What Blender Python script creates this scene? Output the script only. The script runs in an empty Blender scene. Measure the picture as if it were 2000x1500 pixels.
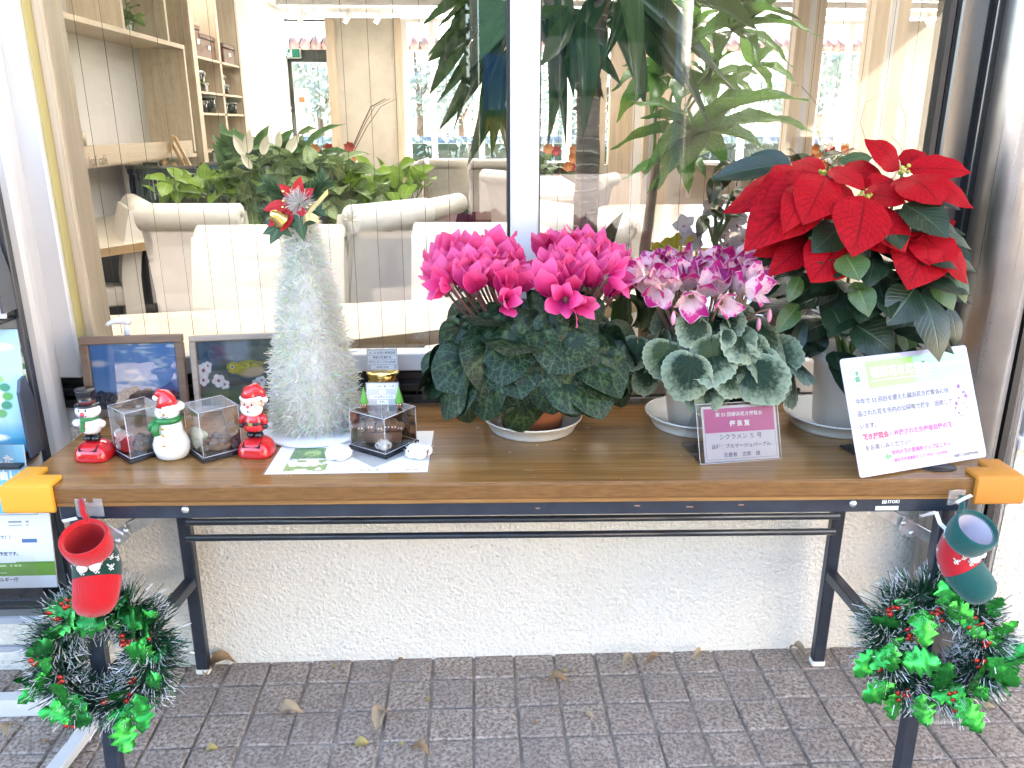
import bpy, bmesh, math, random
import numpy as np
from mathutils import Vector, Matrix, Euler

S = bpy.context.scene
COL = S.collection
R = math.radians
random.seed(7)

# ------------------------------------------------------------------ camera
CAM_H, F_PX, PITCH, YAW = 1.307, 1576.5, R(17.74), R(2.516)
cam_d = bpy.data.cameras.new('camera')
cam_d.sensor_width = 36.0
cam_d.lens = F_PX / 2000 * 36
cam_d.clip_start, cam_d.clip_end = 0.05, 400
cam = bpy.data.objects.new('camera', cam_d)
cam.location = (0, 0, CAM_H)
cam.rotation_euler = (R(90) - PITCH, 0, -YAW)
COL.objects.link(cam)
S.camera = cam

# ------------------------------------------------------------------ sky, sun, exposure
SUN_EL, SUN_AZ = R(34), R(50)         # azimuth measured from +Y towards +X
W = bpy.data.worlds.new('World')
S.world = W
W.use_nodes = True
wn = W.node_tree
sky = wn.nodes.new('ShaderNodeTexSky')
sky.sky_type = 'NISHITA'
sky.sun_disc = False
sky.sun_elevation = SUN_EL
sky.sun_rotation = SUN_AZ
sky.dust_density = 2.5
sky.air_density = 1.0
bg = wn.nodes['Background']
wn.links.new(sky.outputs[0], bg.inputs[0])
bg.inputs[1].default_value = 0.15
sun_d = bpy.data.lights.new('sun', 'SUN')
sun_d.energy = 5.0
sun_d.angle = R(0.5)
sun_d.color = (1.0, 0.94, 0.85)
sun = bpy.data.objects.new('sun', sun_d)
sv = Vector((math.sin(SUN_AZ) * math.cos(SUN_EL), math.cos(SUN_AZ) * math.cos(SUN_EL), math.sin(SUN_EL)))
sun.rotation_euler = sv.to_track_quat('Z', 'Y').to_euler()
sun.location = sv * 60
COL.objects.link(sun)
vs = S.view_settings
vs.view_transform = 'Standard'
vs.look = 'None'
vs.gamma = 1.0
vs.use_curve_mapping = False
vs.exposure = 3.85
vs.use_white_balance = True
vs.white_balance_temperature = 6750
vs.white_balance_tint = 12
S.cycles.use_denoising = True
S.cycles.max_bounces = 10
S.cycles.transparent_max_bounces = 24
S.cycles.caustics_reflective = False
S.cycles.caustics_refractive = False
S.cycles.sample_clamp_indirect = 6

# ------------------------------------------------------------------ small helpers
def ray(px, py):
    u, v = (px - 1000) / F_PX, (750 - py) / F_PX
    cp, sp, c, s = math.cos(PITCH), math.sin(PITCH), math.cos(YAW), math.sin(YAW)
    f, up = cp + v * sp, -sp + v * cp
    return Vector((c * u + s * f, -s * u + c * f, up))
def onZ(px, py, z=0.70):
    d = ray(px, py); return Vector((0, 0, CAM_H)) + d * ((z - CAM_H) / d.z)
def onY(px, py, Y):
    d = ray(px, py); return Vector((0, 0, CAM_H)) + d * (Y / d.y)
def onX(px, py, X):
    d = ray(px, py); return Vector((0, 0, CAM_H)) + d * (X / d.x)

def lin(c):
    if isinstance(c, str):
        c = c.lstrip('#'); c = [int(c[i:i + 2], 16) / 255 for i in (0, 2, 4)]
        return tuple(x / 12.92 if x <= .04045 else ((x + .055) / 1.055) ** 2.4 for x in c)
    return tuple(c[:3])

class NT:
    """tiny node-tree writer"""
    def __init__(s, name):
        s.m = bpy.data.materials.new(name); s.m.use_nodes = True
        s.t = s.m.node_tree; s.p = s.t.nodes['Principled BSDF']; s.out = s.t.nodes['Material Output']
    def n(s, typ, **kw):
        nd = s.t.nodes.new('ShaderNode' + typ)
        for k, v in kw.items():
            if k.startswith('i_'):
                nd.inputs[k[2:].replace('_', ' ')].default_value = v
            else: setattr(nd, k, v)
        return nd
    def l(s, a, b): s.t.links.new(a, b)
    def mix(s, fac, a, b, typ='MIX'):
        nd = s.t.nodes.new('ShaderNodeMix'); nd.data_type = 'RGBA'; nd.blend_type = typ
        for sock, v in ((nd.inputs[0], fac), (nd.inputs[6], a), (nd.inputs[7], b)):
            if hasattr(v, 'is_output'): s.l(v, sock)
            elif isinstance(v, (int, float)): sock.default_value = v
            else: sock.default_value = (*lin(v), 1)
        return nd.outputs[2]
    def math(s, op, a, b=None, clamp=False):
        nd = s.t.nodes.new('ShaderNodeMath'); nd.operation = op; nd.use_clamp = clamp
        for i, v in enumerate((a, b)):
            if v is None: continue
            if hasattr(v, 'is_output'): s.l(v, nd.inputs[i])
            else: nd.inputs[i].default_value = v
        return nd.outputs[0]
    def ramp(s, fac, stops, interp='LINEAR'):
        nd = s.t.nodes.new('ShaderNodeValToRGB'); nd.color_ramp.interpolation = interp
        e = nd.color_ramp.elements
        while len(e) < len(stops): e.new(0.5)
        for el, (p, c) in zip(e, stops):
            el.position = p
            el.color = (*lin(c), 1) if not isinstance(c, (int, float)) else (c, c, c, 1)
        s.l(fac, nd.inputs[0]); return nd.outputs[0]
    def noise(s, scale, vec=None, detail=3, rough=.55, dist=0):
        nd = s.n('TexNoise'); nd.inputs['Scale'].default_value = scale; nd.inputs['Detail'].default_value = detail
        nd.inputs['Roughness'].default_value = rough; nd.inputs['Distortion'].default_value = dist
        s.l(vec if vec is not None else s.obj(), nd.inputs['Vector']); return nd.outputs[0]
    def obj(s):
        if not hasattr(s, '_tc'): s._tc = s.n('TexCoord')
        return s._tc.outputs['Object']
    def uv(s):
        if not hasattr(s, '_tc'): s._tc = s.n('TexCoord')
        return s._tc.outputs['UV']
    def sep(s, v):
        nd = s.n('SeparateXYZ'); s.l(v, nd.inputs[0]); return nd.outputs
    def mapv(s, v, scale=(1, 1, 1), loc=(0, 0, 0), rot=(0, 0, 0)):
        nd = s.n('Mapping'); nd.inputs['Scale'].default_value = scale; nd.inputs['Location'].default_value = loc
        nd.inputs['Rotation'].default_value = rot; s.l(v, nd.inputs[0]); return nd.outputs[0]
    def rnd(s):
        return s.n('ObjectInfo').outputs['Random']
    def bump(s, h, strength=.3, dist=.002):
        nd = s.n('Bump'); nd.inputs['Strength'].default_value = strength; nd.inputs['Distance'].default_value = dist
        s.l(h, nd.inputs['Height']); s.l(nd.outputs[0], s.p.inputs['Normal']); return nd
    def set(s, **kw):
        for k, v in kw.items():
            sock = s.p.inputs[k.replace('_', ' ')]
            if hasattr(v, 'is_output'): s.l(v, sock)
            elif isinstance(v, (int, float)): sock.default_value = v
            else:
                sock.default_value = (*lin(v), 1) if len(sock.default_value) == 4 else lin(v)
        return s

MATS = {}
def mat(name, col, rough=.5, metal=0, spec=.5, coat=0, var=0, vscale=20, bump=0, bscale=200, bdist=.001, trans=0, alpha=None):
    """plain material with a little colour variation and fine relief"""
    if name in MATS: return MATS[name]
    t = NT(name)
    c = lin(col)
    if var:
        f = t.noise(vscale)
        lo = tuple(x * (1 - var) for x in c); hi = tuple(min(1, x * (1 + var)) for x in c)
        t.set(Base_Color=t.mix(t.ramp(f, [(.3, 0.0), (.7, 1.0)]), lo, hi))
    else: t.set(Base_Color=col)
    t.set(Roughness=rough, Metallic=metal, Specular_IOR_Level=spec)
    if coat: t.set(Coat_Weight=coat, Coat_Roughness=.08)
    if trans: t.set(Transmission_Weight=trans)
    if bump: t.bump(t.noise(bscale), bump, bdist)
    MATS[name] = t.m
    return t.m

# ------------------------------------------------------------------ mesh builder
class MB:
    def __init__(s): s.v, s.f, s.uvs, s.mi, s.sm = [], [], [], [], []
    def add(s, verts, faces, mi=0, M=None, uvs=None, smooth=False):
        o = len(s.v)
        for v in verts:
            v = Vector(v); s.v.append(M @ v if M is not None else v)
        for k, f in enumerate(faces):
            s.f.append([o + i for i in f]); s.mi.append(mi); s.sm.append(smooth)
            s.uvs.append([uvs[i] for i in f] if uvs else [(0, 0)] * len(f))
        return s
    def box(s, c, d, M=None, mi=0, bev=0.0, seg=1):
        x, y, z = [a / 2 for a in d]
        if bev:
            bm = bmesh.new(); bmesh.ops.create_cube(bm, size=1)
            for v in bm.verts: v.co = Vector((v.co.x * d[0], v.co.y * d[1], v.co.z * d[2]))
            bmesh.ops.bevel(bm, geom=bm.edges[:], offset=min(bev, min(d) * .45), segments=seg, affect='EDGES', profile=.5)
            bm.verts.index_update()
            vs_ = [v.co + Vector(c) for v in bm.verts]; fs = [[v.index for v in f.verts] for f in bm.faces]
            bm.free()
            return s.add(vs_, fs, mi, M, smooth=False)
        vs_ = [(c[0] + i * x, c[1] + j * y, c[2] + k * z) for i in (-1, 1) for j in (-1, 1) for k in (-1, 1)]
        return s.add(vs_, [(0, 1, 3, 2), (4, 6, 7, 5), (0, 4, 5, 1), (2, 3, 7, 6), (0, 2, 6, 4), (1, 5, 7, 3)], mi, M)
    def bbox(s, lo, hi, **k):
        return s.box([(a + b) / 2 for a, b in zip(lo, hi)], [abs(b - a) for a, b in zip(lo, hi)], **k)
    def beam(s, a, b, w, h, mi=0, up=(0, 0, 1), bev=0):
        a, b = Vector(a), Vector(b); d = (b - a); L = d.length; z = d.normalized()
        x = Vector(up).cross(z)
        if x.length < 1e-4: x = Vector((1, 0, 0))
        x.normalize(); y = z.cross(x)
        M = Matrix((x, y, z)).transposed().to_4x4(); M.translation = (a + b) / 2
        return s.box((0, 0, 0), (w, h, L), M=M, mi=mi, bev=bev)
    def tube(s, path, r, n=8, mi=0, cap=True, smooth=True):
        P = [Vector(p) for p in path]; rr = r if isinstance(r, (list, tuple)) else [r] * len(P)
        rings = []; up = None
        for i, p in enumerate(P):
            t = (P[min(i + 1, len(P) - 1)] - P[max(i - 1, 0)])
            t = t.normalized() if t.length > 1e-9 else Vector((0, 0, 1))
            if up is None:
                up = Vector((0, 0, 1)) if abs(t.z) < .9 else Vector((1, 0, 0))
            x = up.cross(t).normalized(); y = t.cross(x); up = y
            rings.append([p + (x * math.cos(2 * math.pi * k / n) + y * math.sin(2 * math.pi * k / n)) * rr[i] for k in range(n)])
        vs_ = [v for rg in rings for v in rg]; fs = []; uv = [(k / n, i / max(1, len(P) - 1)) for i in range(len(P)) for k in range(n)]
        for i in range(len(P) - 1):
            for k in range(n):
                fs.append((i * n + k, i * n + (k + 1) % n, (i + 1) * n + (k + 1) % n, (i + 1) * n + k))
        if cap:
            fs.append(tuple(range(n))[::-1]); fs.append(tuple((len(P) - 1) * n + k for k in range(n)))
        return s.add(vs_, fs, mi, None, uv, smooth)
    def lathe(s, prof, n=24, c=(0, 0, 0), mi=0, M=None, smooth=True, sx=1, sy=1):
        vs_, fs, uv = [], [], []
        for i, (r, z) in enumerate(prof):
            for k in range(n):
                a = 2 * math.pi * k / n
                vs_.append((c[0] + r * math.cos(a) * sx, c[1] + r * math.sin(a) * sy, c[2] + z)); uv.append((k / n, i / (len(prof) - 1)))
        for i in range(len(prof) - 1):
            for k in range(n):
                fs.append((i * n + k, i * n + (k + 1) % n, (i + 1) * n + (k + 1) % n, (i + 1) * n + k))
        if prof[0][0] > 1e-6: fs.append(tuple(range(n))[::-1])
        if prof[-1][0] > 1e-6: fs.append(tuple((len(prof) - 1) * n + k for k in range(n)))
        return s.add(vs_, fs, mi, M, uv, smooth)
    def ball(s, c, r, n=12, m=8, mi=0, M=None):
        r3 = r if isinstance(r, (tuple, list)) else (r, r, r)
        prof = [(math.sin(math.pi * i / m), -math.cos(math.pi * i / m)) for i in range(m + 1)]
        T = Matrix.Translation(c) @ Matrix.Diagonal((*r3, 1))
        return s.lathe(prof, n, mi=mi, M=(M @ T if M is not None else T))
    def prism(s, poly, z0, z1, mi=0, M=None, smooth=False):
        n = len(poly)
        vs_ = [(x, y, z0) for x, y in poly] + [(x, y, z1) for x, y in poly]
        fs = [tuple(range(n))[::-1], tuple(range(n, 2 * n))] + [(i, (i + 1) % n, n + (i + 1) % n, n + i) for i in range(n)]
        return s.add(vs_, fs, mi, M, smooth=smooth)
    def grid(s, fn, nu, nv, mi=0, M=None, smooth=True):
        vs_ = [fn(i / nu, j / nv) for j in range(nv + 1) for i in range(nu + 1)]
        uv = [(i / nu, j / nv) for j in range(nv + 1) for i in range(nu + 1)]
        fs = [(j * (nu + 1) + i, j * (nu + 1) + i + 1, (j + 1) * (nu + 1) + i + 1, (j + 1) * (nu + 1) + i) for j in range(nv) for i in range(nu)]
        return s.add(vs_, fs, mi, M, uv, smooth)
    def mesh(s, name, mats):
        me = bpy.data.meshes.new(name)
        me.from_pydata([tuple(v) for v in s.v], [], s.f)
        for m in (mats if isinstance(mats, (list, tuple)) else [mats]): me.materials.append(m)
        uvl = me.uv_layers.new(name='UVMap')
        flat = [c for f in s.uvs for uv in f for c in uv]
        uvl.data.foreach_set('uv', flat)
        me.polygons.foreach_set('material_index', s.mi)
        me.polygons.foreach_set('use_smooth', s.sm)
        me.update(); return me
    def build(s, name, mats, parent=None, **kw):
        return link(name, s.mesh(name, mats), parent, **kw)

def link(name, me, parent=None, loc=None, rot=None, M=None, label=None, cat=None, group=None, kind=None, scale=None):
    o = bpy.data.objects.new(name, me); COL.objects.link(o)
    if parent is not None: o.parent = parent
    if M is not None: o.matrix_local = M
    if loc is not None: o.location = loc
    if rot is not None: o.rotation_euler = rot
    if scale is not None: o.scale = scale
    tag(o, label, cat, group, kind); return o
def tag(o, label=None, cat=None, group=None, kind=None):
    for k, v in (('label', label), ('category', cat), ('group', group), ('kind', kind)):
        if v: o[k] = v
    return o
def thing(name, label, cat, loc=(0, 0, 0), rz=0.0, group=None, rot=None):
    return link(name, None, loc=loc, rot=rot or (0, 0, rz), label=label, cat=cat, group=group)
def frame_M(origin, x, y, z=None):
    """matrix from an origin and two axes (orthonormalised)"""
    x = Vector(x).normalized(); y = Vector(y); y = (y - x * y.dot(x)).normalized(); z = x.cross(y)
    M = Matrix((x, y, z)).transposed().to_4x4(); M.translation = Vector(origin); return M
def dup(o, loc=None, rz=None, label=None, group=None, parent=None, first=True, scale=None):
    c = o.copy(); COL.objects.link(c)
    if parent is not None: c.parent = parent
    if first:
        if loc is not None: c.location = loc
        if rz is not None: c.rotation_euler = (0, 0, rz)
        if scale is not None: c.scale = (scale,) * 3
        if label: c['label'] = label
        if group: c['group'] = group
    for ch in list(o.children): dup(ch, parent=c, first=False)
    return c
def struct(name, mb, m, parent=None, **kw):
    return mb.build(name, m, parent, kind=None if parent else 'structure', **kw)

def text(name, s_, size, m, parent, M, align='LEFT', xs=1.0, bold=0.0, space=1.0):
    """flat print: lettering turned into a mesh, M places its x/y plane in the parent's space"""
    cu = bpy.data.curves.new(name, 'FONT'); cu.body = s_; cu.size = size; cu.align_x = align; cu.align_y = 'CENTER'
    cu.resolution_u = 2; cu.offset = bold; cu.space_character = space
    tmp = bpy.data.objects.new('tmp_text', cu); COL.objects.link(tmp)
    dg = bpy.context.evaluated_depsgraph_get(); dg.update()
    me = bpy.data.meshes.new_from_object(tmp.evaluated_get(dg))
    bpy.data.objects.remove(tmp); bpy.data.curves.remove(cu)
    me.materials.clear(); me.materials.append(m); me.name = name
    if xs != 1: me.transform(Matrix.Diagonal((xs, 1, 1, 1)))
    return link(name, me, parent, M=M)

def print_mesh(name, w, h, nx, ny, fn):
    """a flat printed sheet: a grid whose cells carry the colours of a picture function of u, v (numpy arrays)"""
    me = bpy.data.meshes.new(name)
    xs, ys = np.meshgrid(np.linspace(0, w, nx + 1), np.linspace(0, h, ny + 1))
    co = np.stack([xs.ravel(), ys.ravel(), np.zeros(xs.size)], 1)
    i, j = np.meshgrid(np.arange(nx), np.arange(ny))
    a = (j * (nx + 1) + i).ravel()
    fs = np.stack([a, a + 1, a + nx + 2, a + nx + 1], 1)
    me.from_pydata(co.tolist(), [], fs.tolist())
    U, V = np.meshgrid((np.arange(nx) + .5) / nx, (np.arange(ny) + .5) / ny)
    c = fn(U, V).reshape(-1, 3)
    c = np.where(c <= .04045, c / 12.92, ((c + .055) / 1.055) ** 2.4)
    c4 = np.repeat(np.concatenate([c, np.ones((len(c), 1))], 1), 4, 0).astype(np.float32)
    at = me.color_attributes.new('print', 'FLOAT_COLOR', 'CORNER')
    at.data.foreach_set('color', c4.ravel())
    return me
def print_mat(name='print_ink', rough=.35):
    if name in MATS: return MATS[name]
    t = NT(name); a = t.n('Attribute'); a.attribute_name = 'print'
    t.l(a.outputs['Color'], t.p.inputs['Base Color']); t.set(Roughness=rough)
    MATS[name] = t.m; return t.m
def nz(U, V, s, seed=0):
    """cheap smooth value noise for printed pictures"""
    rs = np.random.RandomState(seed); g = rs.rand(64, 64)
    x, y = U * s, V * s; i, j = np.floor(x).astype(int), np.floor(y).astype(int); f, g_ = x - i, y - j
    f, g_ = f * f * (3 - 2 * f), g_ * g_ * (3 - 2 * g_)
    G = lambda a, b: g[a % 64, b % 64]
    return (G(i, j) * (1 - f) + G(i + 1, j) * f) * (1 - g_) + (G(i, j + 1) * (1 - f) + G(i + 1, j + 1) * f) * g_
def lay(base, mask, c):
    m = np.clip(mask, 0, 1)[..., None]; return base * (1 - m) + np.array(c) * m
def hexc(h): return np.array([int(h[i:i + 2], 16) / 255 for i in (0, 2, 4)])
def ell(U, V, cx, cy, rx, ry, soft=.15, rot=0):
    c, s = math.cos(rot), math.sin(rot); x, y = U - cx, V - cy
    d = np.sqrt(((c * x + s * y) / rx) ** 2 + ((-s * x + c * y) / ry) ** 2); return np.clip((1 - d) / soft + .5, 0, 1)
# ------------------------------------------------------------------ setting: materials
WALL_Y = 1.775
def m_stucco(name, col, bs=1.0):
    t = NT(name); n1 = t.noise(125, detail=3, dist=1.0); n2 = t.noise(3.0, detail=5)
    v = t.n('TexVoronoi'); v.inputs['Scale'].default_value = 90; t.l(t.obj(), v.inputs['Vector'])
    h = t.math('ADD', n1, t.math('MULTIPLY', v.outputs['Distance'], .5))
    c = lin(col); d = tuple(x * y for x, y in zip(c, (.80, .77, .70)))
    base = t.mix(t.ramp(n2, [(.48, 0.0), (.80, .32)]), c, d)
    base = t.mix(t.ramp(h, [(.42, .45), (.62, 0.0)]), base, tuple(x * .72 for x in c))  # relief shading put into the colour: hollows of the stucco darker
    sp = t.noise(55, detail=2); base = t.mix(t.ramp(sp, [(.77, 0.0), (.80, .5)]), base, (.12, .10, .08))
    t.set(Base_Color=base, Roughness=.9, Specular_IOR_Level=.2)
    t.bump(h, .85 * bs, .010); return t.m
stucco = m_stucco('stucco_cream', (.83, .79, .71))
white_paint = mat('white_paint', (.72, .71, .69), .55, var=.04, vscale=3)
alu_white = mat('white_aluminium', (.60, .585, .57), .28, spec=.5, var=.03, vscale=6, coat=.3)
bronze = mat('dark_bronze_aluminium', (.030, .028, .026), .35, metal=.6)
gasket = mat('black_rubber', (.012, .012, .013), .5)
def m_steel(name, col=(.55, .53, .51), r=.32):
    t = NT(name); v = t.mapv(t.obj(), (260, 260, 1.2)); n = t.noise(1, v, detail=2)
    n2 = t.noise(14, detail=4); spk = t.ramp(t.noise(120, detail=2), [(.74, 0.0), (.78, .5)])
    c = t.mix(t.ramp(n2, [(.35, 0.0), (.75, .5)]), col, tuple(x * .6 for x in col)); c = t.mix(spk, c, (.08, .07, .06))
    t.set(Base_Color=c, Metallic=1.0, Roughness=t.ramp(n, [(.3, r * .8), (.7, r * 1.25)])); t.bump(n, .05, .0005); return t.m
steel = m_steel('brushed_steel')
chrome = mat('zinc_steel', (.62, .62, .60), .38, metal=.75, var=.15, vscale=60)
def m_wood(name, a, b, axis=2, scale=1.0, rough=.45, streak=1.0):
    t = NT(name); sc = [34 * scale] * 3; sc[axis] = 1.6 * scale
    n = t.noise(1, t.mapv(t.obj(), sc), detail=6, rough=.62, dist=.6)
    sc2 = [240 * scale] * 3; sc2[axis] = 5 * scale; n2 = t.noise(1, t.mapv(t.obj(), sc2), detail=2)
    f = t.math('ADD', t.math('MULTIPLY', n, .75), t.math('MULTIPLY', n2, .3))
    t.set(Base_Color=t.mix(t.ramp(f, [(.36, 0.0), (.66, streak)]), a, b), Roughness=rough); t.bump(f, .06, .0008); return t.m
birch = m_wood('birch_veneer', (.60, .495, .37), (.46, .36, .25))
birch_y = m_wood('birch_board_long', (.62, .50, .36), (.49, .37, .25), axis=1)
beige_top = m_wood('pale_laminate', (.70, .62, .50), (.65, .57, .45), axis=0, rough=.25)
edge_wood = mat('oak_edge', (.36, .24, .12), .4, var=.15)

def m_glass(name, tint=(.97, .985, .98), film=0.0):
    """thin clear pane: what passes straight through plus its mirror reflection by Fresnel"""
    t = NT(name); t.t.nodes.remove(t.p)
    tr = t.n('BsdfTransparent'); tr.inputs[0].default_value = (*tint, 1)
    gl = t.n('BsdfGlossy'); gl.inputs[0].default_value = (1, 1, 1, 1); gl.inputs['Roughness'].default_value = 0.0
    fr = t.n('Fresnel'); fr.inputs[0].default_value = 1.52
    mx = t.n('MixShader'); t.l(t.math('MULTIPLY', fr.outputs[0], 1.8, True), mx.inputs[0]); t.l(tr.outputs[0], mx.inputs[1]); t.l(gl.outputs[0], mx.inputs[2])
    t.l(mx.outputs[0], t.out.inputs[0]); MATS[name] = t.m; return t.m
glass = m_glass('window_glass')

# ground: one sheet to the horizon, the pattern of the small paving carries on where single tiles are not built
def m_paving():
    t = NT('paving_ground'); o = t.obj()
    br = t.n('TexBrick'); br.offset = 0; br.inputs['Scale'].default_value = 1; br.inputs['Mortar Size'].default_value = .003
    br.inputs['Brick Width'].default_value = .1035; br.inputs['Row Height'].default_value = .1035
    br.inputs['Color1'].default_value = (1, 1, 1, 1); br.inputs['Color2'].default_value = (.86, .86, .86, 1); br.inputs['Mortar'].default_value = (.3, .3, .3, 1)
    t.l(o, br.inputs['Vector'])
    c = t.mix(t.ramp(t.noise(130, detail=3), [(.4, 0.0), (.62, 1.0)]), (.20, .165, .14), (.42, .375, .335))
    t.set(Base_Color=t.mix(1.0, c, br.outputs['Color'], 'MULTIPLY'), Roughness=.8); return t.m
g = MB(); g.grid(lambda u, v: (-150 + 300 * u, -150 + 300 * v, -.012), 4, 4, smooth=False)
ground = struct('ground', g, m_paving())
def m_tile():
    t = NT('rough_stone_tile'); o = t.obj(); r = t.rnd()
    cb = t.n('CombineXYZ'); t.l(t.math('MULTIPLY', r, 37.0), cb.inputs[0]); t.l(t.math('MULTIPLY', r, 91.0), cb.inputs[1])
    ad = t.n('VectorMath'); ad.operation = 'ADD'; t.l(o, ad.inputs[0]); t.l(cb.outputs[0], ad.inputs[1])
    n = t.noise(115, ad.outputs[0], detail=5, rough=.62, dist=.5); n2 = t.noise(14, ad.outputs[0], detail=3)
    c = t.mix(t.ramp(n, [(.40, 0.0), (.60, 1.0)]), (.165, .122, .098), (.50, .42, .35))
    c = t.mix(t.ramp(n2, [(.35, .45), (.7, 0.0)]), c, (.17, .13, .10))
    c = t.mix(t.math('MULTIPLY', r, .3), c, (.20, .16, .15))
    t.set(Base_Color=c, Roughness=t.ramp(n, [(.3, .75), (.7, .5)]), Specular_IOR_Level=.35); t.bump(n, .8, .004); return t.m
tile_m = m_tile()
TS = .1035
tile_mb = MB(); tile_mb.box((0, 0, -.007), (TS - .006, TS - .006, .014), bev=.003)
paving = struct('pavement', MB().bbox((-1.75, .62, -.011), (1.85, WALL_Y, -.006)), mat('grout_sand', (.30, .25, .20), .95, var=.4, vscale=12, bump=.5, bscale=150))
tile_mesh = tile_mb.mesh('tile', tile_m)
for j in range(9):
    for i in range(33):
        x, y = -1.66 + i * TS + .035, WALL_Y - .035 - j * TS
        if j == 0: y -= .0
        if abs(onx := x) > 1.72 - j * .06 and False: continue
        o = link('tile', tile_mesh, paving, loc=(x + random.uniform(-.0012, .0012), y + random.uniform(-.0012, .0012), random.uniform(-.0016, .001)))
        o.rotation_euler = (random.uniform(-.006, .006), random.uniform(-.006, .006), random.uniform(-.01, .01))

# building shell: stucco walls, roof, interior floor and ceiling
SILL = .70
XL, XR = -.882, .992          # window opening
RX, LX, BY = 2.35, -2.55, 12.0      # right glazing, left wall, far wall of the cafe
struct('wall_below_window', MB().bbox((-5, WALL_Y, -.02), (1.30, WALL_Y + .14, SILL)), stucco)
struct('wall_left', MB().bbox((-5, WALL_Y, SILL), (XL - .14, WALL_Y + .14, 2.9)), stucco)
struct('wall_above_window', MB().bbox((XL - .14, WALL_Y, 2.35), (1.30, WALL_Y + .14, 2.9)), stucco)
struct('wall_right', MB().bbox((1.30, WALL_Y - .02, -.02), (6.5, WALL_Y + .13, .60)).bbox((1.95, WALL_Y - .02, .60), (6.5, WALL_Y + .13, 2.9)).bbox((1.30, WALL_Y - .02, 2.3), (1.95, WALL_Y + .13, 2.9)), stucco)
struct('roof', MB().bbox((-5, .55, 2.9), (8, BY + 1.2, 3.15)), mat('roof_grey', (.4, .39, .37), .8))
t = NT('cafe_floor_tile'); br = t.n('TexBrick'); br.offset = 0
for k, v in (('Scale', 1), ('Mortar Size', .006), ('Brick Width', .22), ('Row Height', .22)): br.inputs[k].default_value = v
br.inputs['Color1'].default_value = (.17, .11, .08, 1); br.inputs['Color2'].default_value = (.13, .085, .065, 1); br.inputs['Mortar'].default_value = (.05, .045, .04, 1)
t.l(t.obj(), br.inputs['Vector']); t.l(br.outputs[0], t.p.inputs['Base Color']); t.set(Roughness=.22)
struct('floor', MB().bbox((LX, WALL_Y + .14, -.04), (6.5, BY, 0)), t.m)
struct('ceiling', MB().bbox((LX - .1, WALL_Y + .14, 2.76), (6.5, BY, 2.90)), white_paint)
struct('wall_inside_left', MB().bbox((LX - .12, WALL_Y + .14, 0), (LX, BY + .15, 2.76)), white_paint)
# ------------------------------------------------------------------ the window
win = link('window', None, loc=(0, WALL_Y, SILL), kind='structure')
Wd = lambda n, mb, m: mb.build(n, m, win)
# local coordinates: x as the world, y from the wall face inwards, z from the sill
h = 1.65
mb = MB()
for z, y in ((0.0, .002), (.024, .014), (.050, .026)):
    mb.bbox((XL - .10, y - .016, z), (XR, .10, z + .019), bev=.002)
mb.bbox((XL - .10, .016, 0), (XR, .12, .072))
Wd('bottom_track', mb, bronze)
Wd('frame_left', MB().bbox((XL - .055, -.012, .070), (XL - .004, .09, h), bev=.003), alu_white)
Wd('frame_gasket', MB().bbox((XL - .004, .0, .085), (XL, .09, h)), mat('yellowed_gasket', (.45, .38, .16), .5))
Wd('inner_jamb', MB().bbox((XL + .001, .03, .115), (XL + .018, .125, h)), birch)
Wd('sash_rail_left', MB().bbox((XL - .055, -.004, .074), (.075, .05, .115), bev=.003), alu_white)
Wd('mullion', MB().bbox((.074, -.012, .076), (.135, .06, h), bev=.004), alu_white)
Wd('mullion_gasket', MB().bbox((.068, .0, .116), (.074, .05, h)), gasket)
Wd('mullion_gasket', MB().bbox((.135, .0, .092), (.1385, .05, h)), gasket)
Wd('sash_rail_right', MB().bbox((.137, -.022, .014), (.985, .03, .090), bev=.003), alu_white)
Wd('lower_rail', MB().bbox((.137, -.030, -.001), (.985, .02, .012), bev=.002), chrome)
Wd('rail_screw', MB().lathe([(.006, 0), (.005, .006), (0, .008)], 10, M=Matrix.Translation((.742, -.022, .022)) @ Matrix.Rotation(R(90), 4, 'X')), gasket)
Wd('frame_gasket', MB().bbox((XR - .012, -.002, .0), (XR, .05, h)).bbox((XR + .004, .0, .0), (XR + .008, .02, h)), gasket)
Wd('frame_right', MB().bbox((XR + .008, -.012, .0), (XR + .066, .09, h), bev=.004), mat('grey_bronze_aluminium', (.12, .112, .105), .3, metal=.7))
Wd('frame_groove', MB().bbox((XR + .066, .0, .0), (XR + .079, .09, h)), gasket)
Wd('frame_cover', MB().bbox((XR + .079, -.016, .0), (XR + .100, .09, h), bev=.002), mat('grey_bronze_aluminium', 0))
Wd('top_rail', MB().bbox((XL - .06, -.01, h - .04), (XR + .1, .09, h)), alu_white)
for a, b, y in ((XL + .0, .069, .040), (.139, XR - .012, .012)):
    Wd('glass_pane', MB().add([(a, y, .10), (b, y, .10), (b, y, h), (a, y, h)], [(0, 1, 2, 3)]), glass)
wire_m = mat('dark_wire', (.10, .09, .07), .4, metal=.5)
wire_me = MB().tube([(0, 0, .1), (0, 0, h)], .00055, 4, cap=False).mesh('wire', wire_m)
for k in range(16): link('wire', wire_me, win, loc=(XL + .075 + k * .0535, .043, 0))
for k in range(15): link('wire', wire_me, win, loc=(.178 + k * .0535, .015, 0))

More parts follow.
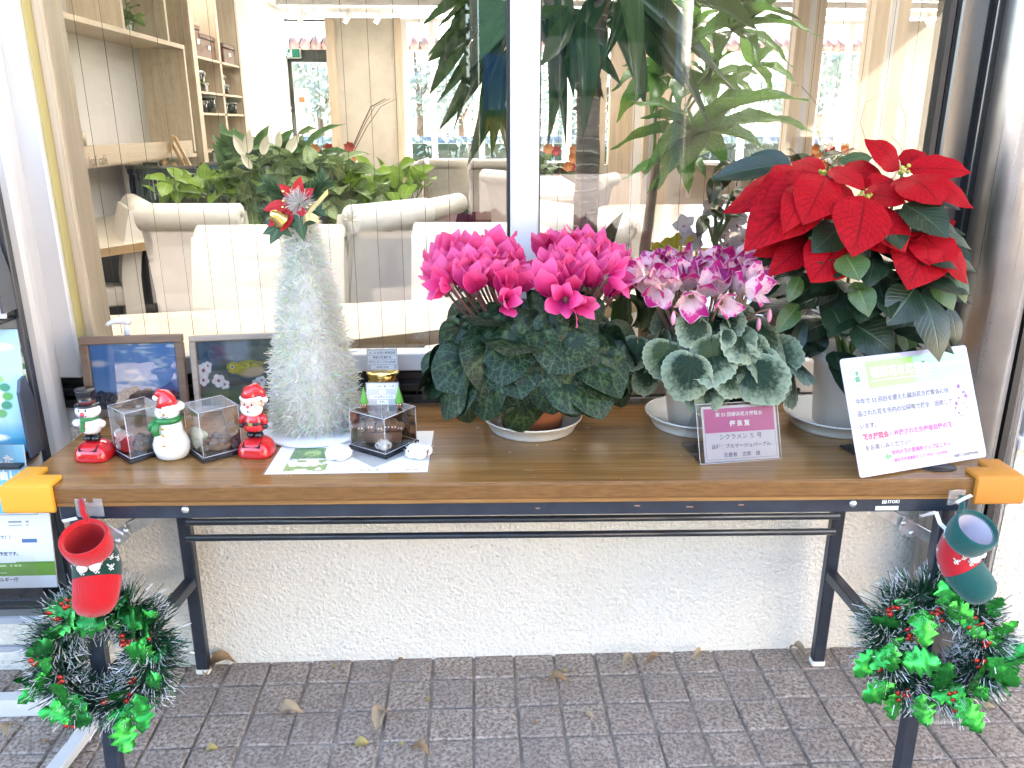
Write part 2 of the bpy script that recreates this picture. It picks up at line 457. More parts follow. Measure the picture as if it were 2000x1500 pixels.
# white rounded post at the left of the window, steel column and pipe at its right
pt = thing('window_post', 'white rounded metal post left of the window, behind the leaflet rack', 'post', (-.958, 1.735, 0))
MB().bbox((-.030, -.032, 0), (.030, .038, 2.9), bev=.02, seg=3).build('post_body', alu_white, pt)
cl = thing('steel_column', 'round brushed stainless column right of the red poinsettia', 'column', (1.130, 1.705, 0))
MB().lathe([(.066, 0), (.066, 2.9)], 40).build('column_body', steel, cl)
MB().bbox((.0685, -.03, .0), (.084, .05, 2.9)).build('cover_strip', gasket, cl)
pp = thing('drain_pipe', 'narrow bright steel pipe beside the steel column', 'pipe', (1.245, 1.73, 0))
MB().lathe([(.026, 0), (.026, 2.9)], 24).build('pipe_body', m_steel('bright_steel', (.72, .71, .70), .25), pp)
for z in (.45, 1.9): MB().lathe([(.030, z), (.030, z + .03)], 20).build('pipe_clip', chrome, pp)
w2 = link('window_right', None, loc=(1.30, WALL_Y - .02, .60), kind='structure')
struct('frame', MB().bbox((0, -.01, 0), (.65, .06, .035)).bbox((0, -.005, .035), (.65, .06, .06)).bbox((0, -.01, .06), (.65, .07, .09), bev=.003).bbox((0, -.005, .09), (.05, .06, 1.7)).bbox((.60, -.005, .09), (.65, .06, 1.7)), alu_white, w2)
struct('sill', MB().bbox((-.02, -.03, -.03), (.67, .06, 0), bev=.004), white_paint, w2)
struct('glass_pane', MB().add([(.05, .03, .09), (.60, .03, .09), (.60, .03, 1.7), (.05, .03, 1.7)], [(0, 1, 2, 3)]), glass, w2)

# ------------------------------------------------------------------ folding table
TF = Vector((-.829, 1.336, 0)); TRZ = math.atan2(1.294 - 1.336, 1.7995)
TM = Matrix.Translation(TF) @ Matrix.Rotation(TRZ, 4, 'Z')
tab = thing('folding_table', 'long folding table with worn wood-grain top and dark steel legs', 'table', TF, TRZ)
t = NT('teak_laminate'); o = t.obj()
n = t.noise(1, t.mapv(o, (2.2, 95, 95)), detail=7, rough=.65, dist=.8)
n2 = t.noise(1, t.mapv(o, (9, 420, 420)), detail=2)
f = t.math('ADD', t.math('MULTIPLY', n, .8), t.math('MULTIPLY', n2, .25))
c = t.ramp(f, [(.30, '#634522'), (.52, '#876034'), (.74, '#a37d48')])
wear = t.ramp(t.noise(1, t.mapv(o, (9, 30, 30)), detail=6, rough=.7), [(.66, 0.0), (.72, .55)])
c = t.mix(wear, c, '#b89a70')
# a few long pale scratches
wv = t.noise(1, t.mapv(o, (3, 600, 600), rot=(0, 0, .12)), detail=1)
sp = t.noise(6, o, detail=2)
scr = t.math('MULTIPLY', t.ramp(wv, [(.735, 0.0), (.76, 1.0)]), t.ramp(sp, [(.5, 0.0), (.62, .6)]))
c = t.mix(scr, c, '#d8c6a4')
t.set(Base_Color=c, Roughness=t.ramp(t.noise(30, o, detail=4), [(.3, .16), (.8, .30)]), Specular_IOR_Level=.5, Coat_Weight=.25, Coat_Roughness=.12)
t.bump(f, .06, .0006); top_m = t.m
t = NT('table_edge_band'); o = t.obj(); n = t.noise(1, t.mapv(o, (30, 30, 200)), detail=4)
c = t.mix(t.ramp(n, [(.35, 0.0), (.7, 1.0)]), '#64431f', '#7d572d')
sc = t.ramp(t.noise(1, t.mapv(o, (14, 60, 60), rot=(0, .7, 0)), detail=4, rough=.7), [(.70, 0.0), (.74, .7)])
c = t.mix(sc, c, '#cdb48a'); dk = t.ramp(t.noise(90, o, detail=2), [(.75, 0.0), (.79, .8)]); c = t.mix(dk, c, '#3a2a1a')
t.set(Base_Color=c, Roughness=.4); edge_m = t.m
TL, TD = 1.80, .44
MB().bbox((0, 0, .668), (TL, TD, .6999), bev=.0035, seg=2).build('edge_band', edge_m, tab)
MB().bbox((.003, .003, .66), (TL - .003, TD - .003, .7006), bev=.0006).build('tabletop', top_m, tab)
navy = mat('navy_black_enamel', (.018, .024, .036), .32, coat=.2, var=.3, vscale=25)
mb = MB().bbox((.075, .009, .632), (TL - .075, .023, .667), bev=.002)
mb.build('apron_rail', navy, tab)
MB().bbox((.075, TD - .034, .640), (TL - .075, TD - .02, .667), bev=.002).build('apron_rail', navy, tab)
for x in (.085, TL - .085): MB().bbox((x - .014, .034, .645), (x + .014, TD - .034, .666)).build('apron_end', navy, tab)
for x in (.30, TL - .29): MB().lathe([(.007, 0), (.0065, .003), (.003, .0045), (0, .005)], 14, M=Matrix.Translation((x, .009, .650)) @ Matrix.Rotation(R(90), 4, 'X')).build('rivet', chrome, tab)
cap_m = mat('white_foot_cap', (.72, .70, .64), .5)
legs = {}
for s, xs in ((-1, (.090, .096)), (1, (TL - .095, TL - .118))):
    for y0, y1 in ((.045, -.005), (TD - .05, TD - .035)):
        a, b = Vector((xs[0], y0, .655)), Vector((xs[1] if y0 < .2 else (.125 if s < 0 else TL - .13), y1, .012))
        if y0 > .2: a = Vector((.135 if s < 0 else TL - .135, y0, .655))
        lg = MB().beam(a, b, .030, .024, up=(0, 1, 0), bev=.003).build('leg', navy, tab)
        MB().beam(a + (b - a) * .985, b + (b - a).normalized() * .008, .034, .028, up=(0, 1, 0), bev=.004).build('foot_cap', cap_m, lg)
        legs[s, y0 < .2] = (a, b)
    fa, fb = legs[s, True]; ra, rb = legs[s, False]
    q = .60
    MB().beam(fa + (fb - fa) * q, ra + (rb - ra) * q, .026, .026, bev=.002).build('brace', navy, tab)
    x = 0.17 if s < 0 else TL - .17
# stretcher tubes
MB().tube([(.20, .245, .503), (TL - .20, .245, .503)], .0075, 12).build('stretcher_tube', navy, tab)
MB().tube([(.19, .255, .460), (TL - .20, .255, .460)], .0075, 12).build('stretcher_tube', navy, tab)
# folding stays
for s in (-1, 1):
    X = (lambda v: v) if s < 0 else (lambda v: TL - v)
    a, b = Vector((X(.265), .06, .640)), Vector((X(.095), .06, .545))
    MB().beam(a, b, .022, .003, up=(0, 1, 0), bev=.001).build('folding_stay', chrome, tab)
    MB().beam(a + Vector((0, .03, 0)), Vector((X(.15), .09, .570)), .022, .016, up=(0, 1, 0)).build('stay_arm', navy, tab)
    pl = MB().prism([(X(.165), .60), (X(.140), .585), (X(.135), .565), (X(.150), .555), (X(.175), .575)][::s * -1 or 1], -.053, -.050, M=Matrix.Rotation(R(90), 4, 'X'))
    pl.build('stay_plate', chrome, tab)
    for px_, pz in ((X(.168), .588), (X(.150), .567)):
        MB().lathe([(.006, 0), (.005, .003), (0, .0045)], 12, M=Matrix.Translation((px_, .049, pz)) @ Matrix.Rotation(R(90), 4, 'X')).build('rivet', chrome, tab)
white_label = mat('white_label', (.72, .72, .70), .4)
MB().bbox((TL - .247, .0075, .636), (TL - .205, .0089, .644)).build('rail_label', white_label, tab)
RX90 = Matrix.Rotation(R(90), 4, 'X')
pale_ink = mat('pale_ink', (.75, .75, .73), .5)
text('maker_mark', 'ITOKI', .0085, pale_ink, tab, Matrix.Translation((TL - .226, .0085, .6525)) @ RX90, bold=.0003)
for k in range(3): MB().bbox((TL - .236 + k * .003, .0080, .649), (TL - .2344 + k * .003, .0089, .656)).build('maker_bar', pale_ink, tab)
dark_ink = mat('dark_ink', (.05, .05, .055), .5)
text('label_text', 'TR-1845-2T', .0045, mat('grey_ink', (.3, .3, .3), .5), tab, Matrix.Translation((TL - .229, .0073, .640)) @ RX90)
# scuffs on the front rail
for k, (x, w_) in enumerate(((1.205, .012), (1.11, .01), (.93, .008), (1.30, .01))):
    MB().bbox((x, .0082, .645 + .003 * (k % 2)), (x + w_, .0089, .6472 + .003 * (k % 2))).build('paint_chip', mat('paint_chip', (.30, .16, .10), .6), tab)
# yellow tape on the right brace, clear tape on the tabletop
fa, fb = legs[1, True]; ra, rb = legs[1, False]
p0, p1 = fa + (fb - fa) * .60, ra + (rb - ra) * .60
MB().beam(p0 + (p1 - p0) * .28, p0 + (p1 - p0) * .34, .0275, .0275).build('yellow_tape', mat('yellow_tape', (.62, .50, .03), .35), tab)
# ------------------------------------------------------------------ leaves: builders shared by every plant
def leaf_mesh(name, m, prof, L=1.0, w=.3, bend=.5, fold=.12, twist=0.0, wave=0.0, nu=4, nv=8, curl=0.0, roll=0.0):
    """a leaf from (0,0,0) to (0,1,0), arched towards +Z; prof(v) is its half width along the length"""
    P = []; y = z = 0.0; n = nv
    cs = [(0, 0)]
    for j in range(n):
        a = bend * (.5 - (j + .5) / n) + curl * math.sin((j + .5) / n * math.pi * 2)
        y += math.cos(a) / n; z += math.sin(a) / n; cs.append((y, z))
    tip = Vector((0, cs[-1][0], cs[-1][1])); ang = math.atan2(tip.z, tip.y); s_ = 1 / tip.length
    def fn(u, v):
        j = v * n; i = min(int(j), n - 1); f = j - i
        yy = cs[i][0] * (1 - f) + cs[i + 1][0] * f; zz = cs[i][1] * (1 - f) + cs[i + 1][1] * f
        c, s = math.cos(-ang), math.sin(-ang); yy, zz = (c * yy - s * zz) * s_, (s * yy + c * zz) * s_
        q = (u - .5) * 2; hw = prof(v) * w / 2
        x = q * hw; zz += abs(q) ** 1.5 * hw * 2 * fold - roll * q * q * hw
        zz += wave * math.sin(v * 19 + (1.6 if q > 0 else 0)) * abs(q) ** 2 * w
        tw = twist * (v - .3); cx, sx = math.cos(tw), math.sin(tw)
        return (x * cx, yy, zz + x * sx)
    mb = MB(); mb.grid(fn, nu, nv); return mb.mesh(name, m)
P_LANCE = lambda v: max(.02, (math.sin(math.pi * min(1, v * 1.02) ** .62)) ** .9 * (1 if v < .97 else .5)) * (1 - .15 * v)
P_OVATE = lambda v: max(.015, math.sin(math.pi * v ** .8) ** .75)
P_ELLIP = lambda v: max(.02, math.sin(math.pi * v) ** .8)
P_POINT = lambda v: max(.012, (math.sin(math.pi * v ** .85) ** .7) * (1 - v ** 6 * .6))
P_SWORD = lambda v: max(.02, min(1, .55 + v * 2.4) * (1 - max(0, v - .35) / .65) ** .72)
P_STRAP = lambda v: max(.02, min(1, .6 + v * 2) * (1 - v ** 5))
P_SQUAT = lambda v: max(.02, (1 - (2 * v - .92) ** 2 * 1.0) if .0 <= v <= .96 else .05)

def put_leaf(name, me, parent, base, tip, nrm, wx=1.0, org=None, label=None, zs=1.0):
    base, tip = Vector(base), Vector(tip)
    if org is None: org = parent.location
    y = tip - base; s_ = y.length; y.normalize(); z = Vector(nrm); z = z - y * z.dot(y)
    if z.length < 1e-4: z = Vector((.01, .3, 1)) - y * y.z
    z.normalize(); x = y.cross(z)
    Mx = Matrix((x * s_ * wx, y * s_, z * s_ * zs)).transposed().to_4x4(); Mx.translation = base - Vector(org)
    return link(name, me, parent, M=Mx, label=label)

def leaf_mat(name, dark, light, vein=None, n_veins=9, vstr=.5, rough=.35, trans=.25, side=None, spec=.5, slope=1.3, coat=0, var=.35, back=None, vw=.12):
    """green leaf: midrib and herringbone side veins from the leaf's own u,v, thin-leaf translucency"""
    t = NT(name); uvs = t.sep(t.uv()); u, v = uvs[0], uvs[1]
    d = t.math('ABSOLUTE', t.math('SUBTRACT', u, .5))
    c = t.mix(t.ramp(t.noise(22, detail=3), [(.35, 0.0), (.65, 1.0)]), dark, light)
    r = t.rnd(); c = t.mix(t.math('MULTIPLY', r, var), c, light)
    if side is not None: c = t.mix(t.ramp(d, [(.30, 0.0), (.46, 1.0)]), c, side)
    hn = None
    if vein is not None:
        fr = t.math('FRACT', t.math('MULTIPLY', t.math('SUBTRACT', v, t.math('MULTIPLY', d, slope / 2)), n_veins))
        ln = t.ramp(t.math('ABSOLUTE', t.math('SUBTRACT', fr, .5)), [(0, 1.0), (vw, 0.0)])
        mid = t.ramp(d, [(.012, 1.0), (.035, 0.0)])
        k = t.math('MAXIMUM', t.math('MULTIPLY', ln, vstr), mid); hn = k
        c = t.mix(k, c, vein)
    t.set(Base_Color=c, Roughness=rough, Specular_IOR_Level=spec)
    if coat: t.set(Coat_Weight=coat, Coat_Roughness=.15)
    if hn is not None: t.bump(hn, .35, .002).invert = True
    if trans:
        tl = t.n('BsdfTranslucent'); t.l(t.mix(.5, c, light), tl.inputs[0])
        mx = t.n('MixShader'); mx.inputs[0].default_value = trans; t.l(t.p.outputs[0], mx.inputs[1]); t.l(tl.outputs[0], mx.inputs[2]); t.l(mx.outputs[0], t.out.inputs[0])
    MATS[name] = t.m; return t.m
green_stem = mat('green_stem', (.10, .17, .04), .5, var=.3)
brown_stem = mat('brown_stem', (.12, .07, .04), .6, var=.3)
soil = mat('potting_soil', (.035, .025, .018), .95, var=.5, vscale=60, bump=.6, bscale=120, bdist=.004)
def rv(a=1): return Vector((random.uniform(-a, a), random.uniform(-a, a), random.uniform(-a, a)))

# ------------------------------------------------------------------ cafe: far wall, doors, windows, outside
def at(px, py, Y): return onY(px, py, Y)
def far_box(px0, px1, py0, py1, Y, d, name, m, parent=None, **kw):
    a, b = at(px0, py1, Y), at(px1, py0, Y)
    mb = MB().bbox((a.x, Y, a.z), (b.x, Y + d, b.z)); o = mb.build(name, m, parent, **kw)
    return o
plaster = mat('beige_plaster', (.50, .45, .37), .7, var=.08, vscale=4)
x_at = lambda px, Y=BY: at(px, 200, Y).x
struct('wall_far_left', MB().bbox((LX - .1, BY, 0), (x_at(463), BY + .15, 2.76)), white_paint)
panel = thing('wall_panel', 'beige plaster wall panel with wood side trims right of the glass doors', 'wall panel', (x_at(714), BY, 0))
MB().bbox((x_at(663) - x_at(714), -.02, 0), (x_at(775) - x_at(714), .14, 2.70)).build('plaster_face', plaster, panel)
for a, b in ((645, 663), (775, 789)): MB().bbox((x_at(a) - x_at(714), -.06, 0), (x_at(b) - x_at(714), .15, 2.70)).build('side_trim', birch, panel)
door = thing('glass_double_door', 'dark framed glass double door under the green exit sign', 'door', (x_at(556), BY, 0))
dx = lambda px: x_at(px) - x_at(556); zz = lambda py: at(556, py, BY).z
drk = mat('black_door_frame', (.03, .03, .032), .35, metal=.3)
for a, b in ((463, 484), (646, 656)): MB().bbox((dx(a), 0, 0), (dx(b), .08, 2.69)).build('door_stile', drk, door)
for a, b in ((559, 575),): MB().bbox((dx(a), -.01, 0), (dx(b), .07, zz(112))).build('meeting_stile', drk, door)
MB().bbox((dx(463), -.01, zz(121)), (dx(656), .09, zz(97))).build('transom_bar', drk, door)
MB().bbox((dx(463), 0, zz(41)), (dx(656), .08, zz(37))).build('head_frame', drk, door)
MB().bbox((dx(463), 0, 0), (dx(656), .07, .12)).build('bottom_rail', drk, door)
for a, b in ((484, 559), (575, 646)): MB().add([(dx(a), .04, .12), (dx(b), .04, .12), (dx(b), .04, zz(121)), (dx(a), .04, zz(121))], [(0, 1, 2, 3)]).build('door_pane', glass, door)
MB().add([(dx(484), .04, zz(97)), (dx(646), .04, zz(97)), (dx(646), .04, zz(41)), (dx(484), .04, zz(41))], [(0, 1, 2, 3)]).build('transom_pane', glass, door)
MB().ball((dx(566), -.03, zz(211)), .03, 10, 6).build('door_handle', chrome, door)
MB().bbox((dx(470), -.12, zz(120)), (dx(512), -.01, zz(109))).build('door_closer', mat('grey_plastic', (.45, .44, .42), .5), door)
MB().bbox((dx(578), -.004, zz(205)), (dx(603), .03, zz(172))).build('door_notice', white_label, door)
MB().bbox((dx(585), -.008, zz(199)), (dx(595), -.004, zz(190))).build('notice_mark', mat('orange_ink', (.6, .2, .05), .5), door)
ex = thing('exit_sign', 'green exit sign with a running figure above the glass doors', 'exit sign', at(563, 104, BY - .06))
ew = (x_at(585) - x_at(542)) / 2; eh = (zz(96) - zz(112)) / 2
t = NT('exit_green'); t.set(Base_Color=(.0, .07, .04), Emission_Color=(.0, .28, .15), Emission_Strength=.06); exg = t.m
t = NT('exit_white'); t.set(Base_Color=(.8, .8, .8), Emission_Color=(.8, .9, .85), Emission_Strength=.12); exw = t.m
MB().bbox((-ew - .012, 0, -eh - .012), (ew + .012, .05, eh + .012), bev=.004).build('sign_case', white_paint, ex)
MB().bbox((-ew, -.006, -eh), (ew, 0, eh)).build('sign_face', exg, ex)
fg = MB(); fg.bbox((-.05, -.009, -eh * .85), (.05, -.0065, eh * .85)); fg.build('sign_panel', exw, ex)
fg = MB(); fg.lathe([(.016, 0), (.016, .003)], 10, M=Matrix.Translation((.012, -.010, eh * .55)) @ RX90)
for p in ([(.005, eh * .35), (-.008, -.01)], [(-.008, -.01), (.022, -.03), (.02, -eh * .75)], [(-.008, -.01), (-.02, -.04), (-.042, -.045)], [(.003, eh * .3), (.03, .01)], [(.003, eh * .3), (-.025, .02)]):
    fg.tube([(x, -.0105, z) for x, z in p], .007, 5)
fg.build('running_figure', exg, ex)
# far window right of the panel, with sill wall and posts
fw = link('window_far', None, loc=(0, BY, 0), kind='structure')
wht = mat('white_frame', (.75, .74, .72), .4)
zf = lambda py: at(900, py, BY).z
for a, b, dd in ((789, 800, .12), (841, 852, .06), (935, 946, .06), (1040, 1052, .06), (1142, 1152, .1)): MB().bbox((x_at(a), 0, .3), (x_at(b), dd, 2.70)).build('post', wht, fw)
MB().bbox((x_at(789), -.02, zf(44)), (x_at(1152), .1, zf(36))).build('head_frame', wht, fw)
MB().bbox((x_at(789), -.25, zf(322)), (x_at(1152), .12, zf(316))).build('sill', wht, fw)
for a, b in ((800, 841), (852, 935), (946, 1040), (1052, 1142)): MB().add([(x_at(a), .05, zf(316)), (x_at(b), .05, zf(316)), (x_at(b), .05, zf(44)), (x_at(a), .05, zf(44))], [(0, 1, 2, 3)]).build('glass_pane', glass, fw)
struct('wall_far_low', MB().bbox((x_at(789), BY + .001, 0), (x_at(1240), BY + .13, zf(322))), plaster)
struct('wall_far_right', MB().bbox((x_at(1152), BY - .01, zf(322)), (x_at(1184), BY + .14, 2.76)).bbox((x_at(1192), BY - .02, 0), (x_at(1236), BY + .14, 2.76)), birch)
struct('wall_far_corner', MB().bbox((x_at(1236), BY - .005, 0), (RX + .2, BY + .14, 2.76)), white_paint)
# right side glazing: wood posts with steel mullions, dark frame, panes
gw = link('window_side', None, loc=(RX, 0, 0), kind='structure')
for k, (Y, w_) in enumerate(((3.55, .1), (4.84, .13), (6.02, .13), (11.2, .1))):
    MB().bbox((-.10, Y, 0), (-.02, Y + w_, 2.76)).build('wood_post', birch, gw)
    MB().bbox((-.02, Y - .02, 0), (.05, Y + .06, 2.76)).build('steel_mullion', alu_white, gw)
    MB().bbox((-.015, Y + .06, 0), (.03, Y + .085, 2.76)).build('mullion_gasket', gasket, gw)
for a, b in ((3.6, 4.82), (4.9, 6.0), (6.1, 11.2)):
    MB().add([(0, a, .1), (0, b, .1), (0, b, 2.6), (0, a, 2.6)], [(0, 1, 2, 3)]).build('glass_pane', glass, gw)
MB().bbox((-.05, 3.5, .0), (.05, BY, .1)).build('bottom_rail', drk, gw)
MB().bbox((-.05, 3.5, 2.6), (.05, BY, 2.76)).build('head_frame', wht, gw)
struct('wall_side_near', MB().bbox((RX, WALL_Y + .14, 0), (RX + .14, 3.55, 2.76)), white_paint)
# other part of the building seen through the side glazing
struct('wall_annex', MB().bbox((4.3, 2.0, 0), (4.45, 13.2, 2.9)), m_stucco('stucco_grey', (.55, .53, .50)))
# ceiling cove lights and spot lamps
em = NT('warm_light_strip'); em.set(Base_Color=(.8, .75, .65), Emission_Color=(1.0, .975, .94), Emission_Strength=4.0)
cove = thing('cove_light', 'long warm cove light strip on the cafe ceiling', 'ceiling light', (0, 10.75, 2.70))
MB().bbox((LX + .2, -.06, 0), (2.2, .06, .05)).build('light_strip', em.m, cove)
MB().bbox((LX + .2, -.10, -.02), (2.2, -.065, .055)).bbox((LX + .2, .065, -.02), (2.2, .10, .055)).build('cove_lip', white_paint, cove)
cv2 = dup(cove, loc=(0, 4.2, 2.70), label='warm cove light strip on the ceiling nearer the front window', group='ceiling cove lights'); cove['group'] = 'ceiling cove lights'
fill_strip = dup(cove, loc=(0, 2.5, 2.70), label='added unseen light strip just inside the front window', group='ceiling cove lights')  # out-of-view strip added to brighten the room near the window
cv3 = dup(cove, loc=(0, 7.4, 2.70), label='warm cove light strip across the middle of the cafe ceiling', group='ceiling cove lights')
for px, lab in ((603, 'white spot lamp above the exit sign'), (690, 'white spot lamp above the beige wall panel, left one'), (748, 'white spot lamp above the beige wall panel, right one'), (430, 'white spot lamp near the bookcase')):
    sp_ = thing('spot_lamp', lab, 'spot lamp', (x_at(px, 11.2), 11.2, 2.758), group='ceiling spot lamps')
    MB().lathe([(.05, -.02), (.05, 0)], 12).build('mount', white_paint, sp_)
    MB().tube([(0, 0, -.02), (0, 0, -.09)], .012, 6).build('stem', white_paint, sp_)
    MB().lathe([(.03, 0), (.045, .14)], 12, M=Matrix.Translation((-.04, -.03, -.21)) @ Matrix.Rotation(.5, 4, 'Y')).build('lamp_head', white_paint, sp_)
    MB().lathe([(0, -.002), (.028, -.002)], 12, M=Matrix.Translation((-.04, -.03, -.21)) @ Matrix.Rotation(.5, 4, 'Y')).build('lamp_face', em.m, sp_)

# outside: bright paved yard, hedge, trees, a tiled walkway roof, glimpsed through the far windows
yard = struct('yard', MB().bbox((-20, BY + .3, -.011), (20, 60, .0)), mat('pale_concrete', (.55, .53, .50), .85, var=.1, vscale=2))
brown_tile = mat('brown_roof_tile', (.22, .13, .12), .5, var=.2)
wr = thing('walkway_roof', 'brown tiled walkway roof seen over the far glass doors', 'roof', (0, 14.2, 0))
zr = lambda py: at(600, py, 14.2).z
MB().bbox((-7, 0, zr(97)), (4, .12, zr(92))).build('eave_board', mat('eave_board', (.35, .27, .22), .6), wr)
tl_me = MB().lathe([(.080, 0), (.080, .48)], 10, M=Matrix.Rotation(R(-68), 4, 'X')).mesh('roof_tile', brown_tile)
for k in range(62): link('roof_tile', tl_me, wr, loc=(-6.9 + k * .175, -.12, zr(90)))
MB().bbox((-7, 0, zr(90) - .03), (4, .5, zr(90) + .02)).build('roof_deck', brown_tile, wr)
for x in (-6.5, -4.4, -1.2, 1.6): MB().bbox((x - .07, .4, 0), (x + .07, .54, zr(97))).build('roof_post', wht, wr)
lf = leaf_mat('outdoor_leaf', (.10, .15, .14), (.20, .26, .22), rough=.5, trans=.2)
def leaf_cloud(c, r, n, sz, seed):
    rr = random.Random(seed); mb = MB()
    for _ in range(n):
        d = Vector((rr.gauss(0, 1), rr.gauss(0, 1), rr.gauss(0, 1))).normalized() * (rr.random() ** .4)
        p = Vector(c) + Vector((d.x * r[0], d.y * r[1], d.z * r[2])); a = Vector((rr.gauss(0, 1), rr.gauss(0, 1), rr.gauss(0, 1))).normalized() * sz
        b = a.orthogonal().normalized() * sz * .45
        mb.add([p - a, p + b, p + a, p - b], [(0, 1, 2, 3)], uvs=[(.5, 0), (1, .5), (.5, 1), (0, .5)])
    return mb
for k, (px, Y, hgt, r) in enumerate(((470, 24, 4.2, 1.8), (530, 27, 4.6, 1.9), (628, 22, 3.6, 1.4), (820, 23, 4.4, 1.7), (900, 27, 3.4, 1.6), (1010, 24, 4.0, 2.0), (1095, 26, 3.4, 1.9), (1188, 22, 3.0, 1.5))):
    p = at(px, 300, Y); lab = ['broad tree beyond the left door leaf', 'taller tree behind the door meeting stile', 'low round tree beyond the right door leaf', 'slim tree beyond the window beside the beige panel', 'bushy tree behind the drooping palm leaves', 'spreading tree behind the white mullion', 'tree beyond the window behind the palm trunk', 'small tree beyond the narrow window strip'][k]
    tr = thing('tree', lab, 'tree', (p.x, Y, 0), group='trees in the yard')
    MB().tube([(0, 0, 0), (.05, 0, hgt * .35), (-.05, .05, hgt * .75)], [.13, .10, .05], 8).tube([(0, 0, hgt * .4), (.5, .1, hgt * .7)], [.06, .03], 6).build('trunk', brown_stem, tr)
    cm = MB()
    for q in range(4): 
        sub = leaf_cloud((random.uniform(-.6, .6) * r, random.uniform(-.4, .4) * r, hgt * .62 + random.uniform(-.45, .5) * r), (r * .55, r * .55, r * .5), 190, .13, k * 10 + q)
        cm.add(sub.v, sub.f, uvs=None)
    cm.build('crown', lf, tr)
hd = thing('hedge', 'long clipped hedge across the sunny yard', 'hedge', (-1, 20.5, 0))
cm = MB().bbox((-9, -.35, 0), (9, .35, .9)); cm.build('hedge_core', mat('hedge_core', (.02, .035, .02), .9), hd)
cm = MB(); rr = random.Random(3)
for _ in range(5200):
    p = Vector((rr.uniform(-9.2, 9.2), rr.uniform(-.5, .5), rr.uniform(0, 1.05))); a = Vector((rr.gauss(0, 1), rr.gauss(0, 1), rr.gauss(0, 1))).normalized() * .09; b = a.orthogonal().normalized() * .04
    cm.add([p - a, p + b, p + a, p - b], [(0, 1, 2, 3)])
cm.build('foliage', lf, hd)
bs = thing('round_bush', 'low grey-green clipped bush outside the glass doors', 'bush', (at(622, 300, 13.2).x, 13.2, 0))
leaf_cloud((0, 0, .40), (.55, .4, .38), 1500, .05, 99).build('foliage', lf, bs); MB().tube([(0, 0, 0), (0, 0, .4)], .04, 6).build('stem', brown_stem, bs)
struct('wall_yard', MB().bbox((-14, 21.6, 0), (14, 21.8, 1.05)), mat('blue_grey_wall', (.16, .21, .28), .8, var=.1))
# ------------------------------------------------------------------ cafe furniture
leather = mat('cream_leather', (.64, .605, .54), .38, var=.05, vscale=8, bump=.08, bscale=90)
leather_w = mat('white_leather', (.68, .67, .65), .40, var=.04, vscale=8, bump=.08, bscale=90)
dark_leg = mat('black_lacquer', (.015, .014, .014), .3)
def make_chair(label, wid=.52, H=.95, m=leather, mback=None):
    t = thing('dining_chair', label, 'chair', group='cream roll-back chairs in the cafe')
    w = wid / 2; mb = mback or m
    # backrest leaning back, facing +Y
    prof = lambda v: (-.20 - .07 * max(0, v - .35) ** 1.4 * 2.2)
    def slab(y0, y1, ins):
        g = MB(); n = 10
        vs_, fs = [], []
        for j in range(n + 1):
            v = j / n; z = .30 + (H - .045 - .30) * v; y = prof(v)
            ww = w - ins
            vs_ += [(-ww, y + y0, z), (ww, y + y0, z), (ww, y + y1, z), (-ww, y + y1, z)]
        for j in range(n):
            a = j * 4
            for q in range(4): fs.append((a + q, a + (q + 1) % 4, a + 4 + (q + 1) % 4, a + 4 + q))
        fs.append((0, 3, 2, 1)); fs.append((n * 4, n * 4 + 1, n * 4 + 2, n * 4 + 3))
        return g.add(vs_, fs)
    slab(-.045, .045, .0).build('backrest', m, t)
    slab(-.052, -.046, .022).build('back_panel', mb, t)
    y = prof(1) - .030
    roll = MB().tube([(-w, y, H - .062), (-w + .006, y, H - .062), (w - .006, y, H - .062), (w, y, H - .062)], [.052, .060, .060, .052], 20)
    ro = roll.build('back_roll', mb, t)
    for s in (-1, 1):
        pl = MB()
        for k in range(12):
            a = 2 * math.pi * k / 12
            pl.tube([(s * (w + .001), y + .008 * math.cos(a), H - .062 + .008 * math.sin(a)), (s * (w - .001), y + .05 * math.cos(a), H - .062 + .05 * math.sin(a))], .0035, 4)
        pl.build('roll_pleats', m, ro)
    MB().box((0, .02, .43), (wid - .03, .44, .11), bev=.03, seg=3).build('seat', m, t)
    for sx in (-1, 1):
        for sy in (-.19, .21): MB().tube([(sx * (w - .04), sy, .38), (sx * (w - .035), sy * 1.04, 0)], [.022, .015], 6).build('leg', dark_leg, t)
    return t
G = 'cream roll-back chairs in the cafe'
chB = make_chair('cream chair facing the near table, directly behind the white tinsel tree', .60, .93); chB.location = (-.83, 3.02, 0); chB.rotation_euler = (0, 0, R(180) - .02)
chA = make_chair('cream chair with rolled back in front of the low pothos leaves', .46, .98); chA.location = (-1.27, 4.05, 0); chA.rotation_euler = (0, 0, -.03)
chE = dup(chB, (.02, 3.06, 0), R(176), label='cream chair behind the left half of the pink cyclamen')
chR = make_chair('white-backed chair right of the palm trunk with its roll turned sideways', .50, .99, leather, leather_w); chR.location = (.60, 3.55, 0); chR.rotation_euler = (0, 0, R(-38))
chC = make_chair('white-backed chair at the planter turned three-quarters to the window', .44, 1.01, leather, leather_w); chC.location = (-.60, 3.66, 0); chC.rotation_euler = (0, 0, R(50))
chD = dup(chB, (-.50, 4.75, 0), R(70), label='cream chair with round roll end behind the white-backed chair')
dup(chB, (-2.17, 4.55, 0), R(118), label='cream chair beside the wooden jamb under the cafe sign')
dup(chB, (.74, 4.35, 0), R(-62), label='cream chair just behind the chair right of the palm trunk')
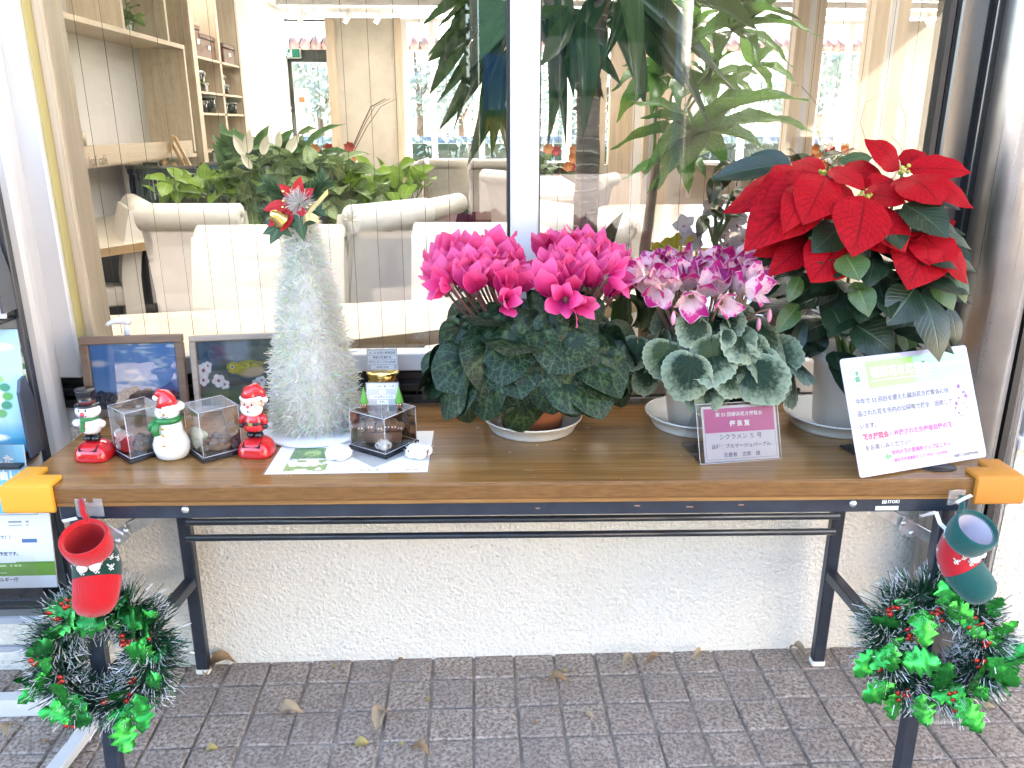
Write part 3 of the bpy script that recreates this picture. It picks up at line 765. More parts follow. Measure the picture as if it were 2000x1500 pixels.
for x, y, rz, lab in ((-.30, 10.6, .1, 'far cream chair under the window post'), (-.93, 10.2, 1.5, 'far cream chair beside the low plaster wall'), (.18, 10.4, .15, 'far cream chair cut by the white mullion'), (.50, 7.6, -1.1, 'far cream chair left of the palm trunk'), (.80, 7.0, 1.2, 'far cream chair hidden partly by the palm trunk'), (-1.7, 10.5, .3, 'far cream chair behind the table with the flower arrangement')):
    dup(chB, (x, y, 0), rz, label=lab)

def make_table(name, label, poly, ztop=.72, th=.045, m=beige_top, legs_at=(), panel=None, edge=edge_wood, group='cafe tables'):
    c = Vector((sum(p[0] for p in poly) / len(poly), sum(p[1] for p in poly) / len(poly), 0))
    t = thing(name, label, 'table', c, group=group); P = [(x - c.x, y - c.y) for x, y in poly]
    MB().prism(P, ztop - th, ztop - .002).build('edge_band', edge, t)
    MB().prism([(x * .996, y * .996) for x, y in P], ztop - .01, ztop).build('tabletop', m, t)
    for lx, ly in legs_at: MB().bbox((lx - c.x - .03, ly - c.y - .03, 0), (lx - c.x + .03, ly - c.y + .03, ztop - th)).build('leg', dark_leg, t)
    if panel:
        (x0, y0), (x1, y1) = panel; MB().beam((x0 - c.x, y0 - c.y, (ztop - th) / 2), (x1 - c.x, y1 - c.y, (ztop - th) / 2), .04, ztop - th, up=(0, 0, 1)).build('panel_leg', dark_leg, t) if False else MB().bbox((min(x0, x1) - c.x, min(y0, y1) - c.y, 0), (max(x0, x1) - c.x, max(y0, y1) - c.y, ztop - th)).build('panel_leg', dark_leg, t)
    return t
q = lambda px, py, z=.72: tuple(onZ(px, py, z))[:2]
make_table('near_table', 'long pale wood table just inside the window', [q(196, 702), q(700, 662), q(800, 651), q(1100, 612), q(1255, 583), q(1240, 566), q(1020, 574), q(850, 584), q(520, 600), q(150, 619), q(60, 680)], legs_at=((-1.1, 2.4), (-.2, 2.5), (.45, 2.9)))
make_table('side_table', 'beige table with black panel base by the wooden jamb', [q(150, 492), q(300, 470), q(268, 412), q(175, 416), q(60, 430)], panel=((-2.5, 4.5), (-1.80, 4.62)))
pt_ = make_table('planter_table', 'pale wood table carrying the big leafy planter', [(-1.9, 4.5), (-.35, 4.5), (-.35, 5.7), (-1.9, 5.7)], legs_at=((-1.8, 4.6), (-.45, 4.6), (-.45, 5.6), (-1.8, 5.6)))
make_table('display_table', 'beige table with the red flower arrangement by the far panel', [(-2.1, 8.6), (-1.0, 8.6), (-1.0, 10.0), (-2.1, 10.0)], panel=((-2.05, 8.7), (-1.08, 8.8)))
white_top = mat('white_laminate', (.72, .71, .69), .25)
make_table('window_table', 'white table with black base left of the palm trunk', [(.55, 7.3), (1.05, 7.3), (1.05, 10.2), (.55, 10.2)], m=white_top, edge=white_top, panel=((.60, 7.6), (.64, 10.0)))
rt = [(0.92 + .55, 4.3 + .0)]
def rounded(x0, y0, x1, y1, r, n=6):
    o = []
    for cx, cy, a0 in ((x1 - r, y1 - r, 0), (x0 + r, y1 - r, 90), (x0 + r, y0 + r, 180), (x1 - r, y0 + r, 270)):
        for k in range(n + 1): a = R(a0 + 90 * k / n); o.append((cx + r * math.cos(a), cy + r * math.sin(a)))
    return o
make_table('corner_table', 'large pale table with rounded corner beside the side glazing', rounded(.93, 4.05, 2.2, 6.4, .25), m=mat('cream_laminate', (.70, .65, .58), .22), panel=((1.1, 4.2), (1.16, 6.2)))
make_table('far_table', 'black panel table by the far window', [(-.62, 11.0), (.3, 11.0), (.3, 11.7), (-.62, 11.7)], m=white_top, panel=((-.6, 11.05), (-.02, 11.1)))

# ------------------------------------------------------------------ bookcase and cafe sign on the left wall
FX = -2.2
bk = thing('wall_bookcase', 'tall birch bookcase with white backs along the left cafe wall', 'bookcase', (LX, 7.0, 0))
def BX(y0, y1, z0, z1, name='shelf', m=birch, x0=0.0, x1=FX - LX): return MB().bbox((x0, y0 - 7, z0), (x1, y1 - 7, z1)).build(name, m, bk)
ys = [4.0, 4.62, 5.15, 5.83, 6.55, 7.45, 8.35, 8.75]
for y in (6.70,): BX(y, y + .05, 1.12, 1.86, 'upright')
for y in (5.62, 6.40): BX(y, y + .035, 1.89, 2.76, 'upright')
for y in (6.92,): BX(y, y + .10, 0, 2.76, 'upright')
for y in (7.62, 8.25): BX(y, y + .05, 0, 2.76, 'upright')
BX(3.0, 6.75, 1.86, 1.89, 'shelf', birch_y)
BX(3.0, 6.75, 1.075, 1.10, 'counter_shelf', birch_y)
for z in (1.84, 1.575, 1.41, 1.115, .75): BX(7.02, 8.30, z - .018, z, 'shelf', birch_y)
MB().bbox((.001, 2.4 - 7, 0), (.02, 8.75 - 7, 2.75)).build('white_back', white_paint, bk)
sg = thing('cafe_sign_board', 'pale wood beam lettered leaf cafe above the side table', 'sign', (FX + .02, 5.6, 1.145))
MB().bbox((-.02, -1.6, -.055), (0, 1.0, .055)).build('board', birch_y, sg)
text('lettering', 'leaf café', .075, mat('brown_ink', (.10, .06, .04), .6), sg, Matrix.Translation((.002, -.78, -.03)) @ Matrix.Rotation(R(90), 4, 'Z') @ RX90)
bxm = mat('dark_red_box', (.10, .030, .022), .5, var=.3)
for k, (y, w_, h_, lab) in enumerate(((6.68, .14, .24, 'tall narrow dark red box on the upper bookcase shelf'), (7.02, .46, .19, 'wide dark red box in the middle of the upper bookcase shelf'), (7.75, .36, .17, 'dark red box at the right end of the upper bookcase shelf'))):
    b = thing('storage_box', lab, 'box', (FX - .15, 7.10 + (y - 6.60) * .82, 1.841), group='dark red storage boxes')
    MB().bbox((-.12, -w_ / 2, 0), (.12, w_ / 2, h_ - .04), bev=.006).build('box_body', bxm, b); MB().bbox((-.125, -w_ / 2 - .005, h_ - .039), (.125, w_ / 2 + .005, h_), bev=.006).build('lid', bxm, b)
    MB().bbox((.121, -.03, h_ * .4), (.126, .03, h_ * .55)).build('label_plate', chrome, b)
jar_glass = mat('dark_jar', (.02, .02, .025), .12, spec=.7)
def canister(lab, y, z, r, h_, m):
    j = thing('storage_jar', lab, 'jar', (FX - .10, 7.10 + (y - 6.66) * .86, z), group='jars on the bookcase')
    MB().lathe([(r, 0), (r, h_ * .78), (r * .92, h_ * .82)], 14).build('jar_body', m, j)
    MB().lathe([(r * .98, h_ * .83), (r * .98, h_ * .97), (r * .5, h_)], 14).build('lid', chrome, j)
    MB().tube([(r, 0, h_ * .75), (r * 1.15, 0, h_ * .85), (r * .9, 0, h_ * .98)], .006, 5).build('clasp', chrome, j)
for lab, y, z, r, h_, m in (('tall dark jar beside the small plant on the second shelf', 6.86, 1.576, .06, .17, jar_glass), ('small white jar next to the tall dark jar', 7.03, 1.576, .035, .08, white_paint), ('wide dark jar at the right of the second shelf', 7.48, 1.576, .07, .17, jar_glass), ('short dark jar at the end of the second shelf', 7.72, 1.576, .04, .09, jar_glass),
                            ('pale jar at the left of the jar row', 6.74, 1.411, .045, .10, white_paint), ('small dark jar second in the jar row', 6.90, 1.411, .045, .10, jar_glass), ('big dark jar in the middle of the jar row', 7.12, 1.411, .06, .15, jar_glass), ('pale small jar right of the big jar', 7.36, 1.411, .045, .10, white_paint), ('dark jar near the right end of the jar row', 7.60, 1.411, .045, .10, jar_glass), ('last dark jar of the jar row', 7.90, 1.411, .055, .11, jar_glass)):
    canister(lab, y, z, r, h_, m)
for k, y in enumerate((6.66, 6.80, 6.96, 7.26, 7.46, 7.66)):
    gl_ = thing('wine_glass', ('first', 'second', 'third', 'fourth', 'fifth', 'sixth')[k] + ' wine glass from the left hanging over the jar row', 'glass', (FX - .16, 7.10 + (y - 6.66) * .9, 1.557), group='hanging wine glasses')
    MB().lathe([(.03, 0), (.03, -.003), (.004, -.008), (.004, -.05), (.028, -.075), (.03, -.10), (.024, -.12)], 10).build('glass_body', jar_glass, gl_)
ivy_l = leaf_mat('ivy_leaf', (.07, .16, .02), (.24, .38, .06), vein=(.35, .45, .15), trans=.3, rough=.4)
ivy_me = leaf_mesh('ivy_leaf', ivy_l, P_OVATE, w=.75, bend=.8, nu=2, nv=5)
def bushy(name, lab, cat, loc, n, r, size, me, up=.6, pot=None, group=None, stem=True, seed=1, squash=.7, drop=0):
    rr = random.Random(seed); t = thing(name, lab, cat, loc, group=group); L = Vector(loc)
    if pot: MB().lathe([(pot[0] * .75, 0), (pot[0], pot[1]), (pot[0] * .92, pot[1]), (pot[0] * .9, pot[1] - .01), (0, pot[1] - .012)], 18).build('pot', pot[2], t)
    z0 = pot[1] if pot else 0; sm = MB()
    for _ in range(n):
        d = Vector((rr.gauss(0, 1), rr.gauss(0, 1), abs(rr.gauss(0, 1)) * up + .05 - drop * rr.random())).normalized()
        b = Vector((0, 0, z0)) + Vector((d.x * r * .75, d.y * r * .75, d.z * r * squash)) * rr.uniform(.45, 1.0)
        dd = (Vector((d.x, d.y, d.z * .4 - .25)) + Vector((rr.gauss(0, .35), rr.gauss(0, .35), rr.gauss(0, .25)))).normalized()
        put_leaf('leaf', me, t, L + b, L + b + dd * size * rr.uniform(.7, 1.2), (rr.gauss(0, .3), rr.gauss(0, .3) - .25, 1), org=L)
        if stem: sm.tube([(b.x * .15, b.y * .15, z0 - .01), b * .6 + Vector((0, 0, z0 * .4 + .01)), b], .0025, 4, cap=False)
    if stem: sm.build('stems', green_stem, t)
    return t
bushy('shelf_plant', 'small light green trailing plant on the top left shelf', 'plant', (FX - .14, 5.98, 1.891), 46, .13, .085, ivy_me, pot=(.06, .08, white_paint), squash=1.2, drop=.5)
bushy('succulent_plant', 'tiny green plant in a yellow pot beside the dark jar', 'plant', (FX - .06, 7.08, 1.576), 16, .06, .05, ivy_me, pot=(.04, .06, mat('mustard_pot', (.45, .34, .06), .4)), seed=5)
MB_ = thing('paper_roll', 'short beige cylinder standing on the cafe sign beam', 'roll', (FX + .0, 4.78, 1.2005))
MB().lathe([(.040, 0), (.040, .075), (.035, .075), (.034, .07), (0, .07)], 18).build('roll_body', mat('kraft_paper', (.45, .36, .25), .7), MB_)
# blue crates with wooden blocks on a trolley table
tr_ = make_table('crate_stand', 'low stand carrying the two dark blue crates', [(-2.5, 5.9), (-1.55, 5.9), (-1.55, 6.9), (-2.5, 6.9)], ztop=.72, m=beige_top, legs_at=((-2.4, 6.0), (-1.65, 6.0), (-1.65, 6.8), (-2.4, 6.8)))
crate_m = mat('navy_plastic', (.022, .032, .07), .4)
def crate(lab, loc, w_, d_, h_, m):
    t = thing('plastic_crate', lab, 'crate', loc, group='dark blue plastic crates')
    mb = MB().bbox((-w_ / 2, -d_ / 2, 0), (w_ / 2, d_ / 2, .015)); mb.build('crate_floor', m, t)
    mb = MB()
    for s in (-1, 1):
        for z0, z1 in ((.0, .06), (h_ - .035, h_)): mb.bbox((-w_ / 2, s * d_ / 2 - .008, z0), (w_ / 2, s * d_ / 2 + .008, z1)); mb.bbox((s * w_ / 2 - .008, -d_ / 2, z0), (s * w_ / 2 + .008, d_ / 2, z1))
        for k in range(14):
            x = -w_ / 2 + w_ * (k + .5) / 14; mb.bbox((x - .009, s * d_ / 2 - .006, .06), (x + .009, s * d_ / 2 + .006, h_ - .035))
        for k in range(9):
            y = -d_ / 2 + d_ * (k + .5) / 9; mb.bbox((s * w_ / 2 - .006, y - .01, .06), (s * w_ / 2 + .006, y + .01, h_ - .035))
    mb.build('crate_walls', m, t); MB().bbox((-w_ / 2 - .012, -d_ / 2 - .016, h_ - .001), (w_ / 2 + .012, -d_ / 2 + .006, h_ + .02), bev=.004).build('crate_rim', mat('grey_rim', (.16, .14, .13), .5), t)
    return t
crate('navy crate of wooden blocks under the cafe sign', (-2.20, 6.12, .721), .46, .34, .30, crate_m)
crate('second blue crate with a pale panel in it behind the pothos', (-1.86, 6.62, .721), .44, .30, .30, mat('blue_plastic', (.03, .07, .16), .4))
wood_blk = mat('toy_wood', (.48, .30, .13), .5, var=.2)
for k in range(16):
    c = Vector((-2.20 + random.uniform(-.19, .19), 6.12 + random.uniform(-.12, .12), .92 + random.uniform(0, .12)))
    b = thing('wooden_block', 'small wooden toy block heaped in the navy crate', 'toy block', c, group='wooden blocks in the crate', rot=(random.uniform(-1, 1), random.uniform(-1, 1), random.uniform(-2, 2)))
    MB().box((0, 0, 0), (.10, .03, .035), bev=.004).build('block_body', wood_blk, b)
ts = thing('wooden_toy', 'triangular wooden toy frame sticking out of the navy crate', 'toy', (-2.14, 6.10, 1.0))
MB().beam((-.10, 0, 0), (0, 0, .24), .03, .02).build('slat', wood_blk, ts); MB().beam((.10, 0, .01), (.008, 0, .23), .03, .02).build('slat', wood_blk, ts); MB().beam((.05, .03, .0), (-.03, .03, .2), .02, .02).build('slat', wood_blk, ts)
pb = thing('paper_stack', 'pale panel standing in the blue crate', 'panel', (-1.86, 6.62, .74), rot=(R(-12), 0, 0))
MB().bbox((-.19, -.02, 0), (.19, .03, .37)).build('panel_face', mat('pale_grey_panel', (.5, .52, .5), .6), pb)
MB().bbox((-.2, -.025, .371), (.2, .035, .385)).build('panel_edge', dark_leg, pb)

# ------------------------------------------------------------------ leafy planter
pl_box = thing('planter_box', 'long dark planter box full of leafy plants', 'planter', (-1.12, 5.1, .721))
MB().bbox((-.72, -.30, 0), (.72, .30, .16), bev=.01).build('box_body', mat('dark_planter', (.05, .04, .035), .6), pl_box)
MB().bbox((-.69, -.27, .15), (.69, .27, .163)).build('soil', soil, pl_box)
poth = leaf_mat('pothos_leaf', (.09, .20, .02), (.26, .40, .05), vein=(.34, .46, .14), trans=.35, rough=.3)
lily = leaf_mat('peace_lily_leaf', (.022, .065, .020), (.07, .15, .04), vein=(.10, .19, .07), trans=.2, rough=.28, n_veins=14)
varg = leaf_mat('variegated_leaf', (.05, .12, .04), (.24, .32, .13), vein=(.42, .46, .26), trans=.25, rough=.35, vstr=.8)
poth_me = leaf_mesh('pothos_leaf', poth, P_OVATE, w=.85, bend=.6, nu=4, nv=6); lily_me = leaf_mesh('lily_leaf', lily, P_POINT, w=.34, bend=1.0, wave=.04, nu=4, nv=8)
varg_me = leaf_mesh('variegated_leaf', varg, P_OVATE, w=.5, bend=.9, nu=4, nv=7)
white_petal = mat('white_spathe', (.74, .70, .58), .45)
spathe_me = leaf_mesh('spathe', white_petal, P_POINT, w=.40, bend=-.7, fold=.35, nu=6, nv=8)
def scatter(name, lab, loc, size_box, n, me, sz, seed, lean=.3, group=None):
    rr = random.Random(seed); t = thing(name, lab, 'plant', loc, group=group); L = Vector(loc); sm = MB()
    for k in range(n):
        p = Vector((rr.uniform(-1, 1) * size_box[0], rr.uniform(-1, 1) * size_box[1], rr.uniform(.1, 1) ** .8 * size_box[2]))
        dd = Vector((rr.gauss(0, .6), rr.gauss(-.35, .5), rr.gauss(.05, .4))).normalized()
        put_leaf('leaf', me, t, L + p, L + p + dd * sz * rr.uniform(.75, 1.25), (rr.gauss(0, .35), rr.gauss(-.4, .3), 1), org=L)
        if k % 2 == 0: sm.tube([(p.x * .85, p.y * .7, 0), (p.x, p.y, p.z)], .003, 4, cap=False)
    sm.build('stems', green_stem, t); return t
scatter('pothos_plant', 'bright green pothos filling the left of the planter', (-1.48, 4.98, .885), (.36, .26, .15), 120, poth_me, .10, 11)
scatter('lime_plant', 'lime green leafy plant at the right end of the planter', (-.60, 4.98, .885), (.30, .24, .18), 80, poth_me, .12, 12)
scatter('variegated_plant', 'green and cream striped plant in the middle of the planter', (-1.03, 4.95, .885), (.32, .26, .26), 110, varg_me, .18, 13)
scatter('low_fern_plant', 'dark green low leaves hanging in front of the planter', (-.92, 4.72, .70), (.42, .10, .26), 70, varg_me, .16, 14)
pl_ = thing('peace_lily', 'tall peace lily with white flowers rising over the planter', 'plant', (-1.12, 5.05, .885)); rr = random.Random(8); L = pl_.location
sm = MB()
for k in range(46):
    a = rr.uniform(0, 6.28); r_ = rr.uniform(.08, .30); h_ = rr.uniform(.08, .36)
    b = L + Vector((math.cos(a) * r_ * .5, math.sin(a) * r_ * .5, h_ * .75)); d = Vector((math.cos(a) * 1.0, math.sin(a) * .8 - .2, rr.uniform(-.2, .7))).normalized()
    put_leaf('leaf', lily_me, pl_, b, b + d * rr.uniform(.22, .34), (-math.cos(a) * .5, -.5, 1)); sm.tube([(0, 0, 0), b - L], .004, 4, cap=False)
for px, py, tx, ty in ((484, 300, 487, 252), (512, 303, 524, 262), (478, 305, 455, 262), (543, 290, 546, 255), (560, 300, 585, 262), (492, 330, 470, 300)):
    b, e = at(px, py, 4.66), at(tx, ty, 4.62); fl = put_leaf('flower', spathe_me, pl_, b, e, (.1, -1, .3)); sm.tube([(0, 0, 0.1), b - L], .004, 4, cap=False)
for px, py, tx, ty in ((452, 300, 428, 236), (468, 310, 457, 246), (455, 320, 414, 262), (500, 300, 526, 244), (540, 300, 575, 250), (450, 345, 414, 278), (445, 365, 412, 327), (465, 350, 455, 290)):
    put_leaf('leaf', lily_me, pl_, at(px, py, 4.9), at(tx, ty, 4.85), (.3, -1, .6)); sm.tube([(0, 0, 0.05), at(px, py, 4.9) - L], .004, 4, cap=False)
sm.build('stems', green_stem, pl_)

# ------------------------------------------------------------------ flower arrangements on the far tables
petal_r = mat('red_petal', (.42, .03, .03), .5, var=.3); petal_o = mat('orange_petal', (.55, .20, .06), .5, var=.3)
fl_r = leaf_mesh('red_petal', petal_r, P_ELLIP, w=.7, bend=-.5, nu=2, nv=4); fl_o = leaf_mesh('orange_petal', petal_o, P_ELLIP, w=.7, bend=-.5, nu=2, nv=4)
def arrangement(lab, loc, s, seed):
    t = bushy('flower_arrangement', lab, 'flowers', loc, 60, .22 * s, .14 * s, varg_me, pot=(.12 * s, .10 * s, mat('dark_planter', 0)), seed=seed); rr = random.Random(seed); L = Vector(loc)
    for k in range(13):
        c = L + Vector((rr.uniform(-.3, .3) * s, rr.uniform(-.2, .0) * s, rr.uniform(.08, .34) * s)); me = fl_r if k % 2 else fl_o
        for q_ in range(7):
            a = q_ * .9; put_leaf('petal', me, t, c, c + Vector((math.cos(a), -.5, math.sin(a))) * .055 * s, (0, -1, 0), org=L)
    return t
arrangement('red and orange flower arrangement before the beige wall panel', (-1.52, 9.0, .721), 1.15, 3)
arrangement('orange flower basket on the white table beside the palm trunk', (.78, 9.0, .721), 1.1, 4)
for x, y, lab in ((-1.22, 8.75, 'white card beside the far flower arrangement'), (.72, 8.3, 'white card before the orange flower basket')):
    c = thing('table_card', lab, 'card', (x, y, .721)); MB().beam((-.13, 0, .0), (.13, 0, .0), .003, .003).box((0, .005, .055), (.26, .004, .11)).build('card_face', white_label, c)
tw = MB()
twt = thing('twig_spray', 'thin curly twigs over the far flower arrangement', 'twigs', (-1.45, 9.1, .80))
for k in range(4):
    a = random.uniform(-.5, .6); tw.tube([(0, 0, 0), (a * .3, 0, .25), (a * .5 + .05, 0, .5), (a * .9, .02, .7), (a * 1.0 + .12, .02, .78)], [.006, .005, .004, .003, .002], 4)
tw.build('twigs', brown_stem, twt)
# ------------------------------------------------------------------ across the passage, behind the viewer (it lights and mirrors in the window)
ow = thing('annex_building', 'stucco building across the passage with a porch roof', 'building', (0, -3.0, 0))
wall_m = m_stucco('stucco_across', (.60, .55, .47))
MB().bbox((1.46, -.25, 0), (12, 0, 3.3)).build('wall', wall_m, ow)
MB().bbox((1.0, .0, 2.5), (4.0, 2.15, 2.62)).build('porch_roof', mat('roof_grey', 0), ow)
for x in (1.1, 3.9): MB().lathe([(.04, 0), (.04, 2.5)], 12, c=(x, 2.05, 0)).build('porch_post', alu_white, ow)
MB().lathe([(.045, 0), (.045, 3.3)], 16, c=(1.40, .05, 0)).build('downpipe', chrome, ow)
nb = thing('notice_board', 'green notice board with posters across the passage', 'notice board', (.70, -2.9, 0))
MB().bbox((-.66, -.03, 1.0), (.66, 0, 2.25)).build('board_face', mat('board_green', (.02, .09, .06), .6), nb)
for x in (-.70, .70): MB().bbox((x - .03, -.05, 0), (x + .03, .02, 2.35)).build('post', mat('board_frame', (.10, .12, .11), .4, metal=.5), nb)
MB().bbox((-.73, -.06, 2.25), (.73, .06, 2.33)).build('top_rail', mat('board_frame', 0), nb); MB().bbox((-.70, -.03, .95), (.70, .02, 1.0)).build('bottom_rail', mat('board_frame', 0), nb)
for k, (x, z, w_, h_, c) in enumerate(((-.50, 1.62, .26, .40, (.03, .13, .30)), (-.18, 1.75, .28, .38, (.30, .36, .30)), (.16, 1.75, .28, .36, (.14, .30, .24)), (.48, 1.72, .24, .36, (.30, .34, .28)), (-.16, 1.30, .30, .42, (.26, .34, .26)), (.20, 1.32, .30, .40, (.32, .36, .30)), (.50, 1.30, .22, .38, (.30, .25, .05)), (-.50, 1.20, .24, .34, (.28, .24, .05)))):
    MB().bbox((x - w_ / 2, .001, z - h_ / 2), (x + w_ / 2, .003, z + h_ / 2)).build('poster', mat('poster_%d' % k, c, .5), nb)
glare_block = thing('hedge', 'unseen dark hedge added across the passage to dim the window reflection', 'hedge', (-5.0, -7.6, 0))  # made-up hedge out of view, keeps bright sky out of the pane reflections
MB().bbox((-6, -.4, 0), (4.9, .4, 3.3)).build('hedge_core', mat('hedge_core', 0), glare_block)
cm = MB(); rr = random.Random(13)
for _ in range(9000):
    p = Vector((rr.uniform(-6.1, 5.0), rr.uniform(.35, .62), rr.uniform(0, 3.5))); a = Vector((rr.gauss(0, 1), rr.gauss(0, 1), rr.gauss(0, 1))).normalized() * .07; b = a.orthogonal().normalized() * .035
    cm.add([p - a, p + b, p + a, p - b], [(0, 1, 2, 3)])
cm.build('foliage', leaf_mat('glare_block_leaf', (.012, .022, .012), (.028, .045, .022), rough=.6, trans=.1), glare_block)
# ------------------------------------------------------------------ potted plants on the table
terracotta = mat('terracotta', (.36, .13, .06), .75, var=.2, vscale=12, bump=.2, bscale=120)
def m_plastic(name, col, r=.42):
    t = NT(name); g_ = t.ramp(t.noise(9, detail=5, rough=.7), [(.45, 0.0), (.8, .30)]); c = lin(col)
    t.set(Base_Color=t.mix(g_, c, tuple(x * y for x, y in zip(c, (.74, .68, .58)))), Roughness=r); t.bump(t.noise(160), .04, .0005); MATS[name] = t.m; return t.m
white_pot = m_plastic('white_plastic_pot', (.74, .72, .68))
white_saucer = m_plastic('white_plastic_saucer', (.70, .69, .66))
def saucer(lab, c, r, h_=.030):
    t = thing('plant_saucer', lab, 'saucer', c)
    MB().lathe([(0, 0), (r * .84, 0), (r * .86, .004), (r * .98, h_ - .004), (r, h_ - .004), (r * 1.01, h_ - .001), (r, h_), (r * .965, h_ - .001), (r * .84, .007), (0, .006)], 56).build('saucer_dish', white_saucer, t)
    return t

def heart_mesh(name, m, ruffle=.05, cup=.25, serr=0.0, droop=.35, nt=36, nr=5, seed=0, fold=.18):
    rr = random.Random(seed); ph = rr.uniform(0, 6); mb = MB(); k = rr.choice((3, 4, 5))
    def fn(u, v):
        th = (u - .5) * 2 * math.pi * .955; rad = (.60 + .36 * math.cos(th) + .07 * math.exp(-(th / .2) ** 2)) * (1 + serr * math.sin(th * 31)) * (1 + .03 * math.sin(th * 3 + ph))
        v2 = max(v, .02); x, y = math.sin(th) * rad * v2, math.cos(th) * rad * v2
        z = -cup * x * x * .7 - droop * max(0, y) ** 2 + ruffle * math.sin(th * k + ph) * v2 ** 2 + fold * abs(x) * (1 - v2 * .7)
        return (x, y, z)
    mb.grid(fn, nt, nr); return mb.mesh(name, m)

def m_cyc_green():
    t = NT('cyclamen_leaf_marbled'); uvs = t.sep(t.uv()); u, v = uvs[0], uvs[1]; o = t.obj()
    vo = t.n('TexVoronoi'); vo.feature = 'DISTANCE_TO_EDGE'; vo.inputs['Scale'].default_value = 9; t.l(o, vo.inputs['Vector'])
    net = t.ramp(vo.outputs['Distance'], [(.012, 1.0), (.05, 0.0)]); edge = t.ramp(v, [(.45, 0.0), (.75, 1.0)])
    ray_ = t.math('ABSOLUTE', t.math('SUBTRACT', t.math('FRACT', t.math('MULTIPLY', u, 13)), .5))
    rays = t.ramp(ray_, [(.02, 1.0), (.07, 0.0)])
    blot = t.math('MULTIPLY', t.ramp(t.noise(6.5, o, detail=3), [(.47, 0.0), (.60, 1.0)]), t.ramp(v, [(.32, 0.0), (.5, 1.0), (.72, 1.0), (.86, 0.0)]))
    c = t.mix(t.ramp(t.noise(4, o), [(.3, 0.0), (.7, 1.0)]), (.003, .012, .005), (.007, .022, .008)); r = t.rnd()
    c = t.mix(t.math('MULTIPLY', r, .35), c, (.006, .016, .009))
    c = t.mix(t.math('MULTIPLY', blot, .6), c, (.055, .095, .028))
    k = t.math('MAXIMUM', t.math('MULTIPLY', t.math('MULTIPLY', net, edge), .50), t.math('MULTIPLY', rays, .30)); c = t.mix(k, c, (.085, .14, .078))
    t.set(Base_Color=c, Roughness=.45, Specular_IOR_Level=.22); t.bump(k, .25, .002); return t.m
def m_cyc_silver():
    t = NT('cyclamen_leaf_silver'); uvs = t.sep(t.uv()); u, v = uvs[0], uvs[1]; o = t.obj()
    n = t.noise(7, o, detail=4); ray_ = t.math('ABSOLUTE', t.math('SUBTRACT', t.math('FRACT', t.math('MULTIPLY', u, 12)), .5))
    rays = t.ramp(ray_, [(.02, 1.0), (.11, 0.0)])
    ring = t.math('ADD', v, t.math('MULTIPLY', t.math('SUBTRACT', n, .5), .75))
    c = t.mix(t.ramp(ring, [(.56, 0.0), (.92, 1.0)]), (.004, .016, .007), (.19, .24, .165)); r = t.rnd()
    c = t.mix(t.math('MULTIPLY', r, .4), c, (.03, .06, .02))
    c = t.mix(t.math('MULTIPLY', rays, .35), c, (.03, .08, .03))
    c = t.mix(t.ramp(v, [(.93, 0.0), (.99, .6)]), c, (.26, .31, .22))
    t.set(Base_Color=c, Roughness=.6, Specular_IOR_Level=.22); t.bump(rays, .3, .002); return t.m
cyc_g, cyc_s = m_cyc_green(), m_cyc_silver()
under = None
hearts_g = [heart_mesh('cyclamen_leaf', cyc_g, seed=s, ruffle=.04 + .025 * s, droop=.25 + .09 * s, fold=(.15, .45, .3, .65)[s]) for s in range(4)]
hearts_s = [heart_mesh('silver_leaf', cyc_s, seed=s + 10, serr=.022, nt=124, nr=4, ruffle=.03 + .015 * s, cup=.35) for s in range(4)]

def m_petal(name, kind):
    t = NT(name); uvs = t.sep(t.uv()); u, v = uvs[0], uvs[1]; d = t.math('ABSOLUTE', t.math('SUBTRACT', u, .5)); n = t.noise(5, detail=2); r = t.rnd()
    ln = t.ramp(t.math('ABSOLUTE', t.math('SUBTRACT', t.math('FRACT', t.math('MULTIPLY', u, 11)), .5)), [(.0, 1.0), (.2, 0.0)])
    if kind == 'pink':
        c = t.ramp(t.math('ADD', v, t.math('MULTIPLY', n, .2)), [(.08, (.20, .002, .06)), (.38, (.58, .018, .14)), (.7, (.74, .06, .235)), (1.1, (.80, .15, .34))])
        c = t.mix(t.math('MULTIPLY', r, .35), c, (.66, .03, .22)); c = t.mix(t.math('MULTIPLY', ln, .14), c, (.52, .01, .16))
        c = t.mix(t.ramp(d, [(.44, 0.0), (.495, .55)]), c, (.76, .20, .44)); tr = (.85, .06, .33)
    else:
        k = t.math('ADD', t.math('ADD', v, t.math('MULTIPLY', t.math('SUBTRACT', n, .5), .7)), t.math('MULTIPLY', t.math('SUBTRACT', r, .5), .5))
        c = t.ramp(k, [(.40, (.76, .58, .58)), (.62, (.72, .42, .48)), (.77, (.46, .016, .19)), (1.1, (.34, .006, .13))])
        c = t.mix(t.math('MULTIPLY', ln, .22), c, (.50, .08, .32)); c = t.mix(t.ramp(d, [(.40, 0.0), (.48, .75)]), c, (.78, .62, .70)); tr = (.75, .35, .58)
    t.set(Base_Color=c, Roughness=.48, Specular_IOR_Level=.3)
    t.bump(ln, .12, .001)
    tl = t.n('BsdfTranslucent'); t.l(c, tl.inputs[0]); mx = t.n('MixShader'); mx.inputs[0].default_value = .32
    t.l(t.p.outputs[0], mx.inputs[1]); t.l(tl.outputs[0], mx.inputs[2]); t.l(mx.outputs[0], t.out.inputs[0]); return t.m
pet_p, pet_w = m_petal('cyclamen_petal_pink', 'pink'), m_petal('cyclamen_petal_white_magenta', 'white')
P_PETAL = lambda v: max(.10, (math.sin(math.pi * min(1, v * .96 + .06) ** 1.15)) ** .75)
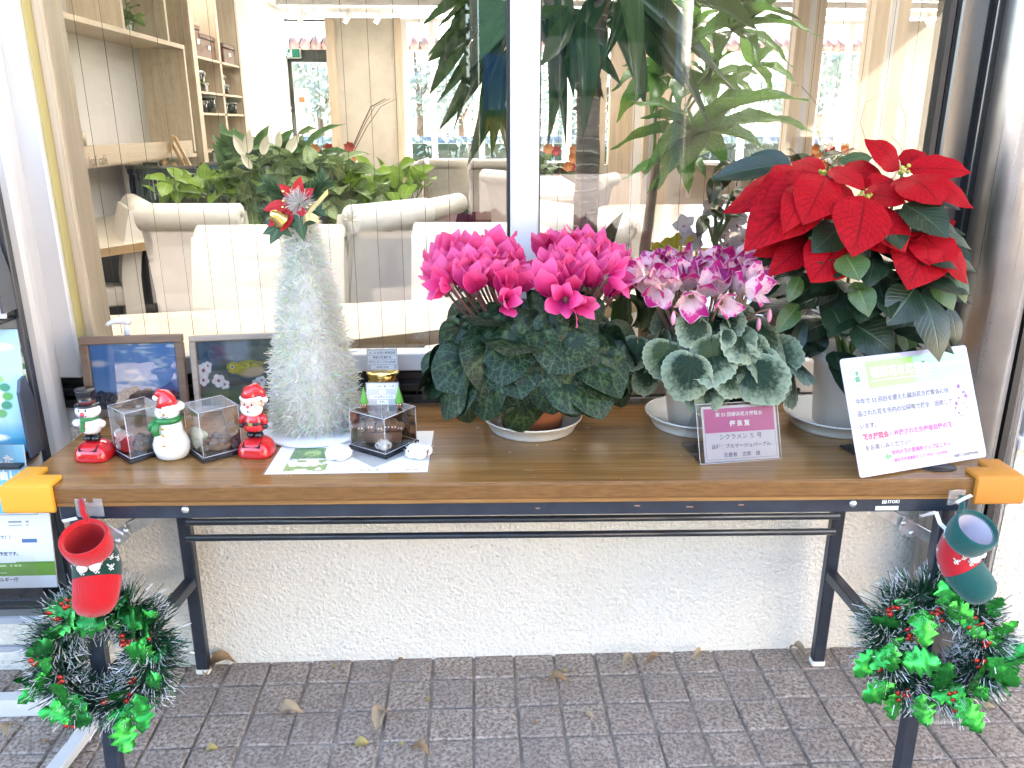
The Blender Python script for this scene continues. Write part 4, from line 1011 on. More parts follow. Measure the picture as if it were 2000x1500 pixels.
pp_me = [leaf_mesh('petal', pet_p, P_PETAL, w=.56, bend=b, fold=f, twist=tw, wave=.05, nu=6, nv=9, roll=.10) for b, f, tw in ((.7, .05, .5), (1.1, .12, -.4), (.3, .0, .9), (-.5, .1, .3))]
pw_me = [leaf_mesh('petal', pet_w, P_PETAL, w=.72, bend=b, fold=f, twist=tw, wave=.04, nu=6, nv=9, roll=.16) for b, f, tw in ((.8, .05, .4), (1.2, .15, -.4), (.4, .0, .7), (-.4, .1, .3))]
stalk = mat('cyclamen_stalk', (.13, .055, .045), .45, var=.3)
stalk_p = mat('cyclamen_stalk_pale', (.24, .13, .09), .45, var=.3)
def flower(par, base, tilt, meshes, size, root, stm, seed, splay=(.25, .75), npet=5):
    """stalk with a nodding head, the petals swept up and back from it"""
    rr = random.Random(seed); L = par.location; b = Vector(base); ax = Vector(tilt).normalized()
    mid = (Vector(root) * .45 + b * .55) + Vector(((b.x - root[0]) * .25, -.01, .02))
    mb = MB(); pts = []
    P0, P1, P2 = Vector(root), mid, b + Vector((0, 0, .004))
    for k in range(9):
        s_ = k / 8; pts.append(P0 * (1 - s_) ** 2 + P1 * 2 * s_ * (1 - s_) + P2 * s_ ** 2 - L)
    mb.tube(pts, [.0028] * 8 + [.0022], 6)
    mb.lathe([(0, -.010), (.0055, -.006), (.0075, .002), (.004, .008), (0, .009)], 10, M=Matrix.Translation(b - L))
    fl = mb.build('flower', stm, par)
    x = ax.orthogonal().normalized(); y = ax.cross(x); a0 = rr.uniform(0, 6.28)
    for k in range(npet):
        a = a0 + k * 2 * math.pi / npet + rr.uniform(-.2, .2); rad = x * math.cos(a) + y * math.sin(a)
        sp_ = rr.uniform(*splay); d = (ax * math.cos(sp_) + rad * math.sin(sp_)).normalized(); s_ = size * rr.uniform(.85, 1.12)
        p0 = b + rad * .004
        put_leaf('petal', rr.choice(meshes), fl, p0, p0 + d * s_, rad * -1 + ax * .25, wx=rr.uniform(.9, 1.15), org=L)
    return fl

def dome_leaves(par, name, meshes, c, rx, ry, z0, z1, n, size, seed, root, stm, front=1.0, hang=.7, zmin=.71):
    rr = random.Random(seed); L = par.location; sm = MB(); k = 0; tries = 0
    while k < n and tries < n * 6:
        tries += 1
        a = rr.uniform(0, 2 * math.pi); e = rr.random() ** 1.0
        h_ = e; rho = math.sqrt(max(0, 1 - h_ * h_)) * rr.uniform(.80, 1.0) if h_ < .97 else .2
        ca, sa = math.cos(a), math.sin(a)
        p = Vector((c[0] + ca * rho * rx, c[1] + sa * rho * ry, z0 + (z1 - z0) * h_))
        if p.y > 1.745: continue
        out = Vector((ca * rho, sa * rho * .9 - .15, h_ * .9 + .25)).normalized()
        down = Vector((ca * (.4 + .3 * rho), sa * .5 - .12, -hang * (1.15 - h_ * .8))) + Vector((rr.gauss(0, .3), rr.gauss(0, .2), rr.gauss(0, .22)))
        s_ = size * rr.uniform(.72, 1.15); tip = p + down.normalized() * s_
        if tip.z < zmin: tip.z = zmin + rr.uniform(0, .02); 
        if tip.y > 1.765: tip.y = 1.765
        nrm = out + Vector((rr.gauss(0, .42), rr.gauss(0, .25), rr.gauss(0, .38)))
        put_leaf(name, rr.choice(meshes), par, p, tip, nrm, wx=rr.uniform(.95, 1.15))
        sm.tube([Vector(root) - L, (Vector(root) * .4 + p * .6) - L + Vector((0, 0, .03)), p - L], [.003, .0025, .002], 5, cap=False); k += 1
    sm.build('leaf_stalks', stm, par)

# --- pink cyclamen
c1 = onZ(1040, 838, .70); c1.y = 1.595
saucer('white saucer under the pink cyclamen', (c1.x, c1.y, .7007), .104)
cy = thing('potted_cyclamen', 'pink cyclamen with dark marbled heart leaves in a terracotta pot', 'potted plant', (c1.x, c1.y, .7075)); L = cy.location
pot = MB().lathe([(0, 0), (.062, 0), (.080, .115), (.086, .117), (.087, .142), (.080, .142), (.077, .125), (0, .122)], 40).build('pot', terracotta, cy)
MB().lathe([(0, .124), (.076, .122)], 24).build('soil', soil, cy)
root1 = L + Vector((0, 0, .118))
dome_leaves(cy, 'leaf', hearts_g, (c1.x - .005, c1.y - .045), .195, .155, .825, .985, 96, .078, 21, root1, stalk, zmin=.785)
for k, (bx, by, tx, ty, Y, Yt, w_) in enumerate(((828 + 175, 720, 1010, 798, 1.42, 1.40, 1.05), (1075, 728, 1085, 808, 1.41, 1.39, .9), (1125, 728, 1143, 815, 1.43, 1.41, 1.0), (1020, 785, 1030, 845, 1.46, 1.45, 1.1), (1128, 665, 1140, 708, 1.42, 1.40, 1.25), (1072, 620, 1085, 665, 1.45, 1.43, 1.15), (1185, 690, 1190, 750, 1.46, 1.44, .9), (930, 730, 935, 800, 1.45, 1.43, 1.0), (955, 690, 930, 745, 1.46, 1.43, 1.0), (1000, 650, 1030, 690, 1.44, 1.42, .95), (1145, 590, 1150, 640, 1.50, 1.47, .95), (900, 640, 880, 690, 1.50, 1.47, 1.0), (868, 700, 835, 745, 1.54, 1.52, 1.0), (1160, 760, 1165, 822, 1.45, 1.45, .9), (905, 770, 925, 822, 1.50, 1.48, .9), (1205, 745, 1222, 790, 1.55, 1.53, .9), (1040, 690, 1050, 730, 1.41, 1.40, 1.1), (975, 750, 985, 800, 1.44, 1.43, 1.0), (1108, 650, 1098, 700, 1.43, 1.41, 1.0), (1095, 590, 1085, 618, 1.50, 1.47, 1.0))):
    put_leaf('leaf', hearts_g[k % 4], cy, onY(bx, by, Y), onY(tx, ty, Yt), (random.uniform(-.3, .3), -1, .45), wx=w_)
rr = random.Random(31); pts = []
for cx, n_, x0, x1 in ((943, 20, 868, 1012), (1132, 20, 1070, 1206)):
    k = 0; tries = 0
    while k < n_ and tries < 900:
        tries += 1
        px, f = rr.uniform(x0, x1), rr.random(); py = 500 + 72 * f + 24 * (abs(px - cx) / 80) ** 2
        if any(abs(px - q[0]) < 17 and abs(py - q[1]) < 15 for q in pts): continue
        pts.append((px, py, f)); k += 1
        Y = 1.66 - .17 * f; b = onY(px, py, Y)
        tl = Vector(((px - cx) / 78 * .40, -.10 - .18 * f, 1))
        flower(cy, b, tl, pp_me, .070, root1, stalk, 100 + len(pts), splay=(.12, .60))
for px, py, tl in ((985, 590, (.2, -.7, .25)), (1105, 585, (-.2, -.7, .2)), (1185, 545, (.9, -.5, .1)), (880, 560, (-.6, -.5, .1)), (1120, 590, (.5, -.6, -.1))):
    flower(cy, onY(px, py, 1.46), tl, pp_me, .055, root1, stalk, px, splay=(.3, .85))

# --- white and magenta cyclamen
c2 = onZ(1358, 830, .70); c2.y = 1.60
saucer('white saucer under the white and magenta cyclamen', (c2.x, c2.y, .7007), .105)
cw = thing('potted_cyclamen', 'white and magenta cyclamen with silver-edged leaves in a white pot', 'potted plant', (c2.x - .008, c2.y, .7075)); L = cw.location
MB().lathe([(0, 0), (.048, 0), (.065, .118), (.070, .120), (.070, .132), (.064, .132), (.062, .12), (0, .118)], 40).build('pot', white_pot, cw)
MB().lathe([(0, .119), (.062, .117)], 24).build('soil', soil, cw)
root2 = L + Vector((0, 0, .115))
dome_leaves(cw, 'leaf', hearts_s, (c2.x + .015, c2.y - .04), .15, .125, .835, .955, 62, .072, 23, root2, stalk_p, zmin=.79)
for k, (bx, by, tx, ty, Y, Yt, w_) in enumerate(((1305, 680, 1288, 738, 1.46, 1.44, 1.1), (1350, 708, 1322, 778, 1.43, 1.41, 1.0), (1390, 672, 1400, 738, 1.45, 1.43, 1.0), (1480, 718, 1502, 776, 1.45, 1.43, 1.15), (1365, 630, 1340, 668, 1.47, 1.44, 1.1), (1462, 668, 1490, 708, 1.48, 1.45, 1.0), (1245, 670, 1233, 722, 1.50, 1.48, .9), (1262, 720, 1265, 770, 1.52, 1.50, 1.0), (1425, 725, 1410, 770, 1.48, 1.46, 1.1), (1415, 650, 1428, 672, 1.46, 1.44, 1.0), (1500, 690, 1525, 720, 1.53, 1.50, .9), (1440, 770, 1418, 800, 1.48, 1.46, .8))):
    put_leaf('leaf', hearts_s[k % 4], cw, onY(bx, by, Y), onY(tx, ty, Yt), (random.uniform(-.25, .25), -1, .45), wx=w_)
rr = random.Random(37); pts = []; tries = 0
while len(pts) < 26 and tries < 2000:
    tries += 1
    px, f = rr.uniform(1268, 1472), rr.random(); py = 535 + 52 * f - 12 * abs(px - 1368) / 100
    if any(abs(px - q_[0]) < 15 and abs(py - q_[1]) < 13 for q_ in pts): continue
    pts.append((px, py)); b = onY(px, py, 1.65 - .15 * f)
    flower(cw, b, Vector(((px - 1368) / 100 * .5, -.12 - .25 * f, 1)), pw_me, .060, root2, stalk_p, 300 + len(pts), splay=(.15, .65))
for px, py, tl in ((1290, 560, (-.4, -.7, -.2)), (1350, 575, (-.1, -.7, -.3)), (1405, 590, (.2, -.7, -.1)), (1455, 565, (.6, -.5, .1)), (1260, 535, (-.9, -.4, .2))):
    flower(cw, onY(px, py, 1.47), tl, pw_me, .05, root2, stalk_p, px, splay=(.3, .8))
bud = mat('cyclamen_bud', (.62, .25, .34), .45, var=.3)
for px, py, Y in ((1315, 620, 1.44), (1503, 615, 1.50), (1482, 632, 1.50)):
    b = onY(px, py, Y); mb = MB().lathe([(0, -.016), (.004, -.010), (.005, 0), (.003, .008), (0, .012)], 10, M=Matrix.Translation(b - L))
    p0, p2 = root2 - L, b - L + Vector((0, 0, .012)); p1 = (p0 + p2) / 2 + Vector((0, 0, .05))
    o_ = mb.build('bud', bud, cw); MB().tube([p0 * (1 - s_) ** 2 + p1 * 2 * s_ * (1 - s_) + p2 * s_ ** 2 for s_ in [k / 8 for k in range(9)]], .002, 5).build('bud_stalk', stalk_p, cw)

# --- red poinsettia
c3 = onZ(1643, 838, .70); c3.y = 1.585
saucer('white saucer under the red poinsettia', (c3.x, c3.y, .7007), .108)
po = thing('potted_poinsettia', 'big red poinsettia with broad green leaves in a white pot', 'potted plant', (c3.x + .015, c3.y, .7075)); L = po.location
MB().lathe([(0, 0), (.062, 0), (.072, .135), (.080, .137), (.081, .158), (.074, .158), (.071, .14), (0, .138)], 44).build('pot', white_pot, po)
MB().lathe([(0, .139), (.071, .137)], 24).build('soil', soil, po)
red = leaf_mat('poinsettia_bract', (.22, .001, .004), (.41, .003, .010), vein=(.18, .001, .004), n_veins=11, vstr=.55, rough=.55, trans=.22, spec=.12, slope=1.1, var=.5, vw=.2)
gdk = leaf_mat('poinsettia_leaf', (.005, .016, .008), (.011, .028, .012), vein=(.03, .06, .025), n_veins=11, vstr=.55, rough=.34, trans=.08, slope=1.2)
glt = leaf_mat('poinsettia_leaf_young', (.020, .052, .012), (.05, .10, .020), vein=(.10, .16, .045), n_veins=11, vstr=.6, rough=.36, trans=.15, slope=1.2)
bract = [leaf_mesh('bract', red, P_POINT, w=1.0, bend=b, fold=f, wave=w_, nu=6, nv=10, curl=c_, roll=.10) for b, f, w_, c_ in ((.6, .04, .015, .1), (.9, .08, .02, -.1), (.2, .0, .012, .25))]
plf = [leaf_mesh('leaf', m_, P_POINT, w=1.0, bend=b, fold=f, wave=.012, nu=6, nv=9, roll=.08) for m_ in (gdk, glt) for b, f in ((.5, .08), (.9, .02))]
BR = [(1600, 342, 1470, 420, 84, 1.60, 1.55), (1590, 350, 1490, 470, 80, 1.56, 1.51), (1650, 360, 1610, 430, 60, 1.55, 1.50), (1720, 400, 1715, 470, 64, 1.52, 1.47), (1745, 352, 1700, 400, 60, 1.56, 1.52), (1830, 470, 1845, 500, 60, 1.51, 1.46), (1560, 470, 1470, 500, 44, 1.56, 1.54),
  # base px, tip px, width px, base Y, tip Y
 (1612, 345, 1452, 492, 100, 1.58, 1.50), (1606, 340, 1412, 416, 62, 1.60, 1.58), (1575, 358, 1530, 456, 48, 1.54, 1.47), (1613, 345, 1567, 440, 74, 1.54, 1.47),
 (1618, 350, 1630, 408, 62, 1.57, 1.52), (1612, 338, 1545, 318, 44, 1.60, 1.64), (1618, 332, 1690, 372, 40, 1.56, 1.50), (1640, 332, 1737, 362, 56, 1.60, 1.58), (1560, 345, 1500, 372, 60, 1.58, 1.55),
 (1688, 384, 1663, 503, 84, 1.50, 1.43), (1690, 440, 1752, 496, 64, 1.52, 1.47), (1705, 418, 1768, 494, 64, 1.50, 1.44), (1690, 380, 1770, 398, 46, 1.54, 1.50), (1684, 376, 1700, 350, 30, 1.55, 1.53), (1682, 390, 1735, 420, 50, 1.53, 1.5), (1690, 370, 1712, 372, 26, 1.52, 1.5),
 (1757, 332, 1688, 272, 54, 1.58, 1.60), (1762, 326, 1808, 298, 40, 1.60, 1.63), (1770, 332, 1898, 338, 44, 1.58, 1.56), (1778, 342, 1903, 408, 46, 1.56, 1.50), (1768, 346, 1838, 402, 84, 1.54, 1.47), (1760, 318, 1775, 305, 22, 1.6, 1.6), (1765, 345, 1790, 400, 60, 1.55, 1.5),
 (1808, 455, 1772, 567, 88, 1.50, 1.43), (1800, 458, 1858, 532, 64, 1.49, 1.43), (1814, 456, 1890, 556, 46, 1.50, 1.45), (1806, 452, 1764, 414, 38, 1.53, 1.52), (1815, 455, 1868, 432, 40, 1.54, 1.52), (1800, 465, 1815, 520, 50, 1.48, 1.43), (1820, 470, 1836, 560, 40, 1.52, 1.5),
 (1582, 472, 1500, 540, 48, 1.55, 1.50), (1642, 472, 1583, 552, 78, 1.51, 1.44), (1650, 480, 1700, 540, 52, 1.56, 1.52), (1590, 440, 1520, 480, 60, 1.60, 1.56)]
for k, (bx, by, tx, ty, w_, Yb, Yt) in enumerate(BR):
    b, e = onY(bx, by, Yb), onY(tx, ty, Yt); Ln = (e - b).length
    put_leaf('bract', bract[k % 3], po, b, e, ((tx - bx) * .0012, -1, .75 if ty > by - 10 else 1.2), wx=(w_ / 930) / Ln * 1.2)
GR = [(1765, 398, 1852, 466, 80, 1.50, 1.43, 0), (1640, 444, 1585, 494, 64, 1.52, 1.47, 0), (1650, 498, 1678, 549, 66, 1.46, 1.42, 2), (1668, 550, 1697, 620, 52, 1.46, 1.42, 2), (1788, 562, 1732, 636, 74, 1.47, 1.42, 0),
 (1795, 572, 1834, 708, 66, 1.46, 1.40, 1), (1662, 630, 1748, 694, 84, 1.48, 1.44, 0), (1820, 545, 1862, 608, 44, 1.48, 1.44, 3), (1848, 512, 1886, 594, 38, 1.50, 1.46, 3), (1852, 600, 1866, 682, 34, 1.52, 1.50, 1), (1622, 600, 1652, 662, 64, 1.50, 1.46, 0),
 (1562, 540, 1538, 592, 30, 1.50, 1.47, 3), (1560, 594, 1514, 652, 38, 1.52, 1.49, 2), (1570, 628, 1540, 708, 30, 1.54, 1.51, 0), (1628, 686, 1645, 728, 48, 1.52, 1.48, 0), (1762, 640, 1778, 700, 38, 1.50, 1.47, 2), (1530, 322, 1388, 350, 48, 1.64, 1.66, 0), (1545, 325, 1466, 302, 40, 1.66, 1.68, 0), (1640, 318, 1705, 308, 28, 1.66, 1.68, 3),
 (1565, 455, 1472, 525, 50, 1.58, 1.54, 0), (1520, 520, 1475, 590, 44, 1.60, 1.57, 0), (1600, 545, 1560, 580, 50, 1.55, 1.52, 0), (1700, 560, 1728, 620, 40, 1.52, 1.50, 0), (1640, 560, 1610, 640, 56, 1.55, 1.52, 0), (1730, 600, 1790, 660, 60, 1.54, 1.50, 0), (1870, 480, 1880, 530, 40, 1.56, 1.52, 0), (1600, 640, 1580, 700, 50, 1.56, 1.54, 0), (1800, 620, 1810, 690, 50, 1.54, 1.50, 0), (1560, 400, 1480, 430, 50, 1.64, 1.62, 0), (1700, 640, 1695, 705, 60, 1.52, 1.48, 0)]
for k, (bx, by, tx, ty, w_, Yb, Yt, v_) in enumerate(GR):
    b, e = onY(bx, by, Yb), onY(tx, ty, Yt); Ln = (e - b).length
    put_leaf('leaf', plf[v_], po, b, e, ((tx - bx) * .0015, -1, .6), wx=(w_ / 930) / Ln)
rr = random.Random(77); root3 = L + Vector((0, 0, .135))
for k in range(120):
    a = rr.uniform(0, 6.28); p = L + Vector((math.cos(a) * rr.uniform(.03, .13), math.sin(a) * rr.uniform(.02, .09), rr.uniform(.15, .47))) ; d = Vector((math.cos(a), math.sin(a) * .7, rr.uniform(-.5, .1))).normalized()
    e = p + d * rr.uniform(.08, .13); 
    if e.y > 1.74: e.y = 1.74
    put_leaf('leaf', plf[rr.choice((0, 0, 1))], po, p, e, (math.cos(a) * .3, math.sin(a) * .3 - .3, 1), wx=.55)
cen = [(1610, 342, 1.57), (1686, 382, 1.52), (1764, 334, 1.57), (1808, 458, 1.51), (1644, 474, 1.53), (1580, 474, 1.56)]
cyath = mat('yellow_green_bud', (.30, .30, .04), .4, var=.4, vscale=90)
for k, (px, py, Y) in enumerate(cen):
    e = onY(px, py, Y) - L; p0 = Vector((rr.uniform(-.02, .02), rr.uniform(-.02, .02), .135)); p1 = (p0 + e) / 2 + Vector((e.x * .1, .03, -.03))
    MB().tube([p0 * (1 - s_) ** 2 + p1 * 2 * s_ * (1 - s_) + e * s_ ** 2 for s_ in [q_ / 8 for q_ in range(9)]], [.005 - .0003 * q_ for q_ in range(9)], 7).build('branch', green_stem, po)
    mb = MB()
    for q_ in range(7): mb.ball(e + Vector((rr.uniform(-.010, .010), rr.uniform(-.012, .004), rr.uniform(-.004, .012))), .0042, 7, 5)
    mb.build('flower_buds', cyath, po)
# ------------------------------------------------------------------ small things on the table
TZ = .7007
clear = m_glass('clear_acrylic', (.955, .955, .97))
edge_clear = NT('acrylic_edge'); edge_clear.set(Base_Color=(.80, .80, .84), Roughness=.15, Transmission_Weight=.35); edge_clear = edge_clear.m
black_gloss = mat('black_gloss_plastic', (.012, .012, .015), .18)
red_gloss = mat('red_gloss_plastic', (.52, .012, .015), .16, coat=.4)
white_gloss = mat('white_gloss_plastic', (.76, .74, .74), .28, coat=.2)
green_gloss = mat('green_gloss_plastic', (.02, .17, .04), .3)
ink = mat('black_ink', (.02, .02, .025), .5)
skin = mat('pink_face_paint', (.66, .38, .28), .4)
gold = mat('gold_metal', (.72, .52, .18), .22, metal=1)
def wood_frame(lab, bl, br, hgt, fw_, m, fn, tilt, nx, ny):
    bl, br = Vector(bl), Vector(br); x = (br - bl).normalized(); w_ = (br - bl).length; back = Vector((-x.y, x.x, 0))
    up = (Vector((0, 0, 1)) * math.cos(tilt) + back * math.sin(tilt)).normalized()
    t = thing('picture_frame', lab, 'picture frame', bl, group='framed photographs'); Mx = frame_M((0, 0, 0), x, up)
    for a, b in (((0, 0), (w_, fw_)), ((0, hgt - fw_), (w_, hgt)), ((0, fw_), (fw_, hgt - fw_)), ((w_ - fw_, fw_), (w_, hgt - fw_))):
        MB().bbox((a[0], a[1], -.012), (b[0], b[1], .006), bev=.002, M=Mx).build('frame_side', m, t)
    MB().bbox((.004, .004, -.013), (w_ - .004, hgt - .004, -.006), M=Mx).build('back_board', mat('dark_card', (.03, .025, .02), .7), t)
    pw, ph = w_ - 2 * fw_, hgt - 2 * fw_
    link('photo_print', print_mesh('photo_print', pw, ph, nx, ny, fn), t, M=Mx @ Matrix.Translation((fw_, fw_, -.0055))).data.materials.append(print_mat('photo_ink', .3))
    MB().add([(fw_, fw_, -.002), (w_ - fw_, fw_, -.002), (w_ - fw_, hgt - fw_, -.002), (fw_, hgt - fw_, -.002)], [(0, 1, 2, 3)], M=Mx).build('cover_glass', clear, t)
    MB().beam(Mx @ Vector((w_ / 2, hgt * .7, -.014)), Mx @ Vector((w_ / 2, hgt * .7, -.014)) + back * .035 - Vector((0, 0, hgt * .68)), .03, .003).build('strut', mat('dark_card', 0), t)
def pic_mountain(U, V):
    c = lay(np.zeros(U.shape + (3,)) + hexc('6f9fd2'), V * 1.0, hexc('4f86c6'))
    c = lay(c, np.clip((.55 - V) * 1.6, 0, 1), hexc('9cc0e4'))
    cl = nz(U, V * 3.2, 5, 2) * .6 + nz(U, V * 3, 13, 3) * .4
    c = lay(c, np.clip((cl - .55) * 5, 0, 1) * np.clip((V - .45) * 5, 0, 1) * np.clip((U + V * .3 - .45) * 4, 0, 1) * .8, hexc('dfe3ea'))
    c = lay(c, ell(U, V, .08, .70, .10, .05, .9), hexc('e6dfe0'))
    ridge = .30 + .20 * np.clip(1 - np.abs(U - .54) / .30, 0, 1) ** 1.3 + .012 * nz(U, U * 0, 30, 5)
    c = lay(c, np.clip((ridge - V) * 90, 0, 1), hexc('7fa3cc')); snow = np.clip((V - .36 + .05 * nz(U, V, 22, 6)) * 16, 0, 1) * np.clip((ridge - V) * 90, 0, 1)
    c = lay(c, snow, hexc('d6dbe8')); c = lay(c, ell(U, V, .47, .50, .13, .10, .6) * nz(U, V, 12, 8) * 1.3, hexc('efe3dc'))
    r2 = .26 + .22 * np.clip((U - .72) / .3, 0, 1) + .01 * nz(U, U * 0, 40, 9); c = lay(c, np.clip((r2 - V) * 90, 0, 1), hexc('3f6da6'))
    tr = .20 + .10 * nz(U, U * 0, 26, 11) + .05 * ell(U, V * 0, .5, 0, .2, 1, .8); c = lay(c, np.clip((tr - V) * 60, 0, 1), hexc('3a3c4c'))
    return lay(c, np.clip((tr - V) * 60, 0, 1) * (nz(U, V, 40, 12) > .58), hexc('6a6460'))
def pic_bird(U, V):
    b = nz(U, V, 4, 20); c = lay(np.zeros(U.shape + (3,)) + hexc('2c333c'), b * .9, hexc('566a66')); c = lay(c, ell(U, V, .10, .86, .18, .28, .5), hexc('1f4668')); c = lay(c, ell(U, V, .42, .90, .14, .3, .6), hexc('7d8a98'))
    c = lay(c, ell(U, V, .30, .12, .35, .14, 1), hexc('6f7f58'))
    br = np.abs(V - (.42 - .10 * np.sin(U * 4.2))) < .018; c = lay(c, br * 1.0, hexc('4a3a34')); br2 = np.abs(U - (.84 - .12 * (1 - V))) < .016; c = lay(c, br2 * 1.0, hexc('3a2723'))
    c = lay(c, ell(U, V, .52, .56, .16, .115, .2, .25), hexc('a89c2c')); c = lay(c, ell(U, V, .58, .49, .13, .075, .5, .3), hexc('cfae86')); c = lay(c, ell(U, V, .64, .62, .15, .035, .4, .16), hexc('77702c')); c = lay(c, ell(U, V, .55, .60, .12, .04, .6, .2) * (nz(U, V, 50, 23) > .45), hexc('c6b944'))
    c = lay(c, ell(U, V, .37, .57, .075, .09, .25), hexc('b9a92e')); c = lay(c, ell(U, V, .355, .585, .019, .027, .3), hexc('efeee6')); c = lay(c, ell(U, V, .355, .585, .011, .016, .3), hexc('14110f')); c = lay(c, ell(U, V, .295, .535, .03, .010, .3, .5), hexc('3a3a3c'))
    for k, (x, y, s) in enumerate(((.05, .55, .09), (.04, .40, .07), (.20, .38, .08), (.26, .32, .06), (.62, .30, .08), (.66, .36, .05), (.86, .95, .09), (.94, .90, .07), (.88, .70, .10), (.80, .60, .07), (.93, .62, .07), (.84, .42, .07), (.92, .30, .09), (.10, .62, .05))):
        for q_ in range(5):
            a = q_ * 1.2566 + k; c = lay(c, ell(U, V, x + .5 * s * math.cos(a), y + .75 * s * math.sin(a), s * .42, s * .6, .25), hexc(('efe9e2', 'e6dcd6', 'f4efe8')[q_ % 3]))
        c = lay(c, ell(U, V, x, y, s * .2, s * .3, .4), hexc('8a3a34'))
    return c
walnut = m_wood('walnut_frame', (.115, .070, .045), (.20, .135, .095), axis=0, rough=.5); greywood = m_wood('grey_oak_frame', (.32, .25, .19), (.42, .34, .27), axis=0, rough=.5)
A = onZ(174, 816, TZ); B = onZ(371, 808, TZ); A.z = B.z = TZ
wood_frame('walnut frame with a photo of a snowy mountain under blue sky', A, B, .178, .017, walnut, pic_mountain, R(5), 200, 140)
A = onZ(383, 806, TZ); B = onZ(588, 795, TZ); A.z = B.z = TZ
wood_frame('grey wood frame with a photo of a yellow bird among plum blossom', A, B, .172, .013, greywood, pic_bird, R(6), 220, 160)

pmp = onY(258, 700, 1.752)
pb = thing('pump_bottle', 'clear hand-gel bottle with white pump behind the mountain photo', 'bottle', (pmp.x, 1.747, TZ))
MB().lathe([(0, 0), (.026, 0), (.027, .004), (.027, .095), (.024, .112), (.012, .122), (.012, .128)], 28).build('bottle_body', clear, pb)
MB().lathe([(.0145, .122), (.0150, .124), (.0150, .146), (.0135, .148), (.008, .149), (.0075, .152)], 24).build('pump_collar', white_gloss, pb)
MB().tube([(0, 0, .150), (0, 0, .172)], .0055, 12).build('pump_stem', white_gloss, pb)
MB().tube([(.010, 0, .177), (.0, 0, .180), (-.018, -.002, .180), (-.034, -.004, .175), (-.037, -.004, .171)], [.0065, .0075, .006, .0042, .0035], 10).build('pump_nozzle', white_gloss, pb)
pb.scale = (1.08, 1.0, 1.13)

def solar_base(t):
    mb = MB(); pr = []
    for j, (z, k) in enumerate(((0, 1.0), (.004, 1.03), (.014, 1.0), (.024, .88), (.031, .68), (.034, .48), (.035, 0.0))):
        pr.append((k, z))
    vs_, fs = [], []; n = 36
    for k, z in pr:
        for i in range(n):
            a = 2 * math.pi * i / n; c_, s_ = math.cos(a), math.sin(a); e = .62
            x = .0325 * k * math.copysign(abs(c_) ** e, c_); y = .029 * k * math.copysign(abs(s_) ** e, s_); vs_.append((x, y + (.004 * (1 - k)), z))
    for j in range(len(pr) - 1):
        for i in range(n): fs.append((j * n + i, j * n + (i + 1) % n, (j + 1) * n + (i + 1) % n, (j + 1) * n + i))
    fs.append(tuple(range(n))[::-1]); mb.add(vs_, fs, smooth=True); mb.build('base', red_gloss, t)
    Mp = Matrix.Translation((0, -.0195, .0262)) @ Matrix.Rotation(R(40), 4, 'X'); MB().box((0, 0, 0), (.036, .015, .003), M=Mp, bev=.001).build('solar_panel', black_gloss, t)
    for s in (-1, 1): MB().ball((s * .008, -.002, .041), (.0085, .010, .007), 14, 8).lathe([(.0065, .040), (.0062, .054)], 12, c=(s * .0075, .001, 0)).build('boot', black_gloss, t)
def eyes(t, pts, r, m=ink, name='eye'):
    for p in pts: MB().ball(p, (r, r * .5, r * 1.2), 8, 6).build(name, m, t)
p = onZ(188, 893, TZ)
sm_ = thing('solar_snowman', 'little dancing snowman in a black top hat on a red solar base', 'figurine', (p.x, p.y, TZ), R(-6))
solar_base(sm_)
MB().lathe([(.004, .050), (.015, .052), (.0195, .060), (.0195, .068), (.0165, .078), (.013, .084)], 24, sy=.85).build('body', white_gloss, sm_)
MB().ball((0, -.001, .096), (.0235, .0195, .0155), 24, 14).build('head', white_gloss, sm_)
for s in (-1, 1): MB().ball((s * .0235, -.004, .071), (.0085, .008, .0075), 12, 8).tube([(s * .016, 0, .074), (s * .022, -.003, .072)], .006, 8).build('arm', white_gloss, sm_)
mb = MB().lathe([(.0150, -.003), (.0168, 0), (.0150, .004)], 20, c=(0, 0, .081)); mb.box((-.0125, -.0165, .069), (.009, .004, .024), bev=.0015, M=Matrix.Rotation(.1, 4, 'Y')); mb.build('scarf', green_gloss, sm_)
hat = MB().lathe([(0, .106), (.0215, .106), (.0225, .108), (.021, .110), (.0140, .1105), (.0165, .128), (.0180, .136), (.0175, .138), (0, .1375)], 28).build('top_hat', black_gloss, sm_)
MB().lathe([(.0142, .1108), (.0150, .1115), (.0155, .1160), (.0151, .1165)], 28).build('hat_band', mat('dark_red_band', (.10, .01, .01), .4), hat)
eyes(sm_, [(-.007, -.0185, .1005), (.006, -.0187, .1005)], .0022); MB().ball((-.0005, -.0205, .0945), .0042, 10, 8).build('nose', mat('rose_nose', (.62, .06, .08), .35), sm_)
MB().tube([(-.006, -.0190, .0900), (-.001, -.0198, .0882), (.006, -.0188, .0900)], .0008, 6).build('mouth', ink, sm_)
for z in (.073, .066): MB().ball((-.002, -.0165, z), .0019, 8, 6).build('button', red_gloss, sm_)
p = onZ(503, 886, TZ)
sa = thing('solar_santa', 'little dancing Santa on a red solar base beside the laminated sheet', 'figurine', (p.x, p.y, TZ), R(-10))
solar_base(sa)
MB().lathe([(.010, .050), (.0205, .052), (.0215, .057), (.0195, .068), (.0165, .080), (.010, .086)], 26, sy=.85).build('coat', red_gloss, sa)
belt = MB().lathe([(.0206, .0635), (.0212, .0638), (.0208, .0690), (.0198, .0692)], 26, sy=.86).build('belt', black_gloss, sa)
MB().box((0, -.0183, .0664), (.008, .002, .007), bev=.0008).build('buckle', gold, belt)
